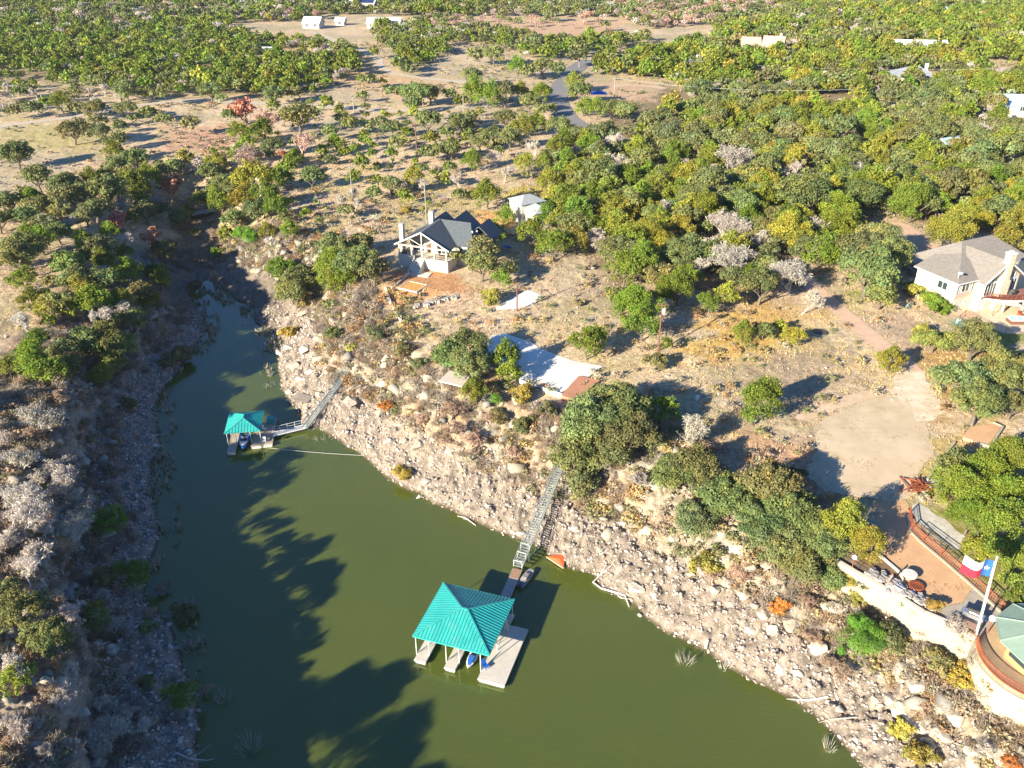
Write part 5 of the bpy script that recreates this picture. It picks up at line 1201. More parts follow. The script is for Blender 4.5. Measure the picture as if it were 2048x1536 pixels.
# half-sunken orange hull
p = G(1118,1116); o = empty('sunken_hull', (p[0] - .3, p[1] - .4, .38), R(-28), 'orange-red triangular bow of an upturned hull half sunk at the shoreline', 'boat hull'); o.scale = (1.2, 1.0, .7)
mb = MB(); mb.add([(-1.35,-.05,.02),(1.25,-1.0,-.1),(.55,1.25,.75),(-.1,-.1,.5),(.25,.1,.62)], [(0,1,3),(1,4,3),(1,2,4),(2,0,3,4),(0,2,1)]); mb.build('hull', pm('orange_red_paint', (.60,.12,.03), (.46,.12,.05), 1.2, .6, .2), o)
mb = MB(); mb.bar((-1.35,-.1,.0),(1.25,-1.05,-.08), .1,.22); mb.build('gunwale', pm('weathered_gunwale', (.55,.42,.30), (.4,.3,.22), 2, .8), o)
# old wooden landing on the bank above the small boathouse
p = G(606,800); o = empty('wooden_landing', tuple(p), R(-25), 'collapsed grey wooden landing on rocks above the small gangway', 'landing')
mb = MB()
for k in range(9): mb.M = Matrix.Rotation(.02 * ((k*7) % 5 - 2), 4, 'Z') @ Matrix.Rotation(.12, 4, 'X'); mb.box(-1.7, 1.7, -1.1 + k*.25, -.9 + k*.25, .45, .5)
mb.M = Matrix.Identity(4); mb.build('planks', pm('grey_planks', (.30,.25,.21), (.20,.17,.15), 3, .9, .2), o)
mb = MB(); mb.bar((-1.6,-1,.3),(-1.6,1.1,.55), .12); mb.bar((1.6,-1,.3),(1.6,1.1,.55), .12); mb.box(1.4,3.2,-.9,.1,.1,.22); mb.build('joists', WOODG, o)
# ================================================================ BUILDINGS
SLATE = pm('slate_shingles', (.115,.13,.14), (.085,.10,.115), 2.2, .85, .3, stretch=(1,1,2))
TAUPE = pm('taupe_shingles', (.27,.24,.21), (.215,.19,.17), 1.8, .9, .3)
STUCCO = pm('cream_stucco', (.58,.52,.40), (.52,.46,.36), .4, .9, .1)
WALLW = pm('white_wall', (.54,.51,.44), (.48,.46,.39), .6, .85, .1)
LIME = pm('limestone_veneer', (.70,.62,.45), (.56,.49,.36), 2.0, .9, .3)
ROSE = pm('rose_siding', (.62,.42,.34), (.56,.38,.31), .8, .85)
WINF = WHITE
GLASS, _t, _b = newmat('window_glass'); _b.inputs['Base Color'].default_value = (.03,.05,.06,1); _b.inputs['Roughness'].default_value = .08
REDW = pm('mahogany_rail', (.20,.05,.035), (.16,.045,.03), 2, .6)
REDD = pm('red_brown_deck', (.32,.15,.10), (.25,.12,.085), 1.5, .75, .1)
GABLE = .25
def window(parent, p, q, z0, z1, nx=2, nz=1, out=.05):
    """window on the wall line p->q (local xy, outside is on the right of p->q)"""
    p = Vector(p); q = Vector(q); d = (q - p); L = d.length; d.normalize(); n = Vector((d.y, -d.x))
    mb = MB(); mb.M = Matrix(((d.x, n.x, 0, p.x), (d.y, n.y, 0, p.y), (0, 0, 1, 0), (0, 0, 0, 1)))
    for a, b, c, e in ((0, L, z0-.1, z0), (0, L, z1, z1+.1), (-.08, 0, z0-.1, z1+.1), (L, L+.08, z0-.1, z1+.1)): mb.box(a, b, -.02, out+.03, c, e)
    for i in range(1, nx): mb.box(L*i/nx-.04, L*i/nx+.04, -.02, out+.02, z0, z1)
    for i in range(1, nz): z = z0+(z1-z0)*i/nz; mb.box(0, L, -.02, out+.015, z-.03, z+.03)
    f = mb.build('window', WINF, parent)
    g_ = MB(); g_.M = mb.M; g_.box(0, L, -.02, out-.02, z0, z1); g_.build('pane', GLASS, f)
def gable_roof(mb, x0, x1, y0, y1, ze, zr, ax='y', oh=.45, t=.18):
    """two-slope roof over the rectangle, ridge along ax"""
    if ax == 'y':
        c = (x0+x1)/2; dz = (zr-ze)/((x1-x0)/2)*oh
        mb.slab([(x0-oh,y0-oh,ze-dz),(c,y0-oh,zr),(c,y1+oh,zr),(x0-oh,y1+oh,ze-dz)], t); mb.slab([(c,y0-oh,zr+.004),(x1+oh,y0-oh,ze-dz),(x1+oh,y1+oh,ze-dz),(c,y1+oh,zr+.004)], t)
    else:
        c = (y0+y1)/2; dz = (zr-ze)/((y1-y0)/2)*oh
        mb.slab([(x0-oh,y0-oh,ze-dz),(x1+oh,y0-oh,ze-dz),(x1+oh,c,zr),(x0-oh,c,zr)], t); mb.slab([(x0-oh,c,zr+.004),(x1+oh,c,zr+.004),(x1+oh,y1+oh,ze-dz),(x0-oh,y1+oh,ze-dz)], t)
def gable_end(mb, a, b, y, ze, zr, th=.2, ax='y'):
    c = (a+b)/2
    if ax == 'y': mb.add([(a,y,ze),(b,y,ze),(c,y,zr),(a,y+th,ze),(b,y+th,ze),(c,y+th,zr)], [(0,1,2),(5,4,3),(0,3,4,1),(1,4,5,2),(2,5,3,0)])
    else: mb.add([(y,a,ze),(y,b,ze),(y,c,zr),(y+th,a,ze),(y+th,b,ze),(y+th,c,zr)], [(0,2,1),(5,3,4),(0,1,4,3),(1,2,5,4),(2,0,3,5)])
# ---- slate-roofed house above the creek: local x along the front, y into the house
H1 = empty('house', (h1o[0], h1o[1], 0), math.atan2(h1x[1], h1x[0]), 'white house with slate-blue gabled roofs and open timber porch above the creek', 'house')
mb = MB(); mb.box(1.2,12.2,4.2,15,10.7,16.1); mb.box(12.2,16,4.5,14.5,10.7,16.1); gable_end(mb,.6,12.2,4.3,16.1,19.0); mb.box(7.2,11,15,17.1,11,16.1); mb.box(2.8,6.6,15,15.6,11,16.1); wl_ = mb.build('wall', WALLW, H1)
mb = MB(); gable_roof(mb, .4, 12.4, -.2, 9.3, 16.1, 19.3); r1 = mb.build('roof', SLATE, H1)
mb = MB(); zr, ze = 19.25, 15.85
mb.slab([(12.3,3.6,ze),(16.6,3.6,ze),(13.7,9.4,zr),(6.5,9.4,zr)], .18); mb.slab([(16.6,3.6,ze),(16.6,15.2,ze),(13.7,9.404,zr)], .18); mb.slab([(16.6,15.2,ze),(.5,15.2,ze),(6.0,9.404,zr),(13.7,9.404,zr)], .18); mb.slab([(.5,15.2,ze),(.5,3.6,ze),(6.0,9.39,zr-.02)], .18)
mb.build('roof', SLATE, H1)
for c, hw_, ye, z in ((9.1,3.5,17.3,19.15),(4.6,3.2,15.8,18.9),(15.6,3.0,15.0,18.7)):
    mb = MB(); gable_roof(mb, c-hw_, c+hw_, 9.6, ye, 16.2, z, oh=.35); mb.build('roof', SLATE, H1)
    mb = MB(); gable_end(mb, c-hw_+.2, c+hw_-.2, ye-.1, 16.0, z-.25); mb.build('gable', WALLW, H1)
mb = MB()
for s in (-1, 1): mb.bar((6.4,-.72,19.32),(6.4+s*6.5,-.72,15.95), .1,.26)
mb.build('bargeboard', WHITE, r1)
mb = MB(); mb.box(1.0,12.2,-.3,4.2,11,13.2); mb.build('deck', pm('porch_deck', (.66,.60,.50), (.58,.52,.43), 1, .85), H1)
mb = MB(); mb.box(.7,4.6,-.62,-.32,10.9,13.9); mb.box(6.8,12.4,-.62,-.32,10.9,13.6); mb.box(.7,1.0,-.3,4.2,10.9,13.9); mb.box(12.2,12.5,-.6,4.2,10.9,13.4); mb.build('deck_wall', WALLW, H1)
for x in (.9, 3.9, 6.4, 9.3, 12.1):
    mb = MB(); mb.box(x-.14,x+.14,-.5,-.22,13.2,15.9 if x != 6.4 else 16.1); mb.build('post', WALLW, H1)
mb = MB(); mb.bar((.6,-.4,16.0),(12.2,-.4,16.0), .26,.3); mb.build('beam', pm('pale_timber', (.62,.48,.38), (.55,.42,.33), 2, .8), H1)
mb = MB(); mb.bar((6.4,-.4,16.1),(6.4,-.4,19.0), .22); mb.bar((6.4,-.4,16.3),(3.6,-.4,17.6), .16); mb.bar((6.4,-.4,16.3),(9.2,-.4,17.6), .16); mb.build('truss', WALLW, H1)
for a, b in ((6.9,12.1),):
    mb = MB(); mb.bar((a,-.5,14.3),(b,-.5,14.3), .06)
    for i in range(24): x = a+(b-a)*i/23; mb.bar((x,-.5,13.6),(x,-.5,14.3), .025)
    mb.build('railing', DARK, H1)
mb = MB(); mb.box(.6,1.5,.6,1.5,11,20.2); mb.build('chimney', WALLW, H1); mb = MB(); mb.box(3.9,4.9,8.5,9.5,16,20.9); mb.build('chimney', WALLW, H1)
mb = MB()
for i in range(10): mb.box(4.7,6.7,-.65-(i+1)*.28,-.65-i*.28,10.7,13.1-i*.21)
mb.build('stairs', pm('concrete_steps', (.62,.58,.52), (.54,.5,.44), 1, .85), H1)
mb = MB(); mb.prism([(4.4,-.6),(4.7,-.6),(4.7,-3.9),(4.4,-3.9)], 10.8, [13.6,13.6,11.3,11.3]); mb.prism([(6.7,-.6),(7.0,-.6),(7.0,-3.9),(6.7,-3.9)], 10.8, [13.6,13.6,11.3,11.3]); mb.build('stair_wall', WALLW, H1)
window(H1, (13.1,4.5), (14.9,4.5), 13.6, 15.0); window(H1, (2.0,4.2), (4.6,4.2), 13.3, 15.4, 3); window(H1, (7.8,4.2), (11,4.2), 13.3, 15.6, 3)
mb = MB(); mb.box(5.2,6.3,4.12,4.18,13.2,15.4); mb.build('door', pm('dark_door', (.16,.09,.06), (.12,.07,.05), 1, .6), H1)
for q in ((14.9,7.4,17.6),(15.3,9.0,17.25),(15.0,10.8,17.5)): mb = MB(); mb.box(q[0]-.15,q[0]+.15,q[1]-.15,q[1]+.15,q[2]-.4,q[2]+.55); mb.build('roof_vent', WHITE, r1)
def hw(h, x, y): p = h(x, y); return (float(p[0]), float(p[1]))
a1 = math.atan2(h1x[1], h1x[0])
def patio_set(loc, rz_, label, m=None, group=None):
    o = empty('patio_table', loc, rz_, label, 'table', group); m = m or REDD
    mb = MB(); mb.box(-.8,.8,-.45,.45,.68,.74); mb.build('tabletop', m, o)
    for x in (-.7,.7):
        for y in (-.36,.36): mb = MB(); mb.bar((x,y,0),(x,y,.68), .06); mb.build('leg', m, o)
patio_set((*hw(h1,10.2,1.6),13.2), a1, 'red-brown table on the timber porch of the slate-roofed house')
o = empty('grill', (*hw(h1,1.7,-.0),13.2), a1, 'black covered barbecue at the left end of the porch', 'grill')
mb = MB(); mb.box(-.3,.5,0,.55,.1,1.0); mb.build('body', DARK, o); mb = MB(); mb.prism([(-.32,-.02),(.52,-.02),(.52,.57),(-.32,.57)], 1.0, [1.15,1.15,1.3,1.3]); mb.build('lid', DARK, o)
o = MB(); c_ = [h1(4.2,-4.6), h1(9.6,-4.4), h1(9.3,-2.0), h1(4.5,-2.2)]; o.prism([tuple(q - c_[0]) for q in c_], -.5, .16); oo = o.build('concrete_landing', pm('landing_slab', (.64,.60,.52), (.56,.52,.45), .8, .9)); oo.location = (*c_[0], 11.0); tag(oo, kind='structure')
# ---- white two-level garage behind it
a = math.atan2(-10.2, 5.9)
H3 = empty('garage', (-.6, 208.3, 11.4), a, 'white two-storey garage with grey hipped roof beside the slate-roofed house', 'garage')
mb = MB(); mb.box(0,6.0,0,6.6,-1.2,4.6); mb.box(6.0,11.2,.8,5.4,-1.2,3.6); mb.build('wall', WALLW, H3)
mb = MB(); hip_roof(mb, -.4,6.4,-.4,7.0,4.6,6.0,.8,'y',.15); mb.build('roof', pm('light_slate', (.34,.36,.37), (.28,.30,.31), 2, .85, .2), H3)
mb = MB(); hip_roof(mb, 5.5,11.6,.4,5.8,3.6,4.9,1.2,'x',.15); mb.build('roof', bpy.data.materials['light_slate'], H3)
window(H3, (7.4,.8), (8.6,.8), .6, 1.9)
# ---- big cream house with glazed gable, chimney, round deck
a2 = math.atan2(h2x[1], h2x[0])
H2 = empty('house', (h2o[0], h2o[1], 0), a2, 'large cream stucco house with taupe roof, tall stone chimney and red curved deck', 'house')
mb = MB(); mb.box(.3,8.6,.3,9.7,10.6,17.3); mb.box(5.4,15.0,-1.6,8,10.6,17.3); mb.box(8,24,2.5,14,10.6,17.5); gable_end(mb,5.4,15.0,-1.6,17.3,20.4); gable_end(mb,.3,8.6,9.6,17.3,18.5); mb.build('wall', STUCCO, H2)
mb = MB(); mb.box(.34,5.38,.18,.32,14.2,17.0); mb.build('rose_panel', ROSE, H2)
mb = MB(); ze = 17.35
mb.slab([(-.3,-.4,ze),(8.9,-.4,ze),(7.6,6.5,20.0)], .2); mb.slab([(-.3,10.2,ze),(-.3,-.4,ze),(7.6,6.5,20.0),(4.6,10.2,18.99)], .2); mb.slab([(4.6,10.2,18.99),(7.6,6.5,20.0),(9.3,10.2,ze)], .2); mb.build('roof', TAUPE, H2)
mb = MB(); gable_roof(mb, 5.2,15.2,-1.9,7.5,17.4,20.8); r2 = mb.build('roof', TAUPE, H2)
mb = MB(); hip_roof(mb, 4.0,24.5,2.6,15.0,17.4,21.4,4.4,'x',.2); mb.build('roof', TAUPE, H2)
mb = MB()
for s in (-1, 1): mb.bar((10.2,-2.38,20.8),(10.2+s*5.5,-2.38,17.1), .1,.26)
mb.bar((-.3,-.42,17.25),(5.2,-.42,17.25), .08,.2); mb.bar((-.34,-.4,17.25),(-.34,10.2,17.25), .08,.2); mb.build('fascia', WHITE, r2)
mb = MB(); mb.prism([(9.0,-2.6),(11.4,-2.6),(11.4,-1.4),(9.0,-1.4)], 10.8, 17); mb.prism([(9.5,-2.55),(10.9,-2.55),(10.9,-1.3),(9.5,-1.3)], 17, 22.4); ch = mb.build('chimney', LIME, H2); mb = MB(); mb.box(9.35,11.05,-2.7,-1.15,22.4,22.62); mb.box(9.9,10.5,-2.2,-1.6,22.6,22.95); mb.build('chimney_cap', WHITE, ch)
for x0, x1 in ((5.9,8.8),(11.6,14.5)):
    window(H2, (x0,-1.6), (x1,-1.6), 14.3, 16.6, 4)
for x0, x1, za, zb in ((7.0,8.8,16.95,18.2),(11.6,13.4,16.95,18.2)):
    mb = MB(); l = x0 < 9; pts = [(x0,-1.68,za),(x1,-1.68,za),(x1,-1.68,19.2 if l else 17.9),(x0,-1.68,17.9 if l else 19.2)]
    mb.add(pts + [(p[0],-1.62,p[2]) for p in pts], [(0,1,2,3),(7,6,5,4),(0,4,5,1),(1,5,6,2),(2,6,7,3),(3,7,4,0)]); w_ = mb.build('gable_window', GLASS, H2)
    mb = MB(); P_ = pts + [pts[0]]
    for u_, v_ in zip(P_[:-1], P_[1:]): mb.bar((u_[0],-1.7,u_[2]),(v_[0],-1.7,v_[2]), .12)
    mb.bar(((x0+x1)/2,-1.7,za),((x0+x1)/2,-1.7,18.5), .08); mb.build('frame', WHITE, w_)
window(H2, (1.7,.18), (3.6,.18), 15.2, 16.7); window(H2, (.45,.18), (.95,.18), 14.7, 16.7, 1, 3); window(H2, (4.4,.18), (4.9,.18), 14.9, 16.9, 1)
window(H2, (.9,.3), (1.6,.3), 12.2, 13.2); window(H2, (3.4,.3), (4.1,.3), 12.2, 13.2); window(H2, (.3,4.4), (.3,2.3), 15.0, 16.4)
window(H2, (6.1,-1.6), (6.4,-1.6), 11.4, 13.4, 1); window(H2, (6.9,-1.6), (7.2,-1.6), 11.4, 13.4, 1); window(H2, (9.9,-2.62), (9.9+1e-3,-2.62), 11,11.1,1)
cx_, cy_, rr_ = 14.5, 4.2, 10.2
arcp = [(cx_ + rr_*math.cos(t), cy_ + rr_*math.sin(t)) for t in np.linspace(R(212), R(318), 22)]
mb = MB(); mb.prism([(5.6,-1.7)] + arcp + [(22,-1.7)], 13.7, 13.95); dk = mb.build('deck', REDD, H2)
mb = MB()
for p, q in zip(arcp[:-1], arcp[1:]): mb.bar((*p,13.75),(*q,13.75), .16,.34)
mb.build('deck_fascia', WHITE, dk)
mb = MB()
for p, q in zip(arcp[:-1], arcp[1:]):
    mb.bar((*p,15.0),(*q,15.0), .1,.07); mb.bar((*p,14.1),(*q,14.1), .05)
    for i in range(5): t = i/5; x = p[0]+(q[0]-p[0])*t; y = p[1]+(q[1]-p[1])*t; mb.bar((x,y,14.0),(x,y,15.0), .035 if i else .09)
mb.build('railing', REDW, dk)
for t in (R(238), R(262), R(286), R(306)):
    mb = MB(); x, y = cx_+(rr_-.5)*math.cos(t), cy_+(rr_-.5)*math.sin(t); mb.box(x-.2,x+.2,y-.2,y+.2,10.9,13.7); mb.build('column', STUCCO, H2)
mb = MB(); mb.tube([(.9,1.0,18.0),(.9,1.0,18.9)], .05, 5); mb.sphere((.75,.6,19.1), .5, 12, 6, .4); mb.build('satellite_dish', WHITE, H2)
# things on its terrace
HP = lambda x, y, z=11.08: (*hw(h2, x, y), z)
o = empty('hot_tub', HP(8.0,-8.2), a2 + R(-25), 'square hot tub with pale blue water and brown sides on the stone terrace', 'hot tub')
mb = MB(); mb.box(-1.5,1.5,-1,1,0,.75); mb.build('cabinet', pm('tub_side', (.18,.09,.06), (.14,.075,.05), 1, .7), o)
mb = MB(); mb.box(-1.55,1.55,-1.05,-.8,.75,.92); mb.box(-1.55,1.55,.8,1.05,.75,.92); mb.box(-1.55,-1.3,-.8,.8,.75,.92); mb.box(1.3,1.55,-.8,.8,.75,.92); mb.box(-.06,.06,-.8,.8,.75,.92); mb.build('rim', WHITE, o)
mb = MB(); mb.box(-1.3,1.3,-.8,.8,.7,.83); mb.build('water', pm('tub_water', (.35,.60,.68), (.45,.68,.74), 1, .1), o)
o = empty('shade_sail', HP(9.5,-5.0), a2, 'cream triangular shade sail over the terrace beside the hot tub', 'shade sail')
mb = MB(); mb.slab([(-3.0,.8,2.6),(1.9,-2.2,1.9),(1.6,1.6,2.7)], .05); mb.build('sail', pm('cream_canvas', (.72,.64,.48), (.68,.60,.45), 1, .9), o)
for q in ((-3.0,.8,2.6),(1.9,-2.2,1.9),(1.6,1.6,2.7)): mb = MB(); mb.tube([(q[0],q[1],0),q], .05, 5); mb.build('pole', DARK, o)
o = empty('patio_umbrella', HP(14.5,-12.2), a2, 'grey-blue canvas canopy at the right edge above the flower bed', 'canopy')
mb = MB(); hip_roof(mb, -2.2,2.4,-1.8,2.0,2.5,3.2,.2,'x',.05); mb.build('canopy', pm('grey_canvas', (.33,.38,.44), (.29,.34,.40), 1, .8), o)
for x in (-2,2.2):
    for y in (-1.6,1.8): mb = MB(); mb.tube([(x,y,0),(x,y,2.5)], .05, 5); mb.build('leg', DARK, o)
patio_set(HP(12.4,-5.4,14.0)[:2] + (13.96,), a2, 'dark table on the red curved deck of the cream house')
for i, (x, y, lb) in enumerate(((11.3,-6.4,'red patio chair just under the front edge of the curved deck'),(12.8,-6.9,'red patio chair nearer the right edge under the curved deck'))):
    o = empty('patio_chair', HP(x,y), a2 + i, lb, 'chair'); cm = bpy.data.materials.get('red_cushion') or pm('red_cushion', (.50,.10,.06), (.42,.09,.05), 1, .8)
    mb = MB(); mb.box(-.35,.35,-.35,.35,.15,.48); mb.build('seat', cm, o); mb = MB(); mb.box(-.35,.35,.26,.4,.48,1.0); mb.build('backrest', cm, o)
    for q in (-.3,.3):
        for w in (-.3,.3): mb = MB(); mb.bar((q,w,0),(q,w,.16), .06); mb.build('leg', DARK, o)
o = empty('grill', HP(12.0,-3.2,13.95), a2, 'black domed barbecue on the red curved deck', 'grill')
mb = MB(); mb.box(-.6,.6,-.35,.35,0,.9); mb.build('cart', DARK, o); mb = MB(); mb.sphere((0,0,.95), .5, 10, 6, .7); mb.build('lid', DARK, o)
# bed, hedge, agaves, fence
mb = MB(); bed = [h2(*q) for q in ((5.5,-13.6),(8,-15.4),(12,-16.6),(17,-17))]; c0 = bed[0]
for p, q in zip(bed[:-1], bed[1:]): mb.bar((*(p-c0),.15),(*(q-c0),.15), .4,.5)
o = mb.build('retaining_wall', LIME); o.location = (*c0, 11); tag(o, 'low curved cream stone edging below the flower bed', 'wall')
def bushat(name, label, cat, x, y, z, W, col, kind='bush', group=None, hs=1., lod='mid'):
    rt = empty(name, (x, y, z), random.random()*6.28, label, cat, group); rt.scale = (W/2, W/2, W/2*hs)
    a_, b_ = proto(kind, lod, random.randrange(4)); o1 = bpy.data.objects.new('foliage', a_); o2 = bpy.data.objects.new('stem', b_); o1.color = (*col, 1)
    for o_ in (o1, o2): COL.objects.link(o_); o_.parent = rt
    return rt
its = []
for i, (x, y, col) in enumerate(((7.0,-12.6,(.10,.19,.04)),(8.3,-12.9,(.45,.04,.05)),(9.4,-13.7,(.14,.24,.03)),(10.7,-13.6,(.12,.17,.05)),(11.3,-12.9,(.42,.05,.07)),(12.2,-14.4,(.20,.26,.03)),(13.6,-14.9,(.12,.2,.04)))):
    bushat('shrub', ('round green garden shrub' if col[0] < .3 else 'red flowering garden shrub') + ', ' + ordn(i) + ' from left in the terrace bed', 'shrub', *HP(x,y,11.0), 1.7, col, group='shrubs of the terrace bed', lod='low')
o = empty('hedge', (float(G(1850,600)[0]), float(G(1850,600)[1]), 11.0), 0, 'clipped bright green hedge below the left wing of the cream house', 'hedge')
V, Fq, Lc = crown('jun', 9000, .05, 77); V = V * np.array([5.6, 1.7, 1.5]) ; a_ = R(-58); V = np.stack([V[:,0]*math.cos(a_)-V[:,1]*math.sin(a_), V[:,0]*math.sin(a_)+V[:,1]*math.cos(a_), V[:,2]], -1)
me = np_mesh('foliage', V, Fq); setcol(me, 'lv', Lc); me.materials.append(LEAF); q = bpy.data.objects.new('foliage', me); COL.objects.link(q); q.parent = o; q.color = (.10,.21,.03,1)
mb = MB(); mb.tube([(-2.4,4,0),(-2.4,4,1.4)], .12, 5); mb.build('stem', BARK, o)
for i, (u, v, w, k) in enumerate(((1840,590,60,(.34,.33,.07)),(1870,580,50,(.38,.33,.10)),(1895,585,44,(.40,.36,.12)),(1825,575,40,(.42,.36,.28)),(1915,600,34,(.34,.32,.22)),(1872,618,60,(.17,.26,.03)))):
    p = G(u, v, 1); W = w * PR(*p)[2] / F
    bushat('shrub', ordn(i) + ' of six garden shrubs between the green hedge and the cream house wall', 'shrub', p[0], p[1], p[2], W, k, group='shrubs by the cream house wall')
def agave(u, v, W, label):
    p = G(u, v); mb = MB(); r = random.Random(int(u)); 
    for i in range(46):
        a = i * 2.4; el = .25 + 1.1 * i / 46; L = W / 2 * (.7 + .3 * r.random()); d = Vector((math.cos(a)*math.cos(el), math.sin(a)*math.cos(el), math.sin(el))); s = Vector((-math.sin(a), math.cos(a), 0)) * W * .055
        b = Vector((0,0,.15)); m1 = b + d*L*.5; e = b + d*L + Vector((0,0,-.05*L)); mb.add([b-s*.5, b+s*.5, m1+s, m1-s, e], [(0,1,2,3),(3,2,4)])
    o = mb.build('agave', pm('blue_agave', (.36,.46,.42), (.28,.40,.36), 1, .7) if 'blue_agave' not in bpy.data.materials else bpy.data.materials['blue_agave']); o.location = p; tag(o, label, 'agave', 'blue agaves below the hedge')
agave(1912,652,3.4,'large pale blue-green agave left of the lawn fence'); agave(1933,672,3.2,'pale blue-green agave nearest the oaks below the lawn'); agave(1925,660,2.6,'smaller blue agave between its two larger neighbours'); agave(1812,618,2.2,'pale agave at the top left end of the hedge')
def fence(name, label, cat, pts, h, m, post, gap, pick=0, mid=True, zf=None, group=None, wire=.03, cap=.06):
    W = [np.array(p, float) for p in pts]; c = W[0].copy(); o = empty(name, tuple(c), 0, label, cat, group)
    for a_, b_ in zip(W[:-1], W[1:]):
        d = b_ - a_; L = np.linalg.norm(d); n = max(1, int(round(L / gap)))
        for i in range(n + 1):
            if i == n and b_ is not W[-1]: continue
            q = a_ + d*i/n - c; mb = MB(); mb.bar((*q[:2], q[2]-.2), (*q[:2], q[2]+h+.05), post); mb.build('post', m, o)
        mb = MB(); A = a_ - c; B = b_ - c; mb.bar((*A[:2],A[2]+h),(*B[:2],B[2]+h), cap)
        for z in ([.15, .5, .8] if mid else [.12]): mb.bar((*A[:2],A[2]+h*z),(*B[:2],B[2]+h*z), wire)
        if pick:
            k = int(L / pick)
            for i in range(1, k): q = A + (B-A)*i/k; mb.bar((*q[:2],q[2]+.08),(*q[:2],q[2]+h), .03)
        mb.build('rail_panel', m, o)
    return o
fence('fence', 'thin dark wire fence across the green lawn above the agaves', 'fence', [(*G(1908,650)[:2],11.0),(*G(1930,632)[:2],11.0),(*G(1973,655)[:2],11.0),(*G(2048,680)[:2],11.0)], 1.2, DARK, .06, 3.2)
fence('fence', 'second dark wire fence on the lawn behind the upper agaves', 'fence', [(*G(1950,645)[:2],11.0),(*G(1940,664)[:2],11.0),(*G(1960,680)[:2],11.0),(*G(1973,655)[:2],11.0)], 1.2, DARK, .06, 3.2)
# ---- far houses
def far_house(u, v, W, D, az, wh, rh, wm, rm, label, cat='house', ax='x', name='house', extra=0, hip=False, chim=0):
    p = G(u, v); o = empty(name, tuple(p), az, label, cat)
    mb = MB(); mb.box(-W/2,W/2,-D/2,D/2,-1,wh)
    if not hip:
        if ax == 'x': gable_end(mb,-D/2,D/2,-W/2,wh,wh+rh-.1,.2,'x'); gable_end(mb,-D/2,D/2,W/2-.2,wh,wh+rh-.1,.2,'x')
        else: gable_end(mb,-W/2,W/2,-D/2,wh,wh+rh-.1); gable_end(mb,-W/2,W/2,D/2-.2,wh,wh+rh-.1)
    mb.build('wall', wm, o); mb = MB()
    if hip: hip_roof(mb,-W/2-.6,W/2+.6,-D/2-.6,D/2+.6,wh,wh+rh,max(.5,(W-D)/2),'x',.2)
    else: gable_roof(mb,-W/2,W/2,-D/2,D/2,wh,wh+rh,ax,.6,.2)
    rf = mb.build('roof', rm, o)
    if chim: mb = MB(); mb.box(W*.25,W*.25+1.2,-.6,.6,wh,wh+rh+1.4); mb.build('chimney', wm, rf)
    n = max(1, int(W/5))
    for i in range(n): x = -W/2 + W*(i+.5)/n; window(o, (x-.8,-D/2), (x+.8,-D/2), wh-2.2, wh-.8)
    return o
PINKR = pm('pink_tile_roof', (.62,.38,.30), (.54,.33,.27), .8, .85); MET = pm('pale_metal_roof', (.66,.68,.70), (.58,.60,.63), .6, .5); BLM = pm('pale_blue_metal_roof', (.42,.56,.68), (.38,.52,.64), .6, .5); BARN = pm('white_metal_roof', (.72,.72,.70), (.66,.66,.64), .6, .6); GREYR = pm('grey_far_roof', (.32,.34,.36), (.27,.29,.31), .5, .85); SOLAR = pm('solar_panels', (.02,.03,.09), (.03,.05,.14), .5, .2)
far_house(1499,104,9,8,R(-8),4.6,3.0,WALLW,PINKR,'small far house with pink gabled roof, left of its larger neighbour')
far_house(1545,106,10,8,R(-22),5.2,3.2,WALLW,PINKR,'far white house with pink roof and dark porch among junipers',chim=1)
far_house(1533,112,6,7,R(-60),3.6,2.6,WALLW,PINKR,'low white front wing joining the far pink-roofed house', name='annex', cat='annex')
far_house(1826,104,31,11,R(-6),3.6,2.6,WALLW,BARN,'very long white metal barn in the far right woods', 'barn', name='barn')
far_house(1822,166,18,13,R(-4),3.6,3.4,WALLW,GREYR,'wide far house with grey hipped roof and pale chimney', hip=True, chim=1)
far_house(1664,158,6,8,R(-30),3.2,2.2,WALLW,MET,'tiny far building with pale roof left of the grey-roofed house')
far_house(2030,230,16,9,R(-6),4.6,3.0,WALLW,BLM,'house with pale blue metal roof at the right edge')
far_house(2012,262,10,6,R(-4),2.6,1.6,WALLW,BARN,'low white-roofed shed below the pale blue metal roof', 'shed', name='shed')
far_house(1893,300,7,5,R(28),2.8,1.4,WALLW,BLM,'small blue metal roofed shed alone in the right woods', 'shed', name='shed')
far_house(628,56,11,9,R(-12),3.6,3.2,WALLW,MET,'small far cream house with light metal roof in a tan clearing')
far_house(770,56,21,10,R(-3),3.4,3.0,WALLW,MET,'far barn with light metal roof right of the orange autumn trees', 'barn', name='barn')
q = far_house(724,20,21,11,R(-4),5.2,2.0,pm('far_tan_wall', (.55,.42,.32), (.5,.38,.29), 1, .9),BARN,'far house with dark solar panels on a white roof at the top')
mb = MB(); mb.slab([(-5.5,-5.6,5.35),(9.8,-5.6,5.35),(9.8,-.5,7.15),(-5.5,-.5,7.15)], .05); [setattr(v_, 'co', v_.co + Vector((0,0,.12))) for v_ in mb.build('solar_panel', SOLAR, q).data.vertices]
far_house(682,50,6,5,R(-10),2.8,2.0,WALLW,MET,'tiny far shed between the two far metal roofs', 'shed', name='shed')
far_house(527,106,9,5,R(-4),2.2,.9,WALLW,BARN,'tiny pale roof alone in the upper left woods', 'shed', name='shed')
far_house(1880,30,10,7,R(-4),3,2.4,WALLW,BLM,'faint blue-roofed house at the far top right'); far_house(2015,24,14,8,R(-6),3,2.4,WALLW,GREYR,'faint grey-roofed house at the far top right corner')
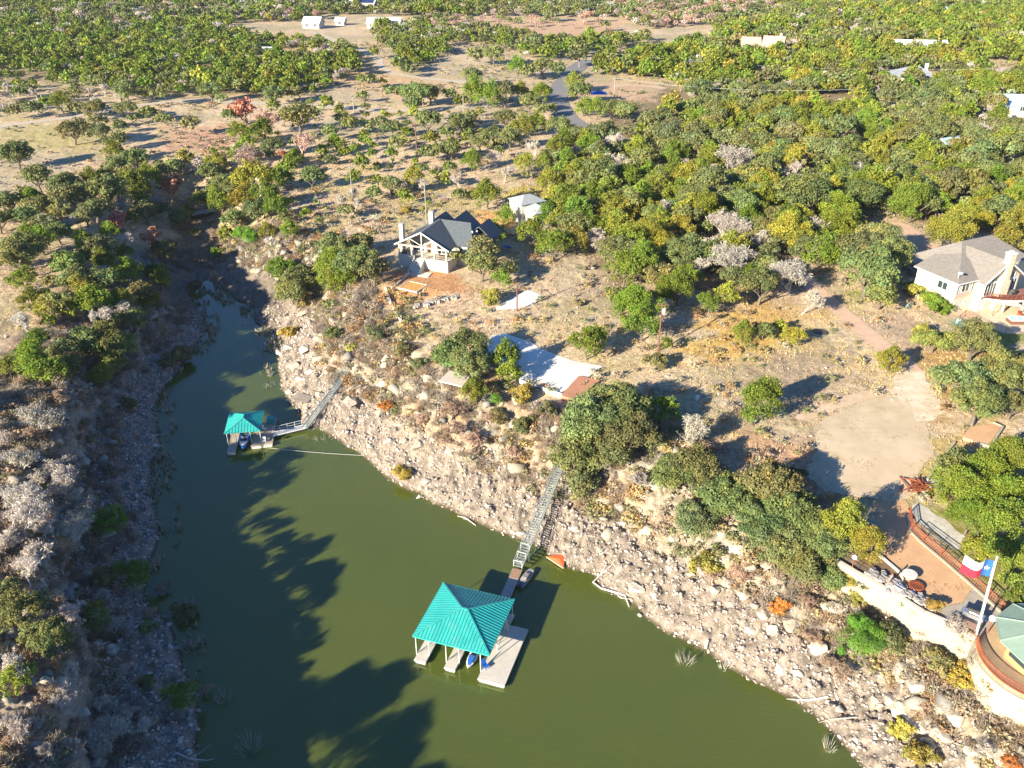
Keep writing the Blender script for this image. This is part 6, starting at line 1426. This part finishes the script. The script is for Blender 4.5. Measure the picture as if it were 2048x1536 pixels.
# ================================================================ YARD, WALLS, POLES
PALEW = pm('pale_block_wall', (.44,.39,.29), (.37,.32,.24), 1.3, .9, .3)
GREENR = pm('sage_green_roof', (.25,.34,.27), (.22,.30,.24), .5, .75)
RUSTP = pm('rust_red_paint', (.34,.10,.05), (.26,.075,.04), 2, .7)
# long pale wall: one thing, made of a capped body following the terrace edge
def wall_run(name, label, pts, z0, z1, th, m, cat='wall', cap=None):
    P = [np.array(p[:2], float) for p in pts]; c = P[0].copy(); L, Rr = [], []
    for i, p in enumerate(P):
        d = P[min(i+1, len(P)-1)] - P[max(i-1, 0)]; d = d / np.linalg.norm(d); n = np.array([-d[1], d[0]]); L.append(p - c + n*th/2); Rr.append(p - c - n*th/2)
    n = len(P); z0 = z0 if hasattr(z0, '__len__') else [z0]*n; z1 = z1 if hasattr(z1, '__len__') else [z1]*n; mb = MB()
    vs = [(*L[i], z0[i]) for i in range(n)] + [(*Rr[i], z0[i]) for i in range(n)] + [(*Rr[i], z1[i]) for i in range(n)] + [(*L[i], z1[i]) for i in range(n)]
    fs = []
    for i in range(n-1):
        for a in range(4): b = (a+1) % 4; fs.append((a*n+i, a*n+i+1, b*n+i+1, b*n+i))
    fs += [(0, n, 2*n, 3*n), (n-1, 4*n-1, 3*n-1, 2*n-1)]
    mb.add(vs, fs)
    if cap:
        o = empty(name, (*c, 0), 0, label, cat); mb.build('wall', m, o); mb = MB()
        for i in range(n-1): mb.bar((*(P[i]-c), z1[i]+.06), (*(P[i+1]-c), z1[i+1]+.06), th+.12, .12)
        mb.build('coping', cap, o)
    else: o = mb.build(name, m); o.location = (*c, 0); tag(o, label, cat)
    return o
wt = [np.array(p) for p in WT]
wall_run('retaining_wall', 'long pale stone retaining wall between the orange sand yard and the rocky slope', [wt[1]-.5*(wt[2]-wt[1])] + wt[1:], [8.2]+[6.2]*6, [10.5]*7, .45, PALEW, cap=pm('wall_coping', (.66,.60,.49), (.58,.53,.43), 1, .9))
wall_run('retaining_wall', 'tall curved cream retaining wall below the green-roofed pavilion', [wt[-1]] + [np.array(p) for p in arc[1:]], 3.2, 9.95, .5, pm('cream_render', (.48,.43,.32), (.42,.37,.28), .5, .9, .1))
# pavilion
PC = (57.0, 64.4); pv = empty('pavilion', (*PC, 10.2), 0, 'round pavilion with sage green faceted roof and wooden balcony at the right edge', 'pavilion')
N = 10; ang = [R(143 + 36*i) for i in range(N)]; RR = 5.7
mb = MB(); ring = [(RR*math.cos(a), RR*math.sin(a), 2.6) for a in ang]
for i in range(N): mb.slab([ring[i], ring[(i+1) % N], (0,0,4.5)], .14)
rf = mb.build('roof', GREENR, pv)
mb = MB()
for p in ring: mb.bar((p[0],p[1],p[2]+.03), (0,0,4.55), .16, .06)
mb.build('hip_ridge', pm('sage_ridge', (.33,.42,.34), (.30,.39,.31), 1, .7), rf)
mb = MB()
for i in range(N): mb.bar((*ring[i][:2],2.5), (*ring[(i+1)%N][:2],2.5), .1, .22)
mb.build('fascia', GREENR, rf)
WOOD = pm('honey_wood', (.52,.33,.16), (.45,.28,.13), 2, .7, .1)
wr = 4.5
for i in range(N):
    a, b = ang[i], ang[(i+1) % N]; p = Vector((wr*math.cos(a), wr*math.sin(a))); q = Vector((wr*math.cos(b), wr*math.sin(b)))
    mb = MB(); mb.bar((*p,0), (*p,2.5), .35); mb.build('post', WOOD, pv)
    mb = MB(); mb.bar((*p,.35), (*q,.35), .16, .7); f = mb.build('window_sill', WOOD, pv); mb = MB(); mb.bar((*p,2.35), (*q,2.35), .16, .35); mb.build('header', WOOD, pv)
    mb = MB(); mb.bar((*p,1.45), (*q,1.45), .05, 1.45); mb.build('pane', GLASS, f)
mb = MB(); mb.prism([(PAVC[0]-PC[0]+5.75*math.cos(t), PAVC[1]-PC[1]+5.75*math.sin(t)) for t in np.linspace(0, 2*math.pi, 40, endpoint=False)], -.3, .05); mb.build('balcony_floor', pm('tan_boards', (.50,.36,.22), (.44,.31,.19), 1.5, .8), pv)
mb = MB(); tt = np.linspace(R(150), R(285), 30); rp = [(PAVC[0]-PC[0]+5.7*math.cos(t), PAVC[1]-PC[1]+5.7*math.sin(t)) for t in tt]
for p, q in zip(rp[:-1], rp[1:]):
    mb.bar((*p,1.05), (*q,1.05), .12, .06); mb.bar((*p,.15), (*q,.15), .06)
    for i in range(4): t = i/4; x = p[0]+(q[0]-p[0])*t; y = p[1]+(q[1]-p[1])*t; mb.bar((x,y,.1), (x,y,1.05), .03)
mb.build('balcony_railing', RUSTP, pv)
# flagpole and flag
fp = (50.7, 67.35, 10.25); o = empty('flagpole', fp, 0, 'tall white flagpole standing beside the picnic table', 'flagpole')
mb = MB(); mb.tube([(0,0,-.2),(-.4,0,5.5),(-.85,0,11.3)], [.13,.11,.06], 10); mb.build('pole', WHITE, o, True)
mb = MB(); mb.sphere((-.85,0,11.4), .12, 10, 6); mb.build('finial', WHITE, o); mb = MB(); mb.tube([(-.25,0,1),(-1.0,0,10.9)], .015, 4); mb.build('halyard', WHITE, o)
fl = empty('flag', (fp[0]-.95, fp[1], fp[2]+8.7), 0, 'red, white and blue flag with one white star flying from the flagpole', 'flag')
def flag_pt(u, v): # u 0..1 from hoist, v 0..1 up
    return Vector((-2.75*u, .45*math.sin(u*7.5+.5)*u**.5 + .3*u, 2.1*v - .2*u + .22*math.sin(u*6+v)*u + .3 * u))
def flag_part(name, u0, u1, v0, v1, m, off=0, par=fl):
    mb = MB(); nu, nv = 14, 6; vs = [flag_pt(u0+(u1-u0)*i/nu, v0+(v1-v0)*j/nv) for i in range(nu+1) for j in range(nv+1)]
    vs2 = [p + Vector((0,-.012-off,0)) for p in vs]; vs = [p + Vector((0,.012+off,0)) for p in vs]; K = len(vs)
    fs = [(i*(nv+1)+j, i*(nv+1)+j+1, (i+1)*(nv+1)+j+1, (i+1)*(nv+1)+j) for i in range(nu) for j in range(nv)]
    fs += [tuple(K+k for k in f[::-1]) for f in fs]; mb.add(vs + vs2, fs); return mb.build(name, m, par)
FW = pm('flag_white', (.82,.80,.78), (.76,.74,.72), 1, .8); FR = pm('flag_red', (.60,.03,.06), (.52,.025,.05), 1, .8); FB = pm('flag_blue', (.03,.13,.42), (.03,.11,.36), 1, .8)
fbp = flag_part('blue_band', 0, .34, 0, 1, FB); flag_part('white_stripe', .34, 1, .5, 1, FW); flag_part('red_stripe', .34, 1, 0, .5, FR)
mb = MB()
for s in (-1, 1):
    pts = []
    for k in range(10):
        r_ = .155 if k % 2 == 0 else .062; a = R(90 + 36*k); pts.append(flag_pt(.17 + r_*math.cos(a)*.78, .5 + r_*math.sin(a)*1.15*.9) + Vector((0, s*.03, 0)))
    c = flag_pt(.17, .5) + Vector((0, s*.03, 0)); mb.add([c] + pts, [(0, k+1, (k+1) % 10 + 1) if s < 0 else (0, (k+1) % 10 + 1, k+1) for k in range(10)])
mb.build('star', FW, fbp)
# rust-red metal fence along the sand yard
fpx = [(1818,1028),(1822,1060),(1845,1083),(1880,1112),(1930,1155),(1975,1195),(2004,1222)]
fence('metal_fence', 'rust-red metal picket fence along the upper side of the orange sand yard', 'fence', [(*G(u,v)[:2], 10.25) for u, v in fpx], 1.15, RUSTP, .12, 3.0, pick=.28, cap=.09)
wall_run('curb', 'pale stone curb under the rust-red metal fence', [G(u-3, v+3)[:2] for u, v in fpx], 9.9, 10.42, .3, PALEW, 'curb')
fence('fence', 'thin dark railing between the stone path and the rust-red fence', 'fence', [(*G(u,v)[:2], 10.25) for u, v in ((1840,1062),(1880,1092),(1915,1118))], 1.0, DARK, .05, 2.5)
# garden bed with curved white edging
bd = [tuple(G(u,v)[:2]) for u, v in ((1733,1098),(1765,1118),(1800,1148),(1804,1160),(1800,1172),(1790,1182),(1745,1158),(1712,1136))]
sheet('garden_bed', bd, pm('mulch', (.24,.16,.09), (.17,.11,.07), 1.5, .95, .4), .09, .7, jit=0)
wall_run('garden_edging', 'curved white stone edging round the dark garden bed', [bd[0], bd[1], bd[2], bd[3], bd[4], bd[5]], 9.9, 10.5, .28, pm('white_edging', (.72,.68,.60), (.62,.58,.50), 2, .9), 'edging')
fence('fence', 'low wire fence along the top of the pale retaining wall', 'fence', [(p[0]+.5, p[1]+.6, 10.25) for p in WT[1:5]], .9, DARK, .05, 2.2)
def lamp(p, label):
    o = empty('garden_lamp', tuple(p), 0, label, 'lamp', None); mb = MB(); mb.tube([(0,0,0),(0,0,1.6)], .05, 6); mb.build('post', RUSTP, o); mb = MB(); mb.sphere((0,0,1.85), .32, 12, 8); mb.build('globe', WHITE, o, True); return o
lamp((*G(1703,1140)[:2],10.3), 'round white globe lamp on a short red post by the retaining wall'); 
o = lamp((*G(1974,1268)[:2],10.3), 'round white globe lamp between the flagpole and the pavilion roof'); o.scale = (1.2,1.2,1.2)
o = empty('fence_post', (*G(1772,1172)[:2],10.3), 0, 'leaning reddish wooden post at the middle of the retaining wall', 'post')
mb = MB(); mb.bar((0,0,-.2),(.25,-.2,1.9), .16); mb.build('post', pm('pink_wood', (.55,.30,.22), (.45,.24,.18), 2, .8), o); mb = MB(); mb.bar((.1,-.3,1.85),(.35,.05,1.9), .1,.06); mb.build('cap', RUSTP, o)
# round stone fire ring, white basin and grey stone heaps
p = G(1817,1158); o = empty('white_table', (p[0],p[1],10.25), 0, 'round whitish stone table on the orange sand yard beside the curved edging', 'table')
mb = MB(); mb.tube([(0,0,0),(0,0,.62)], .28, 10); mb.build('pedestal', PALEW, o); mb = MB(); mb.tube([(0,0,.62),(0,0,.8)], .85, 18); mb.build('tabletop', pm('grey_white_stone', (.58,.56,.53), (.70,.66,.58), 2, .7), o)
p = G(1831,1176); o = empty('fire_pit', (p[0],p[1],10.25), 0, 'low round rusty fire pit with grate beside the round stone table', 'fire pit')
mb = MB(); 
for k in range(14): a=k*6.283/14; b=(k+1)*6.283/14; mb.bar((.8*math.cos(a),.8*math.sin(a),.2),(.8*math.cos(b),.8*math.sin(b),.2), .16,.4)
mb.build('ring', RUSTP, o); mb = MB()
for k in range(-3, 4): L_ = math.sqrt(.62-(k*.2)**2); mb.bar((k*.2,-L_,.42),(k*.2,L_,.42), .05)
mb.build('grate', RUSTP, o)
p = G(1797,1182); o = empty('basin', (p[0],p[1],10.25), .4, 'small square white basin at the end of the curved edging', 'basin')
mb = MB(); mb.box(-.35,.35,-.35,.35,0,.5); mb.build('stand', PALEW, o); mb = MB(); mb.box(-.45,.45,-.45,.45,.5,.66); mb.build('bowl', WHITE, o)
for (u, v, n, L_, lb) in ((1765,1160,90,3.6,'heap of grey stones inside the retaining wall left of the white basin'),(1822,1196,150,5.2,'heap of grey stones along the retaining wall below the fire pit')):
    p = G(u, v); r = np.random.default_rng(u); vv, ff = [], []
    for k in range(n):
        c = np.array([r.uniform(-L_/2, L_/2), r.normal()*.45, 0]); c[2] = .1 + .25*r.random(); s = .12 + .2*r.random(); a = R(-38); q = np.array([c[0]*math.cos(a)-c[1]*math.sin(a), c[0]*math.sin(a)+c[1]*math.cos(a), c[2]])
        B = np.array([(-1,-1,-1),(1,-1,-1),(1,1,-1),(-1,1,-1),(-1,-1,1),(1,-1,1),(1,1,1),(-1,1,1)])*s*(.6+.4*r.random((8,3))); i0 = len(vv); vv += [tuple(q+b) for b in B]; ff += [tuple(i0+i for i in f) for f in ((0,3,2,1),(4,5,6,7),(0,1,5,4),(1,2,6,5),(2,3,7,6),(3,0,4,7))]
    me = bpy.data.meshes.new('stone_heap'); me.from_pydata(vv, [], ff); o = link('stone_heap', me, pm('heap_stone_%d' % n, (.42,.38,.36), (.55,.50,.47), 3, .9)); o.location = (p[0],p[1],10.2); tag(o, lb, 'stone heap', kind='stuff')
# picnic table and metal bench/grill on the patio
p = G(1930,1258); o = empty('picnic_table', (p[0],p[1],10.27), R(-38), 'brown wooden picnic table left of the flagpole base', 'table')
mb = MB()
for k in range(4): mb.box(-1.3,1.3,-.5+k*.26,-.27+k*.26,.74,.79)
mb.build('tabletop', pm('brown_planks', (.38,.25,.18), (.32,.21,.15), 2, .8, .2), o)
for y in (-.95,.85):
    mb = MB(); mb.box(-1.3,1.3,y,y+.26,.42,.47); mb.build('bench', bpy.data.materials['brown_planks'], o)
for x in (-.95,.95):
    mb = MB(); mb.bar((x,-.9,0),(x,.1,.74), .09); mb.bar((x,.95,0),(x,-.05,.74), .09); mb.bar((x,-.9,.4),(x,.95,.4), .08); mb.build('leg', bpy.data.materials['brown_planks'], o)
p = G(1944,1240); o = empty('barbecue', (p[0],p[1],10.27), R(-38), 'large stainless steel barbecue with dark hood beside the picnic table', 'barbecue')
SS = pm('stainless', (.62,.64,.67), (.52,.54,.57), 2, .3, 0, .7)
mb = MB(); mb.box(-1.1,1.1,-.35,.35,.05,.85); mb.build('cabinet', SS, o); mb = MB(); mb.box(-1.3,1.3,-.42,.42,.85,.92); mb.build('counter', SS, o)
mb = MB(); mb.tube([(-.7,.12,.98),(.7,.12,.98)], .38, 12); mb.build('hood', DARK, o); mb = MB(); mb.tube([(-.5,-.3,1.1),(.5,-.3,1.1)], .03, 6); mb.build('handle', SS, o)
# pile of red lumber
p = G(1838,978); o = empty('lumber_pile', tuple(p), 0, 'tangled heap of dark red timber beams at the yard edge', 'lumber pile')
r = random.Random(4)
for k in range(34):
    a = r.gauss(.95, .35) if r.random() < .75 else r.uniform(0, 3.1); L_ = r.uniform(1.4, 3.2); x, y = r.gauss(0, .95), r.gauss(0, .7); z = .15 + .9*max(0, 1-math.hypot(x, y)/2)*r.random()
    mb = MB(); mb.bar((x-math.cos(a)*L_/2, y-math.sin(a)*L_/2, z+r.uniform(-.1,.3)), (x+math.cos(a)*L_/2, y+math.sin(a)*L_/2, z+r.uniform(-.1,.3)), .13,.1); mb.build('beam', RUSTP, o)
p = G(1873,968); o = MB(); o.box(-1.6,1.2,-1.3,1.1,-.3,.1); oo = o.build('concrete_base', pm('grey_slab', (.45,.46,.44), (.38,.39,.37), 1, .85)); oo.location = p; oo.rotation_euler = (0,0,R(-28)); tag(oo, 'small grey concrete slab right of the red timber heap', 'slab')
wall_run('low_wall', 'thin pale stone wall running diagonally up from the red timber heap', [G(u,v)[:2] for u, v in ((1853,964),(1870,940),(1890,912),(1908,889))], 9.5, [hz(*G(1853,964)[:2])+.5, hz(*G(1870,940)[:2])+.5, hz(*G(1890,912)[:2])+.5, hz(*G(1908,889)[:2])+.5], .3, PALEW)
q = [G(u,v) for u, v in ((1953,892),(1978,898),(2004,858),(1985,850))]; zz = max(hz(*a[:2]) for a in q) + .55
wall_run('low_wall', 'pale L-shaped stone wall round the raised tan platform', [q[0][:2], q[1][:2], q[2][:2], q[3][:2]], 8.5, zz, .35, PALEW)
mb = MB(); c0 = q[0]; pf = [G(1953,890), G(1976,895), G(2000,858), G(1984,852), G(1935,862), G(1925,880)]; mb.prism([tuple((a-c0)[:2]) for a in pf], 8.6-zz, -.12); o = mb.build('terrace', M['sand']); o.location = (c0[0], c0[1], zz); tag(o, kind='structure')
# boulders lining the upper drive
sb = []
for i, (u, v, w) in enumerate(((1798,745,9),(1796,760,10),(1797,776,9),(1790,790,10),(1785,800,8),(1868,795,9),(1878,812,10),(1886,822,9),(1862,783,8),(1700,806,7),(1990,880,16),(1335,752,10),(1940,900,8))):
    pp_ = G(u, v); W = w*PR(*pp_)[2]/F; o = bpy.data.objects.new('boulder', BM[i % 2][i % 7]); COL.objects.link(o); o.location = pp_; o.scale = (W/2*1.3, W/2, W/2); o.rotation_euler = (0,0,i*1.3); tag(o, None, 'boulder', 'edging stones beside the drive'); sb.append((o, 'pale drive-side stone', u, v))
label_all(sb)
# white low wall and terracotta deck at the bright slab
wall_run('low_wall', 'low white wall along the lower edge of the bright concrete slab', [G(u,v)[:2] for u, v in ((1040,767),(1080,781),(1122,795),(1135,800))], ZS-1.6, ZS+.25, .35, WHITE)
dk = [np.array(U(u,v,ZS+.3)[:2]) for u, v in ((1122,790),(1158,751),(1200,760),(1150,800))]; mb = MB(); mb.prism([tuple(a-dk[0]) for a in dk], -1.5, .3); o = mb.build('terracotta_deck', pm('terracotta_deck', (.52,.25,.15), (.44,.21,.13), .8, .85, .1)); o.location = (*dk[0], ZS); tag(o, 'terracotta red raised deck at the right end of the bright concrete slab', 'deck')
p = G(905,775); o = empty('shed_roof', tuple(p), R(-22), 'grey plank lean-to roof half hidden under the oaks above the cliff', 'shed')
mb = MB(); mb.slab([(-1.8,-1.3,1.6),(2.6,-1.6,1.6),(2.9,1.4,2.3),(-1.2,1.4,2.3)], .1); mb.build('roof', pm('weathered_planks', (.42,.37,.32), (.34,.30,.26), 2, .9, .2, stretch=(6,1,1)), o)
mb = MB(); mb.bar((-1.8,-1.35,1.58),(2.6,-1.65,1.58), .12,.16); mb.build('fascia', WHITE, o)
for x, y in ((-1.5,-1.1),(2.3,-1.3),(2.5,1.1),(-1,1.1)): mb = MB(); mb.bar((x,y,-.3),(x,y,1.6 if y < 0 else 2.2), .1); mb.build('post', WOODG, o)
# things in the orange yard below the slate-roofed house
p = G(826,574); o = empty('sandbox', (p[0],p[1],p[2]), R(-28), 'square timber-edged bed of orange soil below the slate-roofed house', 'planting bed')
mb = MB(); mb.box(-2.1,2.1,-1.9,1.9,-.2,.12); mb.build('soil', pm('orange_soil', (.62,.34,.10), (.54,.29,.09), 1, .95, .3), o)
mb = MB(); mb.box(-2.3,2.3,-2.1,-1.9,-.1,.2); mb.box(-2.3,2.3,1.9,2.1,-.1,.2); mb.box(-2.3,-2.1,-1.9,1.9,-.1,.2); mb.box(2.1,2.3,-1.9,1.9,-.1,.2); mb.build('edging', WOODP, o)
for l_, u, v in (('dark steel pergola frame left of the timber-edged bed',770,563),('second short dark frame beside the pale pipe',762,572)):
    p = G(u, v); o = empty('frame', tuple(p), R(-20), l_, 'frame')
    for x, y in ((-.9,-.4),(.9,-.4),(-.9,.5),(.9,.5)): mb = MB(); mb.bar((x,y,0),(x,y,1.5), .08); mb.build('post', DARK, o)
    mb = MB(); mb.bar((-.9,-.4,1.5),(.9,-.4,1.5), .08); mb.bar((-.9,.5,1.5),(.9,.5,1.5), .08); mb.bar((-.9,-.4,1.5),(-.9,.5,1.5), .08); mb.bar((.9,-.4,1.5),(.9,.5,1.5), .08); mb.build('rails', DARK, o)
def pipe(name, label, pts, r_, m, cat):
    W = [G(u,v) for u, v in pts]; c = W[0].copy(); mb = MB(); mb.tube([tuple(w-c+np.array([0,0,r_])) for w in W], r_, 6); o = mb.build(name, m); o.location = c; return tag(o, label, cat)
pipe('pipe', 'pale curved edging log running down the orange yard', [(771,578),(776,592),(782,610),(792,625),(803,645)], .3, WOODP, 'log')
pipe('pipe', 'long grey timber sloping from the house steps to the orange yard', [(831,541),(812,555),(795,570),(783,578)], .25, WOODG, 'log')
p = G(875,605); r = np.random.default_rng(3); vv, ff = [], []
for k in range(90):
    t = r.uniform(-1, 1); c = np.array([t*4.2 + r.normal()*.2, t*2.4 + r.normal()*.4, .1+.35*r.random()]); s = .15+.25*r.random(); B = np.array([(-1,-1,-1),(1,-1,-1),(1,1,-1),(-1,1,-1),(-1,-1,1),(1,-1,1),(1,1,1),(-1,1,1)])*s*(.6+.4*r.random((8,3))); i0 = len(vv); vv += [tuple(c+b) for b in B]; ff += [tuple(i0+i for i in f) for f in ((0,3,2,1),(4,5,6,7),(0,1,5,4),(1,2,6,5),(2,3,7,6),(3,0,4,7))]
me = bpy.data.meshes.new('stone_row'); me.from_pydata(vv, [], ff); o = link('stone_row', me, pm('row_stone', (.30,.27,.24), (.48,.43,.38), 2, .9)); o.location = p; tag(o, 'row of dark piled stones right of the timber-edged bed', 'stone row', kind='stuff')
# poles
POLEW = pm('red_brown_pole', (.22,.10,.075), (.16,.075,.06), 2, .8); POLEG = pm('grey_pole', (.36,.32,.28), (.28,.25,.22), 2, .9)
POLES = [((706,405),335,POLEG,1,0,'grey power pole on the slope left of the slate-roofed house'),((834,315),254,POLEW,1,0,'tall dark pole on the slope north of the slate-roofed house'),((853,447),372,POLEG,1,0,'grey utility pole directly behind the slate-roofed house'),((1052,325),283,POLEG,0,0,'brown pole among oaks in front of the asphalt bend'),((1034,622),566,POLEW,0,0,'short dark red pole at the small concrete pad'),((1316,702),607,POLEW,1,1,'red-brown pole carrying a white transformer beside dense junipers'),
 ((1436,332),297,POLEW,0,0,'red pole beside the grey brush pile in the middle woods'),((1228,198),162,POLEG,0,0,'thin pole right of the asphalt road'),((1698,228),180,POLEW,1,0,'leaning pole on the dirt track clearing'),((1946,178),152,POLEG,1,1,'pale pole with transformer in the far right woods'),((927,228),196,POLEG,0,0,'thin pole beside the long gravel track'),((1768,325),300,POLEW,0,0,'dark red pole amid the right woods'),((1158,135),108,POLEG,0,0,'thin pole above the far end of the asphalt road'),((708,225),198,POLEG,0,0,'thin pole above the gravel track left of the oaks')]
for (u, v), vt, m, arm, tr, lb in POLES:
    p = G(u, v); dep = PR(*p)[2]; h = (v - vt) * dep / F / .9; h = min(h, 13); o = empty('utility_pole', tuple(p), 0, lb, 'pole')
    rr = .15 if dep < 260 else .2
    mb = MB(); mb.tube([(0,0,-.5),(0,0,h)], [rr, rr*.75], 8); mb.build('pole', m, o)
    if arm: mb = MB(); mb.bar((-1.1,.12,h-.5),(1.1,.12,h-.5), .12); mb.build('crossarm', m, o)
    if tr: mb = MB(); mb.tube([(.35,-.2,h-2.0),(.35,-.2,h-1.1)], .28, 10); mb.build('transformer', WHITE, o)
def wire(a, b, label, sag=1.2, ha=8, hb=8):
    A = G(*a) + np.array([0,0,ha]); B = G(*b) + np.array([0,0,hb]); mb = MB(); mb.tube([tuple((B-A)*t - np.array([0,0,sag*4*t*(1-t)])) for t in np.linspace(0,1,14)], .035, 3); o = mb.build('power_line', WHITE); o.location = A; tag(o, label, 'power line')
wire((1158,135),(1946,178),'thin power line across the far right woods',3,8,8); wire((1228,198),(1698,228),'power line from the driveway pole to the dirt track pole',2,8,9); wire((706,405),(834,315),'power line between the two poles on the left slope',1,9,9); wire((834,315),(1158,135),'power line climbing from the slope to the asphalt road',2,9,8)
# footbridge over the creek head
p = G(408,432); o = empty('footbridge', (p[0],p[1],p[2]+1.2), R(35), 'pale wooden footbridge over the shaded gully at the creek head', 'footbridge')
mb = MB(); mb.box(-5,5,-1.2,1.2,-.12,0); mb.build('deck', DECKW, o)
for y in (-1.2,1.2):
    mb = MB(); mb.bar((-5,y,.95),(5,y,.95), .09)
    for x in (-5,-2.5,0,2.5,5): mb.bar((x,y,0),(x,y,.95), .09)
    mb.build('railing', WOODP, o)
mb = MB(); mb.bar((0,-2.8,.2),(.1,3.2,.2), .12); mb.build('brace', WOODP, o)
for x in (-4.6, 4.6): mb = MB(); mb.box(x-.4,x+.4,-1.3,1.3,-2.5,-.12); mb.build('abutment', ROCKG, o)
# small things
def hip_roof_build(o):
    mb = MB(); hip_roof(mb, -3.2,3.2,-2.6,2.6,2.8,3.9,.5,'x',.08); mb.build('canopy', BLUE, o)
    for x in (-2.9,2.9):
        for y in (-2.3,2.3): mb = MB(); mb.bar((x,y,0),(x,y,2.8), .1); mb.build('leg', GALV, o)
def small(u, v, name, cat, label, fn):
    p = G(u, v); o = empty(name, tuple(p), 0, label, cat); fn(o); return o
small(1394,800,'bucket','bucket','white plastic bucket in tree shade above the cliff oaks', lambda o: (MB().tube([(0,0,0),(0,0,.7)], [.28,.33], 10).build('body', WHITE, o), MB().tube([(0,0,.7),(0,0,.76)], .36, 10).build('lid', WHITE, o)))
small(1639,667,'trampoline','trampoline','low dark round mat on the dry grass behind the footpath', lambda o: (MB().tube([(0,0,.3),(0,0,.34)], 1.3, 20).build('mat', DARK, o), MB().tube([(0,0,-.2),(0,0,.3)], [1.2,1.25], 20).build('frame', GALV, o)))
small(1014,497,'wheelbarrow','wheelbarrow','small blue object in tree shade right of the slate-roofed house', lambda o: (MB().prism([(-.6,-.4),(.6,-.3),(.6,.3),(-.6,.4)], .3, .75).build('tray', BLUE, o), MB().tube([(.7,-.05,.25),(.7,.05,.25)], .25, 10).build('wheel', DARK, o), MB().bar((-.4,-.3,.35),(-1.4,-.3,.6), .06).bar((-.4,.3,.35),(-1.4,.3,.6), .06).build('handles', WOODG, o)))
small(1197,201,'canopy','canopy','small bright blue canopy among junipers right of the asphalt road', lambda o: (hip_roof_build(o)))
# ---------------------------------------------------------------- the air
hm, ht, hb = newmat('haze_air'); ht.nodes.remove(hb); pv_ = ht.nodes.new('ShaderNodeVolumePrincipled')
pv_.inputs['Color'].default_value = (.82,.90,1,1); pv_.inputs['Density'].default_value = .00006; pv_.inputs['Anisotropy'].default_value = .2
ht.links.new(pv_.outputs[0], ht.nodes['Material Output'].inputs['Volume'])
mb = MB(); mb.box(-1300, 1300, -40, 1750, -9, 95); o = mb.build('haze', hm); tag(o, kind='stuff'); tag(o, 'thin pale haze in the air over the hills', 'haze')
print('objects', len(bpy.data.objects))
